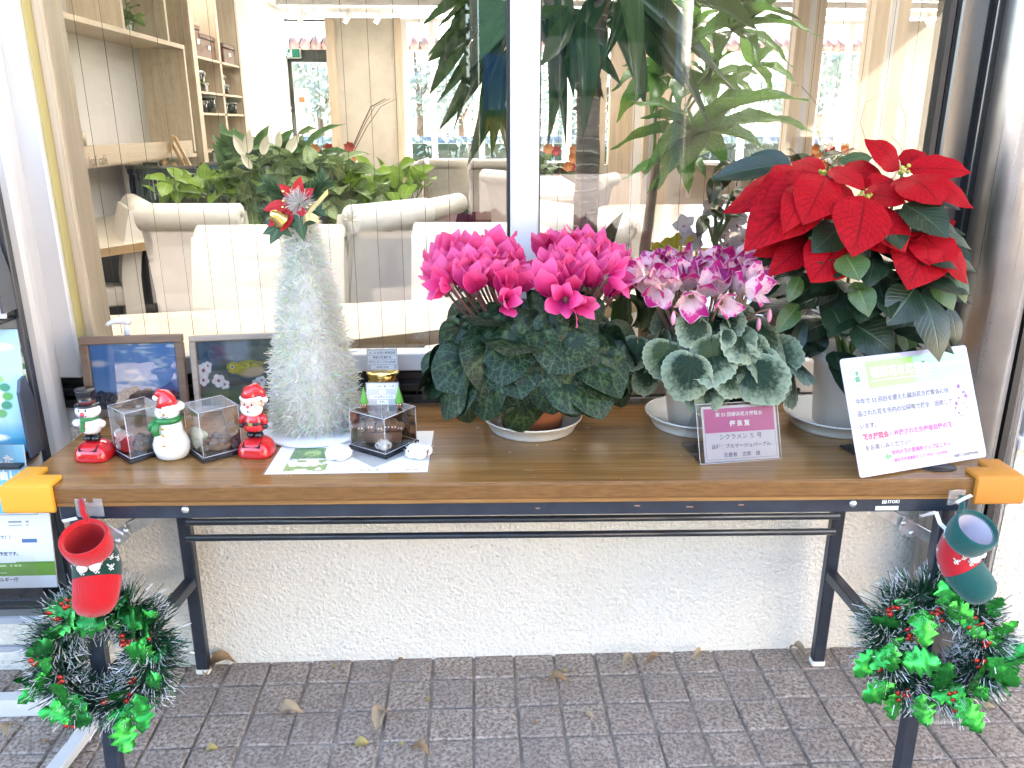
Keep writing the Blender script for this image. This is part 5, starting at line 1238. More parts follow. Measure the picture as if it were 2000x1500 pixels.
for s in (-1, 1):
    ar = MB().tube([(s * .014, 0, .082), (s * .021, -.002, .074), (s * .0235, -.004, .064)], [.006, .0068, .0062], 10).build('sleeve', red_gloss, sa)
    MB().ball((s * .0236, -.005, .060), .0055, 10, 8).build('mitten', black_gloss, ar)
MB().ball((0, -.001, .103), (.0205, .0185, .0205), 24, 14).build('head', skin, sa)
mb = MB().ball((0, -.006, .0945), (.0215, .0160, .0155), 22, 12); mb.ball((-.0065, -.0185, .0985), (.0075, .004, .0042), 10, 6).ball((.0065, -.0185, .0985), (.0075, .004, .0042), 10, 6); mb.build('beard', white_gloss, sa)
MB().lathe([(.0205, .112), (.0225, .1135), (.0228, .117), (.0205, .1195)], 26, sy=.93).build('hat_trim', white_gloss, sa)
MB().tube([(0, 0, .117), (.002, 0, .127), (.010, .001, .132), (.019, .002, .126), (.0235, .002, .116)], [.0205, .0170, .0125, .008, .005], 18).build('hat', red_gloss, sa)
MB().ball((.0255, .000, .112), .0062, 12, 8).build('pompom', white_gloss, sa)
eyes(sa, [(-.007, -.0180, .1065), (.007, -.0180, .1065)], .0021); MB().ball((0, -.0205, .1025), .0030, 10, 8).build('nose', mat('rose_nose', 0), sa); MB().ball((0, -.0215, .0935), (.0022, .0012, .0022), 8, 6).build('mouth', ink, sa)
for s in (-1, 1): MB().ball((s * .0205, 0, .103), (.0035, .003, .0045), 8, 6).build('ear', skin, sa)
p = onZ(339, 893, TZ)
cs = thing('ceramic_snowman', 'white ceramic snowman with red hat, green scarf and gold buttons', 'figurine', (p.x, p.y, TZ), R(8))
cer = mat('glazed_white', (.74, .73, .70), .18, coat=.5)
MB().lathe([(0, 0), (.021, .0), (.029, .006), (.0335, .020), (.0335, .032), (.029, .045), (.0245, .055), (.0240, .066), (.021, .078), (.015, .086)], 40, sy=.9).build('body', cer, cs)
MB().ball((0, -.002, .093), (.0225, .020, .0165), 26, 14).build('head', cer, cs)
mb = MB().lathe([(.0215, -.006), (.0255, -.002), (.0255, .003), (.020, .007)], 26, c=(0, -.001, .079), sy=.92); mb.tube([(-.016, -.018, .078), (-.021, -.021, .066), (-.019, -.023, .054)], [.006, .007, .0065], 10); mb.tube([(-.020, -.012, .080), (-.028, -.015, .072), (-.031, -.016, .063)], [.006, .006, .005], 8); mb.build('scarf', green_gloss, cs)
MB().lathe([(.0215, .099), (.0242, .101), (.0238, .107), (.0205, .110)], 28, sy=.94, M=Matrix.Rotation(.08, 4, 'Y')).build('hat_trim', cer, cs)
MB().tube([(.002, 0, .106), (.001, 0, .118), (-.003, 0, .128), (-.010, 0, .131), (-.015, -.001, .125)], [.0205, .0165, .0115, .0085, .006], 18).build('hat', red_gloss, cs)
MB().ball((-.0165, -.002, .122), .0062, 12, 8).build('pompom', cer, cs)
MB().lathe([(.0035, 0), (0, .009)], 10, M=Matrix.Translation((-.002, -.021, .0935)) @ Matrix.Rotation(R(90), 4, 'X')).build('nose', mat('orange_nose', (.62, .24, .10), .4), cs)
for s in (-1, 1): MB().tube([(s * .0085 - .0025, -.0195, .0985), (s * .0085, -.0203, .0997), (s * .0085 + .0025, -.0195, .0985)], .0007, 5).build('eye', ink, cs)
MB().tube([(-.008, -.0200, .0895), (-.002, -.0218, .0868), (.005, -.0208, .0890)], .0007, 5).build('mouth', ink, cs)
for z, y in ((.067, -.0215), (.054, -.0225), (.036, -.0300)): MB().ball((-.007, y, z), (.0035, .0016, .0035), 10, 6).build('button', gold, cs)

def display_case(lab, F_, Lf, Rt, hgt):
    """clear acrylic cover on a black tray, from its front, left and right floor corners"""
    F_, Lf, Rt = Vector(F_), Vector(Lf), Vector(Rt); ax = (Rt - F_); ay = (Lf - F_); w_ = ax.length; ax.normalize(); ay = ay - ax * ay.dot(ax); d_ = w_; ay.normalize()
    t = thing('display_case', lab, 'display case', F_, math.atan2(ax.y, ax.x), group='clear acrylic display cases')
    MB().bbox((-.004, -.004, 0), (w_ + .004, d_ + .004, .009), bev=.0015).build('tray', black_gloss, t)
    a, b = .0, w_
    mb = MB()
    for f in ([(a, a), (b, a)], [(b, a), (b, b)], [(b, b), (a, b)], [(a, b), (a, a)]): mb.add([(f[0][0], f[0][1], .009), (f[1][0], f[1][1], .009), (f[1][0], f[1][1], hgt), (f[0][0], f[0][1], hgt)], [(0, 1, 2, 3)])
    mb.add([(a, a, hgt), (b, a, hgt), (b, b, hgt), (a, b, hgt)], [(0, 1, 2, 3)]); mb.build('cover', clear, t)
    e = MB(); r = .0007
    for x, y in ((a, a), (b, a), (b, b), (a, b)): e.tube([(x, y, .009), (x, y, hgt)], r, 5)
    for z in (.0095, hgt):
        for (x0, y0), (x1, y1) in (((a, a), (b, a)), ((b, a), (b, b)), ((b, b), (a, b)), ((a, b), (a, a))): e.tube([(x0, y0, z), (x1, y1, z)], r, 5)
    e.build('cover_edges', edge_clear, t); return t, w_
def inside(t, x, y, z=.0095): return t.matrix_basis @ Vector((x, y, z))
bark = mat('bark_brown', (.20, .12, .07), .8, var=.5, vscale=60, bump=.6, bscale=150, bdist=.003)
pebble_m = [mat('pebble_%s' % n_, c_, .6, var=.2, vscale=80) for n_, c_ in (('grey', (.16, .15, .15)), ('brown', (.18, .11, .08)), ('pale', (.42, .44, .40)))]
def twig_bowl(lab, loc, r, rz=0):
    t = thing('twig_nest', lab, 'nest', loc, rz); rr = random.Random(int(r * 1e4)); mb = MB()
    mb.lathe([(r * .4, 0), (r * .8, .002), (r, .011), (r * .94, .012), (r * .7, .005), (0, .004)], 18); mb.build('bowl', bark, t); mb = MB()
    for k in range(46):
        a = rr.uniform(0, 6.28); q_ = r * rr.uniform(.6, 1.05); a2 = a + rr.uniform(.4, 1.1); mb.tube([(math.cos(a) * q_, math.sin(a) * q_, rr.uniform(.004, .013)), (math.cos(a2) * q_, math.sin(a2) * q_, rr.uniform(.004, .018))], .0010, 4)
    o = mb.build('twigs', bark, t); o['kind'] = 'stuff'; return t
def pebble(lab, loc, r, m):
    t = thing('round_acorn', lab, 'acorn', loc, group='small round acorns in the display cases'); MB().ball((0, 0, r), (r, r, r * 1.05), 14, 10).build('nut', m, t); MB().lathe([(r * .8, r * 1.5), (r * .85, r * 1.62), (r * .3, r * 2.05), (0, r * 2.1)], 12).build('cap', bark, t)
g_ = lambda px, py: onZ(px, py, TZ)
d1, w1 = display_case('clear case between the dancing snowman and the ceramic snowman', g_(257, 905), g_(222, 887), g_(327, 884), .099)
d2, w2_ = display_case('clear case between the ceramic snowman and the Santa', g_(399, 904), g_(362, 886), g_(474, 884), .099)
d3, w3 = display_case('clear case of acorn dolls standing on the laminated sheet', g_(754, 897), g_(701, 871), g_(814, 868), .080)
d3.location.z = TZ + .0008
twig_bowl('nest of twigs in the case beside the dancing snowman', inside(d1, w1 * .62, w1 * .45), w1 * .36)
twig_bowl('nest of twigs in the case beside the Santa', inside(d2, w2_ * .60, w2_ * .45), w2_ * .37)
for d_, w_, L_ in ((d1, w1, 'case beside the dancing snowman'), (d2, w2_, 'case beside the Santa')):
    for k, (x, y, r, m) in enumerate(((.44, .36, .0085, 0), (.64, .36, .010, 0), (.54, .22, .0055, 1), (.78, .46, .010, 1), (.60, .62, .011, 0))):
        pebble('%s acorn in the %s' % (('front left grey', 'middle grey', 'small brown', 'right-hand brown', 'rear grey')[k], L_), inside(d_, w_ * x, w_ * y, .0150), r, pebble_m[m])
rb = thing('toy_house', 'small dark red block in the case beside the dancing snowman', 'ornament', inside(d1, w1 * .22, w1 * .60)); MB().bbox((-.011, -.009, 0), (.011, .009, .020), bev=.002).build('house_body', mat('dark_red_paint', (.26, .02, .03), .4), rb); MB().prism([(-.013, 0), (.013, 0), (0, .010)], -.010, .010, M=Matrix.Translation((0, 0, .0202)) @ RX90).build('roof', mat('dark_red_paint', 0), rb)
for d_, w_, lab in ((d1, w1, 'white cotton tuft in the case beside the dancing snowman'), (d2, w2_, 'pale green cotton tuft in the case beside the Santa')):
    cb = thing('cotton_tuft', lab, 'cotton', inside(d_, w_ * .22, w_ * .80)); mb = MB(); rr = random.Random(4)
    for k in range(7): mb.ball((rr.uniform(-.008, .008), rr.uniform(-.006, .006), .010 + k * .004), .010, 10, 7)
    mb.build('tuft', mat('pale_green_cotton', (.50, .60, .50), .9) if d_ is d2 else mat('cotton_white', (.74, .73, .70), .95, bump=.5, bscale=220, bdist=.002), cb)
cotton = mat('cotton_white', 0)
# acorn dolls on a wooden bench, cotton boll in front
bn = thing('wooden_bench', 'tiny brown wooden bench inside the acorn doll case', 'bench', inside(d3, w3 * .50, w3 * .62), d3.rotation_euler.z + R(-45) + R(45)); bn.rotation_euler = (0, 0, R(2))
MB().bbox((-.043, -.009, 0), (.043, .009, .020), bev=.001).build('bench_body', mat('bench_wood', (.17, .085, .05), .5, var=.3), bn)
acorn_m = mat('acorn_brown', (.24, .11, .055), .3, var=.3, vscale=50); acorn_d = mat('acorn_dark', (.13, .09, .08), .35, var=.3, vscale=50)
for k, (x, h_, m) in enumerate(((-.036, 1.0, acorn_m), (-.017, 1.2, acorn_m), (.002, .8, acorn_m), (.016, 1.15, acorn_d), (.029, 1.1, acorn_m), (.041, .8, acorn_d))):
    pt2 = Vector(bn.location) + Vector((math.cos(R(2)) * x, math.sin(R(2)) * x, .0204))
    a = thing('acorn_doll', ('leftmost tall', 'plump second', 'small third', 'grey-brown fourth', 'slim fifth', 'tiny dark last')[k] + ' acorn doll on the tiny bench', 'acorn doll', pt2, group='acorn dolls on the bench')
    MB().lathe([(0, 0), (.006, .001), (.0085, .007), (.0085, .014 * h_), (.005, .020 * h_), (0, .023 * h_)], 14).build('nut', m, a); MB().lathe([(.0083, .0135 * h_), (.0094, .015 * h_), (.006, .022 * h_), (0, .0245 * h_)], 14).build('cap', bark, a)
    for s in (-1, 1): MB().ball((s * .003, -.0083, .010 * h_), (.0016, .0008, .0018), 8, 6).build('eye', white_gloss, a)
def boll(lab, loc, r, seed, husk=True):
    t = thing('cotton_boll', lab, 'cotton boll', loc, group='cotton bolls'); rr = random.Random(seed); mb = MB()
    for k in range(5):
        a = k * 1.2566 + rr.uniform(-.2, .2); mb.ball((math.cos(a) * r * .48, math.sin(a) * r * .45, r * .48 + rr.uniform(-.08, .08) * r), (r * .55, r * .5, r * .48), 14, 9)
    mb.ball((0, 0, r * .7), (r * .5, r * .5, r * .42), 14, 9); o = mb.build('cotton', cotton, t)
    fz = MB()
    for k in range(260):
        d = Vector((rr.gauss(0, 1), rr.gauss(0, 1), abs(rr.gauss(0, 1)))).normalized(); b = Vector((d.x * r * .9, d.y * r * .85, r * .35 + d.z * r * .65)); fz.tube([b * .9, b + d * r * .10 + Vector((rr.gauss(0, .1), rr.gauss(0, .1), rr.gauss(0, .1))) * r], .0003, 3, cap=False)
    f = fz.build('fibres', cotton, t); f['kind'] = 'stuff'
    if husk:
        for k in range(3):
            a = 2.2 + k * 1.7; MB().tube([(0, 0, .003), (math.cos(a) * r * .7, math.sin(a) * r * .65, r * .3), (math.cos(a) * r * 1.0, math.sin(a) * r * .95, r * .85)], [.003, r * .16, .001], 6).build('husk', bark, t)
boll('round cotton boll inside the acorn doll case', inside(d3, w3 * .20, w3 * .24), .016, 3)
bl = onZ(662, 897, TZ); boll('white cotton boll on the left of the laminated sheet', (bl.x, bl.y, TZ + .0008), .025, 5, False)
bl = onZ(818, 894, TZ); boll('white cotton boll with brown husk right of the acorn doll case', (bl.x, bl.y, TZ + .0008), .026, 6)

# laminated sheet of cotton photos
bl_, br_ = onZ(516, 927, TZ), onZ(849, 922, TZ); xx = (br_ - bl_).normalized(); sh = thing('laminated_sheet', 'laminated sheet with three green photos lying flat under the acorn case', 'sheet', (bl_.x, bl_.y, TZ), math.atan2(xx.y, xx.x))
def sheet_pic(U, V):
    c = np.zeros(U.shape + (3,)) + hexc('ece9e4'); Un = np.clip((U - .09) / .27, 0, 1)
    for k, (v0, v1) in enumerate(((.62, .90), (.335, .59), (.05, .305))):
        m = ((U > .10) & (U < .365) & (V > v0) & (V < v1)) * 1.0; n1 = nz(U, V, 22, 40 + k); n2 = nz(U, V, 60, 50 + k)
        a, b, d = ((hexc('3f6a2c'), hexc('87a85a'), hexc('dfe3b8')), (hexc('4a7a34'), hexc('7fa04a'), hexc('a8c46a')), (hexc('6f8f3a'), hexc('b8b84a'), hexc('f2f0e8')))[k]
        p_ = lay(np.zeros(U.shape + (3,)) + a, n1, b); x0, y0 = .235, (v0 + v1) / 2
        p_ = lay(p_, ell(U, V, x0, y0, .055, .07, .3) if k < 2 else (n1 > .55) * 1.0, d); p_ = lay(p_, np.clip((n2 - .7) * 6, 0, 1) * .5, a * .6)
        c = c * (1 - m[..., None]) + p_ * m[..., None]
    dm = ((np.abs(U - .66) / .21 + np.abs(V - .44) / .33) < 1) * 1.0; return lay(c, dm, hexc('a9a8a4'))
link('printed_paper', print_mesh('printed_paper', .297, .210, 190, 134, sheet_pic), sh, M=Matrix.Translation((0, 0, .0004))).data.materials.append(print_mat('photo_ink', .3))
sheet_film = mat('laminate_film', (.80, .80, .79), .08)
t = NT('clear_laminate'); t.set(Base_Color=(.9, .9, .9), Roughness=.07, Alpha=.10); film = t.m
MB().add([(-.004, -.004, .0007), (.301, -.004, .0007), (.301, .214, .0007), (-.004, .214, .0007)], [(0, 1, 2, 3)]).build('film', film, sh)
T2 = lambda x, y, z=.00055: Matrix.Translation((x, y, z))
text('heading', '綿', .020, ink, sh, T2(.075, .195), bold=.0006); text('heading_text', 'ミニ・コットンボール', .008, ink, sh, T2(.105, .200)); text('heading_text', 'サクラバラフラワーガーデン', .0065, ink, sh, T2(.105, .190))
MB().prism([(.064, .200), (.078, .204), (.072, .196)], .0005, .0006).build('leaf_mark', green_gloss, sh)
for x, y, s_ in ((.030, .187, '綿の花'), (.030, .127, '綿の実'), (.030, .067, '綿の種')): text('caption', s_, .0065, ink, sh, T2(x, y))
text('caption', '綿の実と種', .0075, ink, sh, T2(.170, .012)); text('caption', '綿の種', .0075, ink, sh, T2(.256, .012))

# jar with gold lid and its note
p = onZ(755, 792, TZ); jr = thing('glass_jar', 'glass jar of dried seeds with gold lid and paper note on top', 'jar', (p.x, 1.705, TZ))
MB().lathe([(0, 0), (.033, 0), (.036, .004), (.036, .062), (.033, .072), (.033, .078)], 36).build('jar_glass', clear, jr)
lid = MB().lathe([(.0345, .0785), (.0355, .080), (.0355, .094), (.034, .096), (.0, .0965)], 40).build('lid', gold, jr)
mb = MB(); rr = random.Random(2)
for k in range(260):
    a = rr.uniform(0, 6.28); r_ = .031 * math.sqrt(rr.random()); b = Vector((math.cos(a) * r_, math.sin(a) * r_, rr.uniform(.004, .058))); d = Vector((rr.gauss(0, 1), rr.gauss(0, 1), rr.gauss(0, .6))).normalized() * .007
    mb.tube([b - d, b + d * .2, b + d], [.0006, .0014, .0005], 5)
o = mb.build('dried_seeds', mat('dried_seed', (.26, .15, .07), .7, var=.5, vscale=120), jr); o['kind'] = 'stuff'
def note(lab, loc, w_, h_, lines, tilt, size, grey=True, rz=0):
    t = thing('paper_note', lab, 'note', loc, rz); Mx = Matrix.Rotation(R(90) - tilt, 4, 'X')
    MB().bbox((-w_ / 2, 0, -.0004), (w_ / 2, h_, 0), M=Mx).build('note_paper', mat('grey_paper', (.46, .46, .45), .5), t)
    MB().bbox((-w_ / 2 - .002, -.001, .0006), (w_ / 2 + .002, h_ + .002, .0008), M=Mx).build('film', film, t)
    for y, s_, ww in lines:
        MB().bbox((-ww / 2, y - size * .75, 0.0001), (ww / 2, y + size * .75, .0003), M=Mx).build('text_strip', white_label, t)
        text('note_text', s_, size, ink, t, Mx @ Matrix.Translation((0, y, .0004)), align='CENTER', bold=.0001)
    return t
note('small paper note standing on the gold jar lid', (p.x, 1.705, TZ + .0970), .066, .046, ((.0375, 'よこはま緑の推進団体', .062), (.0270, '神奈川区連絡会', .062), (.0165, 'ボランティアさん作成', .062), (.006, '2024.12.10', .05)), R(10), .0058)
ct = inside(d3, w3 * .55, w3 * .55, .0805)
nt_ = note('small paper note standing on the acorn doll case', (ct.x, ct.y + .012, ct.z), .062, .044, ((.037, 'この公園で育てた綿', .050), (.0265, 'と', .012), (.0165, 'この公園どんぐり', .050), (.006, 'です。', .022)), R(8), .0052)
green_felt = mat('green_felt', (.10, .30, .05), .85, bump=.3, bscale=300)
for s, lab in ((-1, 'tiny acorn elf in a green cone hat left of the note'), (1, 'tiny acorn elf in a green cone hat right of the note')):
    e = thing('acorn_elf', lab, 'acorn elf', (ct.x + s * .034, ct.y - .004, ct.z)); MB().ball((0, 0, .0075), (.0065, .0065, .0078), 14, 9).build('face', acorn_m, e)
    MB().lathe([(.0085, .0105), (.0080, .014), (.0045, .028), (.0008, .043), (0, .044)], 16).build('cone_hat', green_felt, e)
    for q_ in (-1, 1): MB().ball((q_ * .0025, -.0062, .0085), (.0011, .0006, .0013), 8, 5).build('eye', white_gloss, e)
# ------------------------------------------------------------------ tinsel tree, wreaths, stockings, corner guards
def tinsel_mat(name, base, metal=.3, rough=.3, film_=0):
    t = NT(name); a = t.n('Attribute'); a.attribute_name = 'tint'; t.l(a.outputs['Color'], t.p.inputs['Base Color']); t.set(Roughness=rough, Metallic=metal)
    if film_: t.set(Coat_Weight=.6, Coat_Roughness=.1)
    return t.m
def strips_mesh(name, P, D, Ln, Wd_, colors, m, tip=None, tipfrac=.3, rng=None):
    """many thin strips at points P along unit vectors D; numpy arrays. tip colours the outer end"""
    n = len(P); r = rng.normal(size=(n, 3)); X = np.cross(D, r); X /= np.linalg.norm(X, axis=1)[:, None] + 1e-9
    bend = np.cross(D, X) * (rng.normal(size=(n, 1)) * .22); A = P; B = P + D * (Ln * (1 - tipfrac))[:, None] + bend * (Ln * .5)[:, None]; C_ = P + D * Ln[:, None] + bend * (Ln)[:, None]
    w = (X * Wd_[:, None] / 2); V = np.stack([A - w, A + w, B - w, B + w, C_ - w * .7, C_ + w * .7], 1).reshape(-1, 3)
    k = np.arange(n) * 6; Fs = np.concatenate([np.stack([k, k + 1, k + 3, k + 2], 1), np.stack([k + 2, k + 3, k + 5, k + 4], 1)])
    me = bpy.data.meshes.new(name); me.from_pydata(V.tolist(), [], Fs.tolist()); me.materials.append(m)
    c2_ = colors if tip is None else tip
    cc = np.concatenate([np.repeat(colors, 4, 0), np.repeat(c2_, 4, 0)]); cc = np.concatenate([cc, np.ones((len(cc), 1))], 1).astype(np.float32)
    at_ = me.color_attributes.new('tint', 'FLOAT_COLOR', 'CORNER'); at_.data.foreach_set('color', cc.ravel()); me.update(); return me
rng = np.random.default_rng(5)
p = onZ(632, 815, TZ); tt = thing('tinsel_tree', 'white iridescent tinsel cone tree with a red and gold topper', 'christmas tree', (p.x, 1.605, TZ))
MB().lathe([(0, .001), (.112, .001), (.115, .003), (.112, .007), (0, .009)], 48).build('base_plate', white_gloss, tt)
cone_r = lambda h_: np.interp(h_, [0, .05, .16, .28, .37, .425], [.086, .089, .072, .050, .030, .018])
MB().lathe([(float(cone_r(z)) * .72, z + .008) for z in (0, .05, .16, .28, .37, .42)], 24).build('cone_core', mat('pale_cone', (.78, .76, .72), .5), tt)
n = 15000; h_ = rng.random(n) ** 1.15 * .425; a = rng.random(n) * 2 * np.pi; r_ = cone_r(h_) * (.72 + .26 * rng.random(n)); P = np.stack([r_ * np.cos(a), r_ * np.sin(a), h_ + .010], 1)
D = np.stack([np.cos(a), np.sin(a), rng.normal(0, .55, n)], 1) + rng.normal(0, .55, (n, 3)); D /= np.linalg.norm(D, axis=1)[:, None]
pal = np.array([[.74, .71, .66], [.76, .74, .68], [.72, .66, .68], [.64, .76, .54], [.52, .76, .54], [.76, .62, .60], [.66, .66, .74], [.74, .70, .40]]); ci = rng.choice(8, n, p=[.30, .22, .12, .10, .06, .08, .07, .05]); cols = pal[ci] * (.95 + .25 * rng.random((n, 1)))
t = NT('iridescent_tinsel'); a_ = t.n('Attribute'); a_.attribute_name = 'tint'; lw_ = t.n('LayerWeight'); lw_.inputs[0].default_value = .4
c = t.mix(t.ramp(lw_.outputs['Facing'], [(.15, 0.0), (.45, .35), (.7, .1), (.9, .4)]), a_.outputs['Color'], (.72, .80, .72)); t.set(Base_Color=c, Roughness=.25, Metallic=.1, Specular_IOR_Level=.8)
tl = t.n('BsdfTranslucent'); t.l(c, tl.inputs[0]); mx = t.n('MixShader'); mx.inputs[0].default_value = .50; t.l(t.p.outputs[0], mx.inputs[1]); t.l(tl.outputs[0], mx.inputs[2]); t.l(mx.outputs[0], t.out.inputs[0])
link('tinsel', strips_mesh('tinsel', P, D, rng.uniform(.010, .026, n), rng.uniform(.0009, .0022, n), np.clip(cols, 0, .86), t.m, rng=rng), tt, kind='stuff'); irid = t.m
# topper
tz = Vector((.0, -.012, .455))
n = 900; d = rng.normal(size=(n, 3)); d /= np.linalg.norm(d, axis=1)[:, None]; P = np.array(tz)[None] + np.array([.004, -.012, .012]) + d * .010
link('tinsel_ball', strips_mesh('tinsel_ball', P, d, rng.uniform(.012, .024, n), rng.uniform(.0008, .0016, n), np.clip(pal[rng.choice(3, n)], 0, .8), irid, rng=rng), tt, kind='stuff')
need_m = tinsel_mat('pine_needle', None, 0, .5); 
def needles(par, a, b, n, L0, name='pine_sprig', cols_=((.03, .08, .03), (.07, .13, .05))):
    a, b = np.array(a), np.array(b); s_ = rng.random(n); P = a + (b - a) * s_[:, None]; ax = (b - a) / np.linalg.norm(b - a); d = rng.normal(size=(n, 3)); d -= ax * (d @ ax)[:, None]; d /= np.linalg.norm(d, axis=1)[:, None]; d = d * .8 + ax * .75; d /= np.linalg.norm(d, axis=1)[:, None]
    f = rng.random((n, 1)); return link(name, strips_mesh(name, P, d, rng.uniform(.7, 1.1, n) * L0, np.full(n, .0011), np.array(cols_[0]) * f + np.array(cols_[1]) * (1 - f), need_m, rng=rng), par, kind='stuff')
needles(tt, tz + Vector((-.015, 0, .015)), tz + Vector((-.055, -.004, .045)), 420, .026); needles(tt, tz + Vector((.015, 0, .015)), tz + Vector((.050, 0, .050)), 460, .028); needles(tt, tz + Vector((-.01, 0, .01)), tz + Vector((-.068, -.01, -.004)), 260, .022)
silk_red = leaf_mat('silk_red', (.34, .004, .008), (.50, .010, .015), vein=(.25, .002, .005), rough=.6, trans=.1); silk_me = leaf_mesh('silk_petal', silk_red, P_POINT, w=.5, bend=.5, wave=.04); ivy_dk = leaf_mat('silk_ivy', (.010, .040, .012), (.02, .06, .02), vein=(.04, .09, .03), rough=.45, trans=.05)
def ivy_leaf_mesh(name, m, n_l=5, L=1.0):
    pts = [(0, 0)]; 
    for k, (x, y) in enumerate(((.16, -.06), (.46, -.12), (.30, .14), (.62, .36), (.26, .44), (.20, .62), (0, 1.0))): pts.append((x, y))
    poly = [(0, 0)] + pts[1:] + [(-x, y) for x, y in pts[-2:0:-1]]; mb = MB(); c = (0, .3); vs_ = [(c[0], c[1], .05)] + [(x, y, -.10 * abs(x) - .1 * max(0, y - .3) ** 2) for x, y in poly]; n_ = len(poly)
    mb.add(vs_, [(0, 1 + i, 1 + (i + 1) % n_) for i in range(n_)], uvs=[(.5, .3)] + [(.5 + x * .5, max(0, y)) for x, y in poly], smooth=True); return mb.mesh(name, m)
ivy5 = ivy_leaf_mesh('ivy_leaf', ivy_dk); LT = tt.location
for b, e, nrm in (((-.01, -.018, .0), (-.055, -.030, -.030), (-.2, -1, .3)), ((-.012, -.02, .008), (-.062, -.026, .000), (-.1, -1, .5)), ((0, -.01, .02), (.012, -.02, .062), (0, -1, .2)), ((-.005, -.012, .02), (-.030, -.02, .048), (0, -1, .3)), ((.006, -.012, .015), (.035, -.02, .040), (0, -1, .3)), ((-.01, -.02, 0), (-.030, -.035, -.040), (0, -1, .2)), ((0, -.02, .005), (.022, -.038, -.012), (0, -1, .2))):
    put_leaf('silk_petal', silk_me, tt, LT + tz + Vector(b), LT + tz + Vector(e), nrm)
for b, e in (((.004, -.026, -.01), (.010, -.034, -.058)), ((-.03, -.02, -.02), (-.055, -.03, -.064)), ((-.035, -.02, -.03), (-.068, -.028, -.045)), ((.03, -.01, .0), (.055, -.015, -.012))):
    put_leaf('ivy_leaf', ivy5, tt, LT + tz + Vector(b), LT + tz + Vector(e), (0, -1, .2))
Mb = Matrix.Translation(tz + Vector((-.034, -.036, -.012))) @ Matrix.Rotation(R(35), 4, 'X') @ Matrix.Rotation(R(-35), 4, 'Y'); bell = MB().lathe([(.0175, -.012), (.0168, -.009), (.0125, -.002), (.0110, .008), (.006, .015), (0, .017)], 28, M=Mb).build('gold_bell', gold, tt); MB().ball((0, 0, -.010), .0055, 12, 8, M=Mb).build('clapper', gold, bell)
rib = MB(); rib.grid(lambda u, v: (.012 + .050 * v, -.030 - .006 * math.sin(v * 3), -.018 + .052 * v + (u - .5) * .010), 2, 8); rib.grid(lambda u, v: (.012 + .030 * v, -.034 - .012 * math.sin(v * 3.1), -.020 + .010 * math.sin(v * 3) + (u - .5) * .014), 2, 8); rib.build('gold_ribbon', mat('gold_ribbon', (.52, .42, .20), .35, metal=.6), tt)
for M_ in list(tt.children):
    if M_.name.startswith('gold_ribbon'): M_.location = tz
for k in range(6): MB().ball(tz + Vector((rng.uniform(-.03, .03), rng.uniform(-.035, -.02), rng.uniform(-.01, .04))), .0032, 8, 6).build('berry', gold, tt)

foil_g = NT('green_foil'); n_ = foil_g.noise(2.2, detail=2); r_ = foil_g.rnd(); foil_g.set(Base_Color=foil_g.mix(r_, (.008, .10, .022), (.035, .34, .055)), Metallic=.85, Roughness=foil_g.ramp(n_, [(.3, .16), (.7, .42)])); foil_g.bump(foil_g.noise(2.0, detail=1), .22, .05); foil_g = foil_g.m
foil_r = mat('red_foil', (.50, .035, .02), .3, metal=.5)
def holly_mesh(seed):
    rr = random.Random(seed); rt = []; 
    for k in range(4):
        y0 = .10 + k * .21; rt += [(.10 + .10 * math.sin(math.pi * (y0)), y0), (.30 * math.sin(math.pi * min(1, y0 + .12)) + .07, y0 + .10)]
    poly = [(0, 0)] + rt + [(0, 1.0)] + [(-x, y) for x, y in rt[::-1]]; b1, b2 = rr.uniform(-.25, .35), rr.uniform(-.3, .3); mb = MB()
    cen = [(0, y, .06 + b1 * (y - .5) ** 2 * 1.4) for y in (.1, .3, .5, .7, .9)]
    z = lambda x, y: b1 * (y - .5) ** 2 * 1.4 - abs(x) * .14 + b2 * x * .5
    vs_ = [(x, y, z(x, y)) for x, y in poly] + cen; n_ = len(poly); fs = []
    ci_ = lambda y: n_ + min(4, max(0, int(y * 5)))
    for i in range(n_):
        j = (i + 1) % n_; a_, b_ = ci_(poly[i][1]), ci_(poly[j][1]); fs.append((i, j, a_))
        if a_ != b_: fs.append((j, b_, a_))
    mb.add(vs_, fs, smooth=True); return mb.mesh('holly_leaf', foil_g)
hollies = [holly_mesh(s) for s in range(5)]; berry_me = MB().lathe([(0, -.0012), (.0055, 0), (0, .0012)], 10).mesh('berry', foil_r)
tin_m = tinsel_mat('green_tinsel', None, .25, .35)
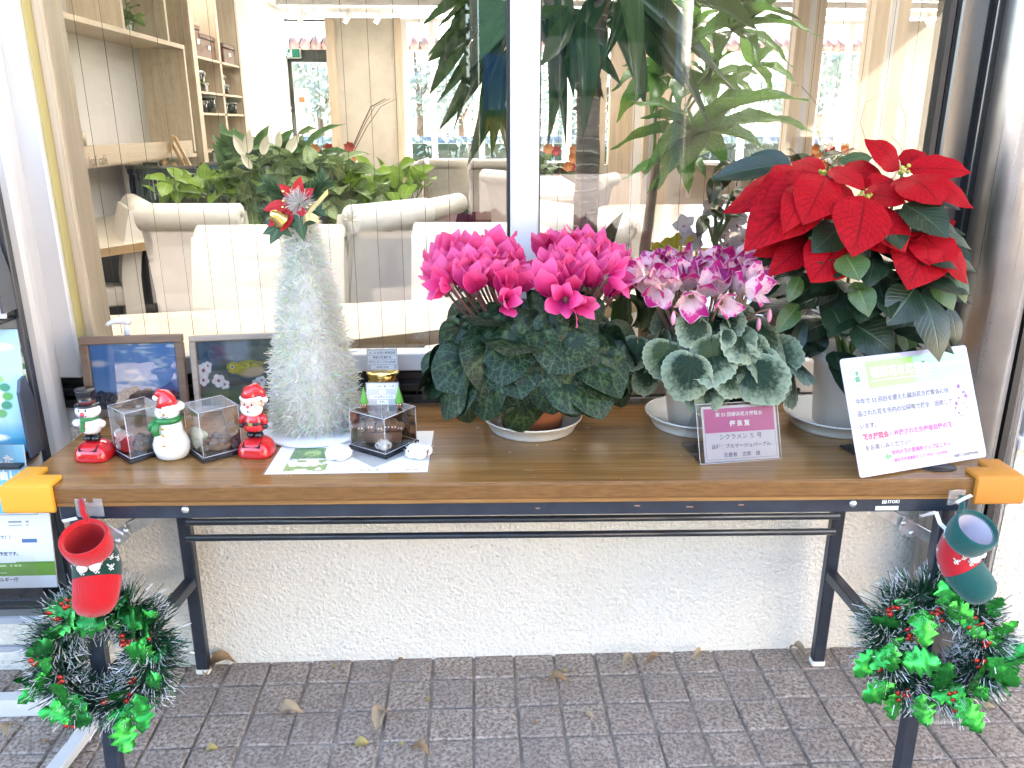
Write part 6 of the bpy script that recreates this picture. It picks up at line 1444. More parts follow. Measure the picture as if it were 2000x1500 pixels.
def wreath(lab, c, nrm, Rm, rt_, seed, hol, ber, sx=1.0, frost=.45):
    rg = np.random.default_rng(seed); rr = random.Random(seed); t = thing('tinsel_wreath', lab, 'wreath', c); L = Vector(c); nz_ = Vector(nrm).normalized(); x = Vector((1, 0, 0)); x = (x - nz_ * x.dot(nz_)).normalized(); y = nz_.cross(x); y = y if y.z > 0 else -y
    ring = lambda a: (x * math.cos(a) * sx + y * math.sin(a)) * Rm
    MB().tube([ring(2 * math.pi * k / 40) for k in range(41)], rt_ * .22, 8, cap=False).build('wreath_ring', mat('dark_green_wire', (.012, .04, .018), .6), t)
    n = 6800; a = rg.random(n) * 2 * np.pi; X, Y, Z = np.array(x), np.array(y), np.array(nz_); e = np.cos(a)[:, None] * X * sx + np.sin(a)[:, None] * Y; ph = rg.random(n) * 2 * np.pi
    rad = np.cos(ph)[:, None] * e + np.sin(ph)[:, None] * Z; tg = -np.sin(a)[:, None] * X * sx + np.cos(a)[:, None] * Y
    P = e * Rm + rad * rt_ * rg.uniform(.05, .35, (n, 1)); sw = np.where((np.sin(a * 9 + seed) > 0), 1, -1)[:, None]
    D = rad + tg * sw * rg.uniform(.0, .8, (n, 1)) + rg.normal(0, .22, (n, 3)); D /= np.linalg.norm(D, axis=1)[:, None]
    base = np.array([[.006, .045, .018], [.010, .07, .025], [.02, .10, .04], [.005, .03, .02]])[rg.choice(4, n)]; fz = (rg.random(n) < frost)[:, None]; tip = np.where(fz, np.array([[.62, .62, .62]]) * rg.uniform(.8, 1.15, (n, 1)), base * 1.3)
    link('tinsel', strips_mesh('tinsel', P, D, rg.uniform(.55, .98, n) * rt_, np.full(n, .0016), base, tin_m, tip=tip, tipfrac=.36, rng=rg), t, kind='stuff')
    for k in range(hol):
        a_ = 2 * math.pi * (k + rr.random() * .8) / hol; e_ = ring(a_).normalized(); p0 = L + ring(a_) + nz_ * rt_ * rr.uniform(.45, .95) + e_ * rt_ * rr.uniform(-.35, .4)
        d_ = (e_ * rr.uniform(-.7, 1.3) + ring(a_ + 1.57).normalized() * rr.uniform(-.9, .9) + nz_ * rr.uniform(-.1, .25)).normalized(); s_ = rr.uniform(.044, .076)
        put_leaf('holly_leaf', rr.choice(hollies), t, p0, p0 + d_ * s_, nz_ + Vector((rr.gauss(0, .5), rr.gauss(0, .4), rr.gauss(.2, .55))), wx=rr.uniform(.9, 1.2))
    for k in range(ber):
        a_ = 2 * math.pi * (k + rr.random()) / ber; p0 = ring(a_) + nz_ * rt_ * rr.uniform(.6, 1.0) + ring(a_).normalized() * rt_ * rr.uniform(-.5, .6)
        for q_ in range(rr.choice((3, 4, 5))):
            p1 = p0 + Vector((rr.uniform(-.012, .012), rr.uniform(-.006, .006), rr.uniform(-.012, .012))); link('berry', berry_me, t, M=frame_M(p1, (1, 0, rr.uniform(-.3, .3)), (rr.uniform(-.3, .3), rr.uniform(-.3, .3), 1)))
    return t
lt_ = onY(205, 1278, 1.345); wreath('tinsel wreath with foil holly under the red-cuffed stocking', lt_, (.05, -1, .25), .093, .062, 3, 30, 12, frost=.5)
rt2 = onY(1826, 1256, 1.290); wreath('frosty tinsel wreath with foil holly under the green-cuffed stocking', rt2, (-.30, -1, .20), .090, .061, 8, 30, 10, frost=.6)
ribw = mat('white_ribbon', (.74, .74, .76), .4)

def knit(name, ca, cb=None, ribs=0):
    t = NT(name); uvs = t.sep(t.uv()); u = uvs[0]
    w = t.math('SINE', t.math('MULTIPLY', u, 6.2832 * (ribs or 60))); fine = t.noise(1, t.mapv(t.obj(), (900, 900, 500)), detail=2)
    c = ca if cb is None else None
    t.set(Base_Color=t.mix(t.ramp(w, [(.0, .40), (.8, 0.0)]), ca, tuple(x * .6 for x in lin(ca))), Roughness=.95, Specular_IOR_Level=.1); t.p.inputs['Sheen Weight'].default_value = .3
    t.bump(t.math('ADD', t.math('MULTIPLY', w, .5), fine), .5, .0009); return t.m
def stocking(lab, c, lean, foot, cuff_c, leg_c, toe_c, lining, motif_c, strap_to, yaw_):
    t = thing('christmas_stocking', lab, 'stocking', c); A_ = Vector(lean).normalized()      # A_: axis up through the opening
    f = Vector(foot).normalized(); side = A_.cross(f).normalized(); fw_ = side.cross(A_).normalized(); R0 = .039
    def ring(o, ax, rx, ry):  # rx along side, ry along ax x side
        ax = ax.normalized(); s_ = side; g2 = s_.cross(ax).normalized(); return [o + s_ * (rx * math.cos(2 * math.pi * k / 32)) + g2 * (ry * math.sin(2 * math.pi * k / 32)) for k in range(32)]
    def loft(rings, name, m, close=False):
        vs_ = [v for r in rings for v in r]; n = 32; fs = []; uv = [(k / n, i / len(rings)) for i in range(len(rings)) for k in range(n)]
        for i in range(len(rings) - 1):
            for k in range(n): fs.append((i * n + k, i * n + (k + 1) % n, (i + 1) * n + (k + 1) % n, (i + 1) * n + k))
        if close: fs.append(tuple((len(rings) - 1) * n + k for k in range(n)))
        mb = MB(); mb.add(vs_, fs, uvs=uv, smooth=True); return mb.build(name, m, t)
    O = Vector((0, 0, 0)); cm_ = knit(lab.split()[0] + '_cuff_knit', cuff_c, ribs=64)
    loft([ring(O - A_ * .006, A_, R0 * .86, R0 * .80), ring(O + A_ * .001, A_, R0 * .90, R0 * .84), ring(O + A_ * .004, A_, R0 * .98, R0 * .92), ring(O, A_, R0 * 1.05, R0), ring(O - A_ * .012, A_, R0 * 1.08, R0 * 1.02), ring(O - A_ * .030, A_, R0 * 1.05, R0 * .98), ring(O - A_ * .040, A_, R0 * .98, R0 * .90), ring(O - A_ * .042, A_, R0 * .86, R0 * .80)], 'cuff', cm_)
    loft([ring(O - A_ * .004, A_, R0 * .87, R0 * .81), ring(O - A_ * .05, A_, R0 * .74, R0 * .68), ring(O - A_ * .075, A_, R0 * .4, R0 * .4)], 'lining', lining, True)
    p1 = O - A_ * .040; pts = []
    P0, P1, P2 = p1, p1 - A_ * .050, p1 - A_ * .062 + f * .070
    for k in range(13):
        s_ = k / 12; q_ = P0 * (1 - s_) ** 2 + P1 * 2 * s_ * (1 - s_) + P2 * s_ ** 2; tg = ((P1 - P0) * (1 - s_) + (P2 - P1) * s_).normalized(); pts.append((q_, -tg, s_))
    rr_ = lambda s_: R0 * (.96 + .10 * math.sin(s_ * 3.1))
    loft([ring(q_, ax, rr_(s_), rr_(s_) * .80) for q_, ax, s_ in pts[:9]], 'leg_knit', knit(lab.split()[0] + '_leg_knit', leg_c, ribs=110))
    toe = [ring(q_, ax, rr_(s_) * 1.01, rr_(s_) * .81) for q_, ax, s_ in pts[8:]]; q_, ax, s_ = pts[-1]
    for k, (o_, sc_) in enumerate(((.012, .93), (.022, .74), (.028, .42), (.030, .1))): toe.append(ring(q_ - ax * o_, ax, rr_(1) * sc_, rr_(1) * .8 * sc_))
    loft(toe, 'toe_knit', knit(lab.split()[0] + '_toe_knit', toe_c, ribs=64), True)
    # knitted motif: little stepped figures sitting proud of the leg
    mo = MB(); rr = random.Random(9)
    for k, (s_, th) in enumerate(((.10, -1.9), (.12, -1.25), (.10, -.6), (.45, -2.0), (.47, -1.5), (.45, -1.0), (.30, -2.4), (.28, -.4), (.55, -.5), (.53, -2.6), (.12, .5), (.10, 1.1), (.12, 1.7), (.10, 2.3), (.45, .7), (.47, 1.3), (.45, 1.9), (.3, 2.6), (.3, .2))):
        i = int(s_ * 12); q_, ax, sv_ = pts[i]; g2 = side.cross(ax).normalized(); rx = rr_(sv_)
        for dx_, dz_ in ((0, 0), (1, 0), (-1, 0), (0, 1), (0, -1), (2, 1), (-2, 1), (1, -2), (-1, -2), (2, -1), (3, 2)):
            th2 = th + dx_ * .055; o_ = q_ + ax * dz_ * .0026 + side * (rx * 1.015 * math.cos(th2)) + g2 * (rx * .815 * math.sin(th2)); nrm_ = (side * math.cos(th2) + g2 * math.sin(th2) * 1.1).normalized(); b1 = ax; b2 = nrm_.cross(ax)
            w_ = .0013; o_ = o_ + nrm_ * .0006; mo.add([o_ - b1 * w_ - b2 * w_, o_ + b1 * w_ - b2 * w_, o_ + b1 * w_ + b2 * w_, o_ - b1 * w_ + b2 * w_], [(0, 1, 2, 3)])
    mo.build('knit_motif', motif_c, t)
    for s_ in (-1, 1):
        q_ = p1 - A_ * .006 + f * R0 * .86 + side * s_ * .010; MB().ball(q_, .0095, 14, 10).build('pompom', mat('white_fluff', (.74, .73, .73), .95, bump=.6, bscale=300, bdist=.002), t)
    b = O - fw_ * R0 * .95; st = Vector(strap_to) - Vector(c); MB().tube([b, b * .6 + st * .4 + Vector((0, -.006, 0)), st], .0052, 8).build('hanging_loop', cm_, t)
    return t
sc1 = onY(163, 1050, 1.285); stocking('red cuffed stocking with dark green leg hanging at the left corner', sc1, (.02, -.50, .86), (.12, -.80, -.35), (.52, .012, .015), (.008, .045, .032), (.50, .012, .015), mat('red_lining', (.36, .008, .008), .8), mat('pale_yarn', (.60, .62, .58), .9), onY(158, 975, 1.335), 0)
sc2 = onY(1908, 1032, 1.245); stocking('green cuffed stocking with red leg hanging at the right corner', sc2, (.16, -.50, .85), (.50, -.66, -.42), (.008, .085, .075), (.46, .012, .02), (.008, .080, .070), mat('pale_lining', (.52, .49, .56), .8), mat('pale_yarn', 0), onY(1878, 968, 1.28), 0)
tapem = NT('clear_tape'); tapem.set(Base_Color=(.6, .58, .56), Roughness=.12, Alpha=.35); tapem = tapem.m
for lab, px0, px1, py0, py1, Y in (('shiny clear tape holding the left stocking loop', 152, 200, 972, 1008, 1.334), ('shiny clear tape holding the right stocking loop', 1848, 1885, 955, 985, 1.288)):
    a, b = onY(px0, py1, Y), onY(px1, py0, Y); t_ = thing('tape_piece', lab, 'tape', a); MB().grid(lambda u, v: ((b.x - a.x) * u, -.002 * math.sin(u * 9) - .002, (b.z - a.z) * v), 8, 3).build('tape_strip', tapem, t_)
for k, pth in enumerate(([(1868, 982, 1.27), (1880, 975, 1.26), (1898, 967, 1.25)], [(1798, 1008, 1.30), (1815, 1004, 1.28), (1828, 1000, 1.27)], [(1826, 1003, 1.275), (1836, 1022, 1.27), (1850, 1036, 1.27), (1858, 1030, 1.26)], [(1848, 1036, 1.27), (1846, 1075, 1.27), (1843, 1112, 1.27)], [(1851, 1036, 1.265), (1853, 1078, 1.265), (1851, 1112, 1.265)])):
    pass
rb_ = thing('white_ribbon', 'white ribbon tying the right wreath to the table leg', 'ribbon', onY(1850, 1036, 1.27)); LR = rb_.location
for pth in ([(1868, 982, 1.27), (1880, 975, 1.26), (1898, 967, 1.25)], [(1798, 1008, 1.30), (1815, 1004, 1.28), (1828, 1000, 1.27), (1836, 1022, 1.27), (1850, 1036, 1.27), (1858, 1030, 1.26)], [(1848, 1036, 1.27), (1846, 1075, 1.27), (1843, 1122, 1.27)], [(1851, 1036, 1.265), (1853, 1078, 1.265), (1851, 1122, 1.265)]):
    pts = [onY(*q_) - LR for q_ in pth]; mb = MB()
    for i in range(len(pts) - 1): mb.beam(pts[i], pts[i + 1], .007, .0008, up=(.3, 1, .2))
    mb.build('ribbon_tail', ribw, rb_)
rb2 = thing('white_ribbon', 'white ribbon end tied round the left table leg', 'ribbon', onY(222, 1030, 1.33)); LR = rb2.location
for q0, q1 in (((202, 1024, 1.33), (240, 1043, 1.30)), ((122, 1018, 1.34), (150, 1012, 1.33))): MB().beam(onY(*q0) - LR, onY(*q1) - LR, .006, .001, up=(.3, 1, .2)).build('ribbon_tail', ribw, rb2)


def corner_guard(lab, s, m):
    """soft L-shaped guard hugging a table corner: a top lip and two side walls, rounded outside"""
    t = thing('corner_guard', lab, 'corner guard', TM @ Vector((0 if s < 0 else TL, 0, .7007)), TRZ)
    sx = 1 if s < 0 else -1; th = .011; hh = .047; lip = .034; mb = MB()
    def arm(L_, swap):
        prof = [(lip, 0), (lip, .009), (-.002, .0095), (-.008, .007), (-th, .001), (-th, -hh + .004), (-th + .003, -hh), (-.003, -hh), (0, -hh + .003), (0, 0)]
        vs_ = []
        for q_ in (-th if True else 0, L_):
            for y, z in prof:
                yy, xx_ = y, q_
                if q_ < 0: xx_ = y if y < 0 else -0.0 + y   # mitre at the corner
                vs_.append((sx * xx_, yy, z) if not swap else (sx * yy, xx_, z))
        n = len(prof); fs = [(i, (i + 1) % n, n + (i + 1) % n, n + i) for i in range(n)] + [tuple(n + i for i in range(n))]
        if swap != (sx < 0): fs = [f[::-1] for f in fs]
        mb.add(vs_, fs)
    arm(.078, False); arm(.070, True); o = mb.build('guard_body', m, t)
    bv = o.modifiers.new('soft', 'BEVEL'); bv.width = .003; bv.segments = 3; bv.limit_method = 'ANGLE'; bv.angle_limit = R(30)
    for q_ in o.data.polygons: q_.use_smooth = True
    return t
def foam(name, col):
    t = NT(name); t.set(Base_Color=t.mix(t.ramp(t.noise(30), [(.3, 0.0), (.8, .15)]), col, tuple(x * .8 for x in col)), Roughness=.55, Specular_IOR_Level=.3); t.p.inputs['Subsurface Weight'].default_value = .15; t.p.inputs['Subsurface Radius'].default_value = (.01, .006, .002); return t.m
corner_guard('yellow-orange foam guard on the left front table corner', -1, foam('yellow_foam', (.66, .31, .03)))
corner_guard('dull orange foam guard on the right front table corner', 1, foam('orange_foam', (.50, .20, .03)))
# ------------------------------------------------------------------ signs
magenta_ink = mat('magenta_ink', (.46, .05, .25), .4); navy_ink = mat('navy_ink', (.06, .05, .16), .5); white_ink = mat('white_ink', (.78, .78, .78), .5)
paper = mat('white_paper', (.62, .61, .63), .45)
bl_, br_ = onZ(1377, 906, TZ), onZ(1522, 896, TZ); x = (br_ - bl_).normalized(); back = Vector((-x.y, x.x, 0)); up = Vector((0, 0, 1)) * math.cos(R(22)) + back * math.sin(R(22))
aw = thing('award_card', 'award card with a magenta band in a clear holder before the white pot', 'card', bl_); w_ = (br_ - bl_).length; hh = w_ * .705; Mx = frame_M((0, 0, .002), x, up)
MB().bbox((0, 0, -.0006), (w_, hh, 0), M=Mx).build('card_paper', paper, aw)
MB().bbox((.005, hh * .52, .0001), (w_ - .005, hh - .005, .0003), M=Mx).build('magenta_band', magenta_ink, aw)
for a, b in (((.004, .004), (w_ - .004, .0045)), ((.004, .004), (.0045, hh - .004)), ((w_ - .0045, .004), (w_ - .004, hh - .004))): MB().bbox((a[0], a[1], .0001), (b[0], b[1], .0002), M=Mx).build('border_line', navy_ink, aw)
for y, s_, sz, m_, bo in ((.835, '第 53 回横浜花き展覧会', .0090, white_ink, .0001), (.665, '優 良 賞', .0115, white_ink, .0004), (.43, 'シクラメン ５ 号', .0115, navy_ink, .0001), (.265, '品種：プルマージュパープル', .0092, navy_ink, .0001), (.11, '生産者　古原　綾', .0092, navy_ink, .0001)):
    text('card_text', s_, sz, m_, aw, Mx @ Matrix.Translation((w_ / 2, y * hh, .0006)), align='CENTER', bold=bo)
hold = MB(); hold.add([(-.010, -.002, .0012), (w_ + .004, -.002, .0012), (w_ + .004, hh + .005, .0012), (-.010, hh + .005, .0012)], [(0, 1, 2, 3)], M=Mx); hold.build('clear_front', clear, aw)
q0, q1 = Vector((0, 0, .0005)) - x * .010, x * (w_ + .004) + Vector((0, 0, .0005)); MB().add([q0, q1, q1 + back * .10, q0 + back * .10], [(0, 1, 2, 3)]).build('clear_base', clear, aw)
MB().add([q0 + back * .10, q1 + back * .10, Mx @ Vector((w_ + .004, hh + .005, -.001)), Mx @ Vector((-.010, hh + .005, -.001))], [(0, 1, 2, 3)]).build('clear_back', clear, aw)
e = MB()
for a, b in (((-.010, -.002), (w_ + .004, -.002)), ((w_ + .004, -.002), (w_ + .004, hh + .005)), ((w_ + .004, hh + .005), (-.010, hh + .005)), ((-.010, hh + .005), (-.010, -.002))): e.tube([Mx @ Vector((*a, .0012)), Mx @ Vector((*b, .0012))], .0006, 5)
e.build('holder_edge', edge_clear, aw)

# big laminated notice on a small black stand
bl_, br_ = onZ(1680, 934, TZ + .004), onZ(1920, 893, TZ + .004); x = (br_ - bl_).normalized(); back = Vector((-x.y, x.x, 0)); up = Vector((0, 0, 1)) * math.cos(R(24)) + back * math.sin(R(24))
bs_ = thing('laminated_notice', 'large laminated flower exhibition notice with a green heading on a black stand', 'sign', bl_); W_, H_ = .300, .217; Mx = frame_M((0, 0, .0), x, up)
t = NT('notice_laminate'); t.set(Base_Color=(.34, .335, .43), Roughness=.12); t.bump(t.noise(16, detail=2), .10, .01); lam = t.m
rp = [(px_, py_) for px_, py_ in rounded(0, 0, W_, H_, .006, 3)]; MB().prism(rp, -.0012, 0, M=Mx).build('sheet', lam, bs_)
g_ink = mat('green_band', (.22, .42, .10), .25); g_ink2 = mat('teal_band', (.24, .46, .30), .25); gline = mat('green_line', (.20, .40, .26), .4); grey_t = mat('grey_lettering', (.10, .095, .10), .5); red_t = mat('red_lettering', (.62, .04, .10), .5); pur_t = mat('purple_lettering', (.36, .06, .30), .5)
B = lambda n, x0, y0, x1, y1, m, z=.0002: MB().bbox((x0, y0, z - .0001), (x1, y1, z), M=Mx).build(n, m, bs_)
for a in ((.008, .008, W_ - .008, .0088), (.008, H_ - .0088, W_ - .008, H_ - .008), (.008, .009, .0088, H_ - .009), (W_ - .0088, .009, W_ - .008, H_ - .009)): B('border_line', *a, gline)
B('heading_band', .054, H_ - .060, .165, H_ - .010, g_ink); B('heading_band', .165, H_ - .060, W_ - .010, H_ - .010, g_ink2)
tx = lambda s_, x0, y0, sz, m_, bo=.0002, al='LEFT', xs=1: text('notice_text', s_, sz, m_, bs_, Mx @ Matrix.Translation((x0, y0, .0004)), align=al, bold=bo, xs=xs)
tx('横浜花き展覧会', .062, H_ - .033, .0205, white_ink, .0004); tx('の花を展示しています!', .206, H_ - .032, .0105, white_ink, .0004, xs=.82)
B('heading_rule', .062, H_ - .0475, .205, H_ - .0465, white_ink, .0003)
B('emblem_field', .010, H_ - .068, .053, H_ - .010, mat('emblem_grey', (.55, .60, .56), .4))
em_ = MB(); ec = (.032, H_ - .035)
for k in range(26):
    a0, a1 = 2 * math.pi * k / 26, 2 * math.pi * (k + .6) / 26
    em_.add([(ec[0] + r * math.cos(a), ec[1] + r * math.sin(a), .0004) for r, a in ((.0155, a0), (.0182, a0), (.0182, a1), (.0155, a1))], [(0, 1, 2, 3)], M=Mx)
for k in range(40):
    a0, a1 = 2 * math.pi * k / 40, 2 * math.pi * (k + 1) / 40; em_.add([(ec[0] + r * math.cos(a), ec[1] + r * math.sin(a), .0004) for r, a in ((.0133, a0), (.0142, a0), (.0142, a1), (.0133, a1))], [(0, 1, 2, 3)], M=Mx)
for pts in ([(-.006, -.011), (.006, -.011), (.004, .0), (-.004, .0)], [(-.003, .001), (.003, .001), (.0035, .006), (-.0035, .006)], [(-.0055, .006), (.0055, .006), (.002, .0095), (-.002, .0095)], [(.004, -.002), (.010, .003), (.009, .0045), (.003, .0)], [(-.004, -.002), (-.011, -.006), (-.010, -.008), (-.003, -.004)]):
    em_.add([(ec[0] + a, ec[1] + b, .0004) for a, b in pts], [tuple(range(4))], M=Mx)
o = em_.build('emblem', mat('emblem_green', (.05, .22, .12), .5), bs_); o['kind'] = 'stuff'
tx('緑の協会', .018, H_ - .061, .0075, white_ink)
for k, (s_, y) in enumerate((('今年で 53 回目を迎えた横浜花き展覧会に出', .082), ('品された花を市内の公園等で展示・活用して', .104), ('います。', .127))): tx(s_, .018, H_ - y, .0112, grey_t)
tx('花き展覧会', .020, H_ - .147, .0120, red_t, .0005); tx('に', .082, H_ - .147, .009, pur_t); tx('出展された生産者自慢の花', .092, H_ - .147, .0115, pur_t, .0004)
tx('をお楽しみください！', .022, H_ - .167, .0112, grey_t); tx('市内の花の直売所マップはこちら', .078, H_ - .182, .0094, pur_t, .0003); tx('横浜花き直売所マップ（PDF：5,927KB）', .082, H_ - .196, .0072, pur_t); tx('（公財）横浜市緑の協会', .218, H_ - .206, .0058, grey_t)
MB().prism([(.062, .030), (.070, .037), (.070, .033), (.077, .033), (.077, .027), (.070, .027), (.070, .023)], .0002, .0003, M=Mx).build('arrow', mat('arrow_green', (.10, .30, .12), .5), bs_)
ir = MB(); rr = random.Random(3)
for cx, cy, s_ in ((.262, .140, .008), (.272, .128, .006), (.276, .120, .009), (.258, .118, .005), (.250, .108, .007), (.246, .100, .005), (.268, .108, .003), (.252, .090, .005), (.257, .084, .004), (.274, .098, .003)):
    for q_ in range(4):
        a = rr.uniform(0, 6.28); ir.add([(cx + s_ * k1 * math.cos(a) - s_ * k2 * math.sin(a), cy + s_ * k1 * math.sin(a) + s_ * k2 * math.cos(a), .0004 + q_ * .00003) for k1, k2 in ((-.7, 0), (0, -.28), (.7, 0), (0, .28))], [(0, 1, 2, 3)], M=Mx)
o = ir.build('iris_print', mat('iris_purple', (.20, .05, .34), .5), bs_); o['kind'] = 'stuff'
stn = mat('black_stand_plastic', (.015, .015, .018), .3)
MB().bbox((W_ * .2, .002, -.0045), (W_ * .8, H_ * .7, -.0015), M=Mx).build('stand_back', stn, bs_)
cfoot = x * (W_ * .55); MB().lathe([(0, -.004), (.033, -.004), (.034, -.0025), (.033, -.001), (0, -.0005)], 28, c=(cfoot.x + .012, cfoot.y - .002, 0), sy=.5).build('stand_foot', stn, bs_)
MB().beam(x * W_ * .3 + back * .03 + Vector((0, 0, -.002)), x * W_ * .3 + back * .14 + Vector((0, 0, -.002)), .03, .004).build('stand_leg', stn, bs_)

# ------------------------------------------------------------------ leaflet rack at the left
RY = 1.50
rk = thing('leaflet_rack', 'tall dark leaflet rack at the left edge beside the table', 'rack', (-.95, RY, 0))
rx0 = lambda px, py, Y=RY: onY(px, py, Y) - Vector((-.95, RY, 0))
rx1 = .098
rackm = mat('rack_blue_black', (.018, .022, .030), .3)
MB().bbox((rx1 - .006, .005, .32), (rx1 + .004, .022, 1.33), bev=.002).build('side_panel', rackm, rk)
MB().bbox((-.55, .012, .32), (rx1 - .007, .022, 1.33)).build('back_panel', mat('rack_back', (.20, .22, .23), .5), rk)
for k, (z0, z1) in enumerate(((.985, 1.10), (.705, .86))):
    pr = [(-.040, z0), (.003, z0), (.003, z1 - .05), (-.012, z1), (-.030, z1 - .004), (-.040, z1 - .025)]
    mb = MB(); n = len(pr); mb.add([(rx1 - .004 + a, y, z) for a in (0, .006) for y, z in pr], [tuple(range(n))[::-1], tuple(range(n, 2 * n))] + [(i, (i + 1) % n, n + (i + 1) % n, n + i) for i in range(n)]); mb.build('pocket_side', mat('pocket_smoke', (.045, .055, .075), .2), rk)
for z in (.97, .70, .40):
    MB().bbox((-.55, -.07, z - .006), (rx1 - .008, .02, z)).build('pocket_floor', rackm, rk)
    MB().add([(-.55, -.072, z), (rx1 - .008, -.072, z), (rx1 - .008, -.080, z + .12), (-.55, -.080, z + .12)], [(0, 1, 2, 3)]).build('pocket_front', clear, rk)
for z, y in ((.395, -.10), (.345, -.12)): MB().bbox((-.55, y - .004, z - .012), (rx1, y + .004, z)).build('tray_edge', mat('grey_acrylic', (.32, .33, .34), .2), rk)
whm = mat('white_metal', (.60, .59, .57), .35)
MB().bbox((-.50, .10, 0), (.06, .13, .045)).build('base_bar', whm, rk)
MB().bbox((.02, .09, .045), (.05, .12, .40)).build('rack_post', whm, rk)
fa_ = Vector((.045, .10, .02)); MB().beam(onZ(212, 1372, .02) - Vector((-.95, RY, 0)), onZ(95, 1520, .02) - Vector((-.95, RY, 0)), .034, .022, bev=.003).build('rack_foot', whm, rk)
def leaflet(lab, z, h_, w_, fn, tilt, x1, yo, nx=90, ny=120):
    t = thing('leaflet', lab, 'leaflet', (-.95 + x1 - w_, RY + yo, z), group='leaflets in the rack'); Mx = Matrix.Rotation(R(90) - tilt, 4, 'X')
    link('printed_paper', print_mesh('printed_paper', w_, h_, nx, ny, fn), t, M=Mx).data.materials.append(print_mat('glossy_print', .28))
    MB().bbox((0, 0, -.004), (w_, h_, -.0004), M=Mx).build('paper_stack', paper, t); return t, Mx
def pic_food(U, V):
    c = np.zeros(U.shape + (3,)) + hexc('eceaea'); c = lay(c, (V > .72) * (V < .86) * (U < .75) * 1.0, hexc('8a3a4c')); c = lay(c, (V < .62) * (U < .88) * 1.0, hexc('d9d2c4'))
    b = nz(U, V, 15, 61); c = lay(c, ell(U, V, .45, .34, .5, .27, .2), hexc('9aa83a')); c = lay(c, ell(U, V, .45, .34, .5, .27, .2) * (b > .5), hexc('c9cf74')); c = lay(c, ell(U, V, .45, .34, .5, .27, .2) * (nz(U, V, 25, 62) > .68), hexc('6f7f22')); return lay(c, (V < .08) * (U < .9) * 1.0, hexc('7a4a3a'))
def pic_blue(U, V):
    c = np.zeros(U.shape + (3,)) + hexc('a9d2ea'); c = lay(c, np.clip((.25 - V) * 8, 0, 1), hexc('4aa9cf')); c = lay(c, ell(U, V, .42, .46, .40, .24, .06), hexc('f4f6f4'))
    for k in range(22):
        a = 2 * math.pi * k / 22; c = lay(c, ell(U, V, .42 + .43 * math.cos(a), .46 + .26 * math.sin(a), .05, .035, .3), hexc(('5fa35a', '3f8a6a', '8abf6a', '2f7a8a')[k % 4]))
    for y in (.55, .515, .48, .445, .41, .375): c = lay(c, (np.abs(V - y) < .006) * (np.abs(U - .42) < .26) * (nz(U, V * 0, 60, 70) > .3) * 1.0, hexc('8a8f98'))
    for x_, y in ((.1, .78), (.82, .86), (.7, .12), (.2, .10)): c = lay(c, ell(U, V, x_, y, .12, .03, .5), hexc('f2f6f8'))
    return lay(c, ell(U, V, .15, .93, .07, .04, .3), hexc('e06a6a'))
def pic_form(U, V):
    c = np.zeros(U.shape + (3,)) + hexc('e6e8ea'); c = lay(c, (V > .13) * (V < .27 + .012 * np.sin(U * 9)) * 1.0, hexc('6fa03a')); c = lay(c, np.clip((np.abs(V - .265) < .01), 0, 1) * 1.0, hexc('4f8a2a'))
    for y, x0, x1_ in ((.24, .08, .78), (.20, .08, .6), (.165, .05, .7)): c = lay(c, (np.abs(V - y) < .009) * (U > x0) * (U < x1_) * (nz(U, V * 0, 70, 71) > .35) * .8, hexc('d7e8bb'))
    bx = ((np.abs(U - .22) < .17) & (np.abs(V - .66) < .27)); bi = ((np.abs(U - .22) < .163) & (np.abs(V - .66) < .262)); c = lay(c, (bx & ~bi) * 1.0, hexc('a9b4bd')); bx = ((np.abs(U - .68) < .25) & (np.abs(V - .86) < .09)); bi = ((np.abs(U - .68) < .243) & (np.abs(V - .86) < .083)); c = lay(c, (bx & ~bi) * 1.0, hexc('9aa4ad'))
    c = lay(c, ell(U, V, .16, .76, .13, .09, .1) - ell(U, V, .16, .76, .09, .055, .1), hexc('c8566a')); c = lay(c, (np.abs(U - .16) < .07) * (np.abs(V - .765) < .02) * 1.0, hexc('c8566a'))
    for y in (.90, .87, .84, .70, .665): c = lay(c, (np.abs(V - y) < .008) * (U > .46) * (U < .88) * (nz(U, V * 0, 60, 72) > .4) * .8, hexc('7a828a'))
    c = lay(c, (np.abs(V - .50) < .02) * (U > .46) * (U < .80) * 1.0, hexc('fdfdfd')); c = lay(c, (np.abs(V - .50) < .02) * (U > .80) * (U < .90) * 1.0, hexc('4a6f9a'))
    return c
leaflet('white leaflet with a photo of green noodles in the upper pocket', .972, .235, .20, pic_food, R(8), .091, -.022)
lf2, Mx2 = leaflet('pale blue leaflet with a ring of little trees in the middle pocket', .712, .235, .21, pic_blue, R(8), .091, -.026)
lf3, Mx3 = leaflet('white leaflet with a green band in the bottom pocket', .415, .200, .30, pic_form, R(8), .091, -.026, 150, 100)
lf4, Mx4 = leaflet('bright blue flyer with white lettering behind the left table corner', .600, .135, .22, lambda U, V: lay(np.zeros(U.shape + (3,)) + hexc('5aaad0'), (nz(U, V, 3, 80) - .3) * V, hexc('9ccbe2')), R(6), .0915, -.062, 40, 30)
for y, s_, x_ in ((.105, 'が認定した', .10), (.075, 'で給油して', .125), (.045, 'ください！', .10)): text('flyer_text', s_, .020, white_ink, lf4, Mx4 @ Matrix.Translation((x_ - .0, y, .0005)), bold=.0012)
def pic_map(U, V):
    c = np.zeros(U.shape + (3,)) + hexc('d8c49c'); g1 = (np.abs((U * 9) % 1 - .5) < .06) | (np.abs((V * 12) % 1 - .5) < .06); c = lay(c, g1 * 1.0, hexc('efe7d4')); c = lay(c, (nz(U, V, 9, 90) > .66) * 1.0, hexc('9fb98a')); return lay(c, ell(U, V, .7, .35, .16, .12, .2), hexc('d98a6a'))
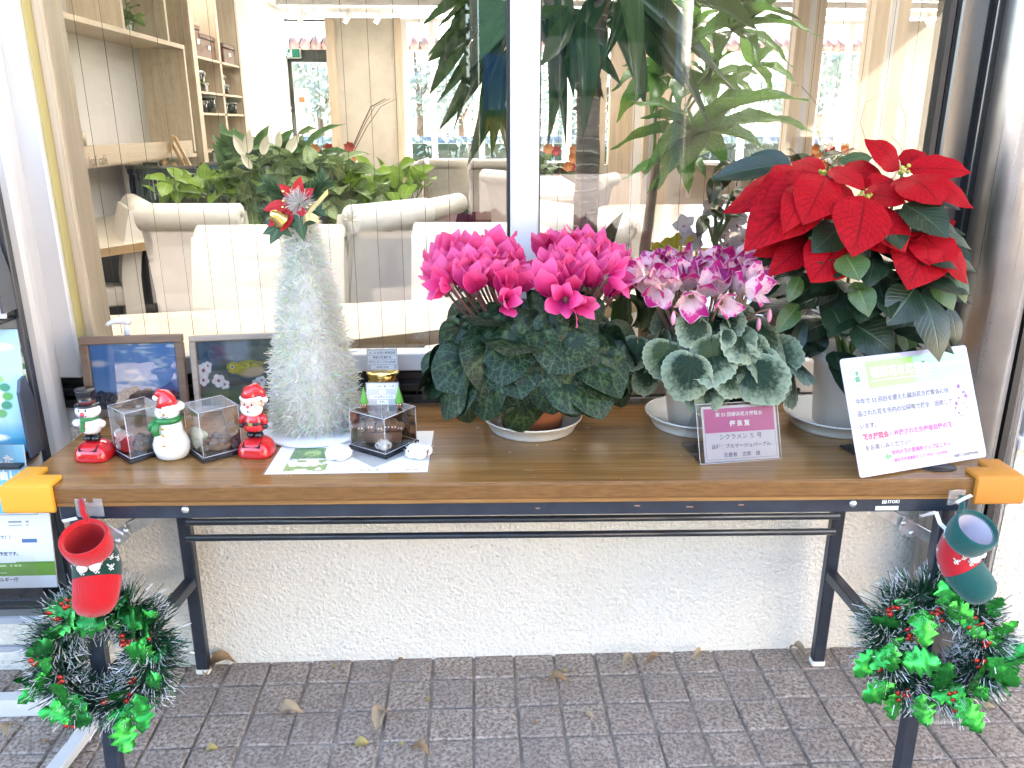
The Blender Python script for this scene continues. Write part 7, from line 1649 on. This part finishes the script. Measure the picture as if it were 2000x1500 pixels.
def pic_leafy(U, V):
    c = np.zeros(U.shape + (3,)) + hexc('e6efe0'); c = lay(c, (nz(U, V, 14, 91) > .52) * 1.0, hexc('9cc28a')); c = lay(c, (nz(U, V, 22, 92) > .68) * 1.0, hexc('5f9a5f')); return lay(c, (np.abs(V - .82) < .03) * (U > .2) * 1.0, hexc('4a7a8a'))
leaflet('tan street map sheet standing in the top of the rack', 1.115, .20, .21, pic_map, R(4), .088, -.010)
leaflet('pale green leafy leaflet peeking out behind the blue leaflet', .730, .240, .21, pic_leafy, R(5), .0925, -.006)
leaflet('sandy brown leaflet peeking out behind the bright blue flyer', .590, .205, .21, lambda U, V: lay(np.zeros(U.shape + (3,)) + hexc('b9a184'), (nz(U, V, 6, 93) > .5) * 1.0, hexc('e0cdb4')), R(4), .0925, -.004)
for y, s_, x_, sz in ((.195, '山田緑地会', .08, .016), (.175, '案内', .10, .014)): text('leaflet_text', s_, sz, navy_ink, lf2, Mx2 @ Matrix.Translation((x_, y, .0005)), bold=.0003)
text('leaflet_text', 'N', .05, ink, lf := [o for o in COL.objects if o.name == 'leaflet'][0], Matrix.Rotation(R(82), 4, 'X') @ Matrix.Translation((.135, .205, .0005)), bold=-.0004)
for y, s_, x_, sz in ((.125, 'e-AS', .035, .018), (.108, '詳しくは WEB で！！', .142, .0085), (.100, 'e-AS', .160, .007), (.073, 'を検索できるようになる予定です。', .10, .0085), (.018, '経済産業省', .055, .011), (.018, '資源エネルギー庁', .150, .0095)): text('leaflet_text', s_, sz, red_t if sz > .015 else ink, lf3, Mx3 @ Matrix.Translation((x_, y, .0005)), bold=.0002)

# ------------------------------------------------------------------ fallen leaves on the paving
dry_a = leaf_mat('dry_leaf', (.19, .11, .05), (.30, .20, .11), vein=(.22, .13, .06), rough=.75, trans=.1); dry_b = leaf_mat('pale_dry_leaf', (.28, .19, .11), (.42, .33, .22), vein=(.30, .20, .11), rough=.75, trans=.1); dry_y = leaf_mat('yellow_dry_leaf', (.28, .20, .05), (.38, .30, .11), vein=(.30, .24, .08), rough=.7, trans=.1)
dl = [leaf_mesh('leaf_blade', m_, P_POINT, w=w_, bend=b, fold=f, wave=.07, nu=4, nv=8, curl=.5) for m_, w_, b, f in ((dry_a, .42, 1.5, .5), (dry_b, .5, 1.1, .7), (dry_y, .6, .9, .3), (dry_b, .38, 1.9, .4))]
LV = [((545, 1395), (594, 1393), 1, 'pale curled leaf on the paving left of the middle, near the front'), ((735, 1428), (757, 1391), 1, 'upright pale leaf on a joint below the tinsel tree'), ((693, 1455), (722, 1452), 2, 'yellow leaf on the paving below the tinsel tree'), ((806, 1462), (840, 1478), 0, 'brown curled leaf at the front below the pink cyclamen'), ((778, 1455), (790, 1453), 2, 'tiny yellow leaf scrap near the front edge'), ((1070, 1330), (1112, 1334), 0, 'brown pointed leaf lying on a tile joint in the middle'), ((1143, 1396), (1163, 1404), 1, 'small pale leaf right of the middle of the paving'), ((1042, 1412), (1053, 1414), 0, 'tiny brown leaf scrap on a middle tile'), ((1215, 1305), (1238, 1288), 1, 'pale leaf standing near the wall right of the middle'), ((1262, 1296), (1290, 1286), 0, 'brown leaf near the wall between two pale ones'), ((1352, 1288), (1371, 1274), 1, 'pale leaf against the foot of the wall'), ((1542, 1270), (1576, 1290), 3, 'folded leaf beside the right rear table foot'), ((405, 1312), (462, 1294), 0, 'brown leaves behind the left rear table foot'), ((398, 1325), (416, 1306), 1, 'pale leaf touching the left rear table foot'), ((776, 1293), (790, 1288), 0, 'small leaf at the foot of the wall below the pink cyclamen'), ((1918, 1388), (1946, 1385), 1, 'pale leaf at the far right of the paving'), ((1730, 1352), (1748, 1366), 0, 'brown leaf below the right wreath'), ((15, 1440), (27, 1415), 1, 'pale leaf at the far left of the paving'), ((78, 1458), (102, 1450), 0, 'light brown leaf left of the white rack foot'), ((402, 1465), (428, 1462), 2, 'yellow scrap of leaf right of the left table leg'), ((650, 1300), (656, 1303), 2, 'speck of pale leaf close to the wall'), ((832, 1365), (842, 1368), 2, 'speck of yellow leaf on a middle left tile'), ((1098, 1310), (1108, 1313), 2, 'speck of yellow leaf near the middle brown leaf')]
for k, (a, b, m_, lab) in enumerate(LV):
    p0, p1 = onZ(*a, .002), onZ(*b, .005); t_ = thing('fallen_leaf', lab, 'leaf', p0, group='fallen leaves on the paving')
    put_leaf('leaf_blade', dl[m_], t_, p0, p1, (random.uniform(-.4, .4), -.4, 1), wx=random.uniform(.9, 1.25))
    d_ = (p1 - p0) * .35; MB().tube([(0, 0, 0), -d_ * .5 + Vector((.002, 0, .002)), -d_ + Vector((.003, .002, .001))], .0007, 4).build('leaf_stem', brown_stem, t_)
# ------------------------------------------------------------------ tall plants just inside the window
yucca_m = NT('yucca_leaf'); uvs = yucca_m.sep(yucca_m.uv()); ln = yucca_m.noise(1, yucca_m.mapv(yucca_m.uv(), (38, 1.2, 1)), detail=3)
c = yucca_m.mix(yucca_m.ramp(ln, [(.35, 0.0), (.65, 1.0)]), (.016, .045, .018), (.045, .095, .032)); c = yucca_m.mix(yucca_m.math('MULTIPLY', yucca_m.rnd(), .5), c, (.07, .13, .035)); c = yucca_m.mix(yucca_m.ramp(uvs[1], [(.955, 0.0), (.985, 1.0)]), c, (.05, .03, .02))
yucca_m.set(Base_Color=c, Roughness=.30); tl = yucca_m.n('BsdfTranslucent'); yucca_m.l(yucca_m.mix(.5, c, (.10, .20, .03)), tl.inputs[0]); mx = yucca_m.n('MixShader'); mx.inputs[0].default_value = .16; yucca_m.l(yucca_m.p.outputs[0], mx.inputs[1]); yucca_m.l(tl.outputs[0], mx.inputs[2]); yucca_m.l(mx.outputs[0], yucca_m.out.inputs[0]); yucca_m = yucca_m.m
P_YUC = lambda v: max(.012, min(1, .45 + v * 1.9) * (1 - max(0, (v - .42) / .58) ** 1.5))
yl = [leaf_mesh('leaf', yucca_m, P_YUC, w=1.0, bend=b, fold=f, twist=tw, nu=4, nv=12, curl=c_) for b, f, tw, c_ in ((.35, .10, .2, .0), (.7, .16, -.3, .1), (.15, .08, .5, -.1))]
tk = thing('yucca_palm', 'tall yucca palm with a ringed brown trunk right of the white mullion', 'potted palm', (.300, 2.26, 0)); L = tk.location
t = NT('palm_bark'); o = t.obj(); z = t.sep(o)[2]; rn = t.noise(1, t.mapv(o, (9, 9, 34)), detail=4, dist=.7)
ringv = t.math('FRACT', t.math('MULTIPLY', t.math('ADD', z, t.math('MULTIPLY', t.noise(7, o), .05)), 30)); scar = t.math('MULTIPLY', t.ramp(ringv, [(.0, 1.0), (.10, .8), (.17, 0.0)]), t.ramp(t.noise(13, o, detail=2), [(.47, 0.0), (.56, 1.0)]))
c = t.mix(t.ramp(rn, [(.35, 0.0), (.65, 1.0)]), (.11, .075, .055), (.27, .205, .16)); c = t.mix(scar, c, (.50, .43, .34)); t.set(Base_Color=c, Roughness=.85); t.bump(t.math('ADD', rn, ringv), .6, .006); bark_palm = t.m
pts = []; rad = []
for k in range(30):
    s_ = k / 29; px = 1168 - 34 * s_ if False else 1160 - 34 * s_; zz_ = .32 + 1.16 * s_; P_ = Vector((.335 - .045 * s_ + .006 * math.sin(s_ * 9), .01 * math.sin(s_ * 5), zz_)); pts.append(P_ - Vector((.300, 0, 0))); rad.append((.046 - .018 * s_) * (1 + .05 * ((k * 7) % 3 - 1)))
MB().tube(pts, rad, 18).build('trunk', bark_palm, tk)
MB().lathe([(0, 0), (.13, 0), (.16, .28), (.17, .30), (.16, .33), (.15, .30), (0, .29)], 30).build('pot', mat('dark_pot', (.04, .035, .03), .4), tk)
MB().lathe([(0, .302), (.145, .295)], 20).build('soil', soil, tk)
YL = [  # base px, tip px, width px, base Y, tip Y
 (985, -20, 822, 52, 26, 2.34, 2.10), (1030, 5, 850, 58, 34, 2.36, 2.08), (1000, 15, 835, 120, 30, 2.36, 2.06), (1010, 30, 832, 112, 34, 2.38, 2.10), (965, 40, 840, 185, 34, 2.34, 2.05), (955, 10, 838, 185, 28, 2.30, 2.04), (985, 45, 855, 200, 40, 2.34, 2.08),
 (900, 90, 829, 232, 0.1, 2.2, 2.05), (990, 60, 856, 256, 40, 2.34, 2.06), (935, 100, 893, 220, 26, 2.24, 2.06), (1000, 80, 886, 255, 42, 2.36, 2.08), (1010, 90, 912, 325, 44, 2.36, 2.04), (990, 130, 960, 310, 40, 2.32, 2.06), (1020, 60, 930, 250, 40, 2.40, 2.14), (985, 170, 990, 300, 36, 2.30, 2.10), (1000, 60, 945, 140, 50, 2.38, 2.16), (1020, 30, 900, 110, 40, 2.42, 2.2),
 (1095, 20, 1068, 292, 58, 2.26, 2.04), (1060, 40, 1105, 290, 40, 2.30, 2.10), (1120, 60, 1138, 270, 44, 2.22, 2.06), (1130, 30, 1055, 130, 40, 2.24, 2.06), (1100, 20, 1120, 190, 50, 2.3, 2.1), (1150, 20, 1080, -60, 40, 2.3, 2.1), (1170, 0, 1100, 120, 44, 2.28, 2.08), (1205, -40, 1242, 204, 52, 2.18, 1.98), (1225, -30, 1180, 120, 44, 2.24, 2.10), (1240, -20, 1450, 195, 54, 2.20, 2.14), (1250, 30, 1390, 260, 40, 2.24, 2.12), (1190, 60, 1260, 210, 48, 2.26, 2.16), (1180, 30, 1340, 20, 40, 2.3, 2.3), (1220, 40, 1340, 175, 60, 2.28, 2.18), (1250, -10, 1480, 60, 50, 2.26, 2.2), (1150, 90, 1215, 170, 36, 2.26, 2.16), (1140, 60, 1030, 20, 44, 2.3, 2.2), (1210, 10, 1320, 130, 56, 2.3, 2.2), (1160, 40, 1170, 150, 52, 2.34, 2.3), (1190, 20, 1260, 110, 54, 2.34, 2.3), (1110, 30, 1160, 130, 60, 2.36, 2.3), (1380, -20, 1565, 40, 30, 2.3, 2.3)]
rr = random.Random(4); hd_ = [Vector((.02, 2.38, 1.66)), Vector((.20, 2.30, 1.58)), Vector((.36, 2.28, 1.66))]
for k, (bx, by, tx_, ty, w_, Yb, Yt) in enumerate(YL):
    b, e = onY(bx, by, Yb), onY(tx_, ty, Yt); d = e - b
    if w_ < 1: continue
    put_leaf('leaf', yl[k % 3], tk, b - d * .10, e, (rr.uniform(-.35, .35), -1, .55), wx=(w_ / 820) / (d.length * 1.1))
for k in range(26):     # the rest of the three heads, above the picture
    h__ = hd_[k % 3]; a = rr.uniform(0, 6.28); el = rr.uniform(-.1, 1.2); d = Vector((math.cos(a) * math.cos(el), math.sin(a) * math.cos(el), math.sin(el))) * rr.uniform(.38, .55)
    if (h__ + d).y < 1.92: d.y = 1.92 - h__.y
    put_leaf('leaf', yl[k % 3], tk, h__ + Vector((0, 0, .04)), h__ + d + Vector((0, 0, .04)), (0, 0, 1), wx=.11)
for h__ in hd_: MB().tube([pts[-3], (pts[-1] + h__ - L) / 2 + Vector((0, 0, .02)), h__ - L + Vector((0, 0, .05))], [.026, .022, .022], 10).build('branch', bark_palm, tk)
dryl = leaf_mesh('dry_leaf', dry_a, P_YUC, w=1.0, bend=1.2, fold=.5, nu=3, nv=8)
for bx, by, tx_, ty in ((1150, 140, 1172, 200), (1165, 110, 1166, 165), (1160, 170, 1180, 198), (1140, 140, 1130, 190), (1120, 215, 1138, 225)): put_leaf('dry_leaf', dryl, tk, onY(bx, by, 2.22), onY(tx_, ty, 2.2), (0, -1, .3), wx=.22)

pach = leaf_mat('pachira_leaf', (.05, .16, .03), (.14, .31, .065), vein=(.17, .30, .09), n_veins=12, vstr=.35, rough=.24, trans=.45, spec=.6)
pm = [leaf_mesh('leaflet', pach, P_LANCE, w=1.0, bend=b, fold=f, wave=.02, nu=4, nv=10, curl=c_) for b, f, c_ in ((.7, .08, .1), (1.0, .14, 0), (.4, .05, .2))]
pc = thing('pachira_plant', 'leafy money tree with palmate bright leaves behind the right pane', 'potted plant', (.52, 2.45, 0)); L = pc.location
MB().lathe([(0, 0), (.11, 0), (.14, .24), (.15, .25), (.14, .28), (.13, .26), (0, .25)], 28).build('pot', mat('dark_pot', 0), pc); MB().lathe([(0, .262), (.125, .256)], 20).build('soil', soil, pc)
MB().tube([(0, 0, .25), (.01, 0, .6), (-.005, .01, .95), (.015, .0, 1.2)], [.026, .022, .017, .012], 10).build('trunk', brown_stem, pc)
heads = [(1350, 265, 2.18, [(1192, 294, 56), (1250, 232, 50), (1232, 200, 50), (1272, 262, 46), (1254, 350, 44), (1285, 372, 50), (1345, 350, 90), (1420, 335, 80), (1445, 195, 60), (1475, 240, 36), (1580, 198, 44), (1608, 262, 46), (1335, 202, 14), (1500, 300, 60)]),
 (1428, 62, 2.34, [(1600, 72, 56), (1530, 24, 46), (1548, 132, 46), (1480, 130, 44), (1420, -20, 40), (1370, 10, 46), (1400, 130, 50), (1340, 95, 44), (1490, -30, 50), (1560, -20, 50)]),
 (1386, 155, 2.46, [(1494, 150, 44), (1455, 205, 46), (1395, 230, 50), (1325, 195, 50), (1345, 105, 46), (1300, 120, 44), (1290, 180, 50), (1440, 100, 44), (1480, 190, 44)]),
 (1290, 150, 2.42, [(1195, 180, 44), (1205, 240, 60), (1240, 110, 44), (1300, 70, 44), (1345, 120, 46), (1330, 215, 50), (1270, 230, 50), (1215, 130, 40)]),
 (1352, 60, 2.50, [(1270, 70, 44), (1300, 0, 44), (1350, -30, 44), (1420, 20, 50), (1410, 110, 44), (1310, 130, 44), (1380, 150, 44)]),
 (1330, 315, 2.55, [(1215, 352, 40), (1262, 380, 36), (1290, 300, 36), (1380, 350, 50), (1420, 300, 44), (1345, 380, 50)]),
 (1470, 130, 2.5, [(1560, 170, 40), (1520, 90, 40), (1450, 60, 40), (1420, 180, 44), (1500, 200, 40)])]
for (hx, hy, Y, tips) in heads:
    b = onY(hx, hy, Y)
    for k, (tx_, ty, w_) in enumerate(tips):
        e = onY(tx_, ty, max(1.93, Y - .06 + rr.uniform(-.13, .12))); put_leaf('leaflet', pm[k % 3], pc, b, e, (rr.uniform(-.4, .4), -.7 + rr.uniform(-.3, .3), .9), wx=(w_ / 800) / max(.05, (e - b).length))
    MB().tube([Vector((.01, 0, 1.12)), (Vector((.01, 0, 1.12)) + b - L) / 2 + Vector((0, .03, .04)), b - L], [.006, .0045, .0035], 6).build('leaf_stalk', green_stem, pc)

# small plants standing on the inner sill shelf behind the right pane
shelf = thing('plant_shelf', 'low wooden shelf of small plants behind the right pane', 'shelf', (.62, 2.02, 0)); MB().bbox((-.42, -.10, .50), (.40, .12, .53)).build('shelf_board', birch, shelf)
for x_ in (-.38, .36): MB().bbox((x_ - .02, -.08, 0), (x_ + .02, .10, .499)).build('shelf_leg', birch, shelf)
strapm = leaf_mesh('leaf', yucca_m, P_STRAP, w=1.0, bend=.7, fold=.3, nu=2, nv=10); strapc = leaf_mesh('arched_leaf', yucca_m, P_STRAP, w=1.0, bend=2.6, fold=.2, nu=2, nv=14)
sp_ = thing('strap_plant', 'dark strap-leaved plant between the two cyclamens behind the glass', 'plant', (.285, 2.0, .5305)); L = sp_.location
MB().lathe([(0, 0), (.045, 0), (.06, .10), (.055, .10), (0, .095)], 22).build('pot', mat('dark_pot', 0), sp_)
for bx, by, tx_, ty, w_, me in ((1192, 560, 1219, 412, 12, strapm), (1240, 640, 1222, 520, 20, strapm), (1250, 650, 1204, 545, 16, strapc), (1230, 640, 1196, 585, 14, strapc), (1200, 640, 1195, 560, 16, strapm), (1215, 650, 1180, 590, 14, strapm), (1225, 650, 1240, 545, 16, strapm)):
    b, e = onY(bx, by, 2.0), onY(tx_, ty, 1.96); put_leaf('leaf', me, sp_, b, e, (.5 if me is strapc else 0, -.3, 1), wx=(w_ / 780) / (e - b).length)
crot = leaf_mat('croton_leaf', (.012, .035, .014), (.04, .08, .02), vein=(.30, .05, .03), rough=.25, trans=.1); cro_me = leaf_mesh('leaf', crot, P_POINT, w=.5, bend=.9, nu=4, nv=8)
cro = thing('croton_plant', 'dark glossy leaved plant behind the glass left of the poinsettia', 'plant', (.635, 2.0, .5305)); L = cro.location
MB().lathe([(0, 0), (.05, 0), (.065, .11), (.06, .11), (0, .105)], 22).build('pot', mat('dark_pot', 0), cro); sm = MB()
for px0, py0, px1, py1 in ((1395, 480, 1400, 380), (1395, 470, 1432, 372), (1400, 478, 1392, 340), (1398, 470, 1470, 350), (1396, 480, 1378, 420)):
    sm.tube([(0, 0, .1), onY(px0, py0, 1.98) - L, onY(px1, py1, 1.96) - L], [.006, .005, .003], 6)
for bx, by, tx_, ty in ((1400, 380, 1448, 330), (1400, 385, 1450, 410), (1405, 370, 1392, 322), (1430, 372, 1475, 392), (1392, 340, 1440, 318), (1395, 345, 1385, 400), (1470, 350, 1520, 322), (1470, 352, 1500, 310), (1378, 420, 1362, 466), (1385, 405, 1420, 432), (1440, 365, 1460, 330), (1400, 430, 1455, 425), (1500, 330, 1560, 312), (1530, 320, 1600, 318), (1460, 345, 1420, 318), (1560, 315, 1535, 292), (1600, 315, 1650, 300)):
    b, e = onY(bx, by, 1.97), onY(tx_, ty, 1.94); put_leaf('leaf', cro_me, cro, b, e, (rr.uniform(-.3, .3), -.6, 1), wx=rr.uniform(.9, 1.3))
sm.build('stems', green_stem, cro)
orc = thing('orchid_plant', 'pale pink and white orchid behind the glass beside the poinsettia', 'plant', (.70, 2.08, .5305)); L = orc.location
MB().lathe([(0, 0), (.04, 0), (.05, .10), (.045, .10), (0, .095)], 20).build('pot', white_pot, orc); pale = mat('orchid_petal', (.70, .56, .54), .5, var=.15); pale_me = leaf_mesh('petal', pale, P_ELLIP, w=.8, bend=.4, nu=3, nv=5); sm = MB()
for cx_, cy_ in ((1405, 455), (1440, 440), (1420, 478), (1450, 470), (1335, 440), (1390, 405), (1435, 425), (1350, 470)):
    c_ = onY(cx_, cy_, 2.04); fl = MB().ball(c_ - L, .006, 8, 6).build('flower', mat('orchid_throat', (.5, .2, .2), .5), orc); sm.tube([(0, 0, .1), ((c_ - L) * .6 + Vector((.02, 0, .05))), c_ - L], .002, 4)
    for q_ in range(5): a = q_ * 1.2566 + rr.random(); put_leaf('petal', pale_me, fl, c_, c_ + Vector((math.cos(a), -.3, math.sin(a))) * .032, (0, -1, 0), org=L)
sm.build('stems', green_stem, orc)
yel = thing('yellow_flower', 'yellow flower behind the glass over the magenta cyclamen', 'flower', (.50, 2.06, .5305)); L = yel.location; MB().lathe([(0, 0), (.04, 0), (.05, .10), (.045, .10), (0, .095)], 20).build('pot', white_pot, yel)
yp = leaf_mesh('petal', mat('yellow_petal', (.62, .46, .02), .5, var=.2), P_ELLIP, w=.7, bend=.6, nu=3, nv=5)
for cx_, cy_ in ((1310, 475), (1332, 466), (1290, 484)):
    c_ = onY(cx_, cy_, 2.04); MB().tube([(0, 0, .1), (c_ - L) * .6, c_ - L], .0025, 5).build('stem', green_stem, yel)
    for q_ in range(8): a = q_ * .785; put_leaf('petal', yp, yel, c_, c_ + Vector((math.cos(a), -.3, math.sin(a) * .6)) * .030, (0, -1, .4), org=L)
tws = thing('curly_twigs', 'thin curly willow twigs behind the glass above the poinsettia', 'twigs', (.86, 2.15, .53)); L = tws.location; MB().lathe([(0, 0), (.03, 0), (.04, .18), (.03, .25), (.028, .25), (.03, .18), (0, .01)], 20).build('vase', mat('grey_vase', (.2, .2, .2), .3), tws)
twm = mat('pale_twig', (.30, .25, .20), .7)
for pth in ([(1650, 330), (1610, 300), (1592, 240), (1600, 210), (1585, 190), (1565, 168)], [(1640, 320), (1625, 270), (1632, 240), (1650, 225)], [(1720, 330), (1690, 270), (1680, 240), (1690, 200), (1722, 184)], [(1760, 320), (1768, 270), (1770, 230), (1758, 200), (1762, 185)], [(1770, 310), (1755, 280), (1740, 265)], [(1660, 320), (1690, 300), (1665, 290), (1640, 300)]):
    MB().tube([(0, 0, .2)] + [onY(a, b, 2.12) - L for a, b in pth], [.0025] + [.0018 - .0001 * k for k in range(len(pth))], 5).build('twig', twm, tws)
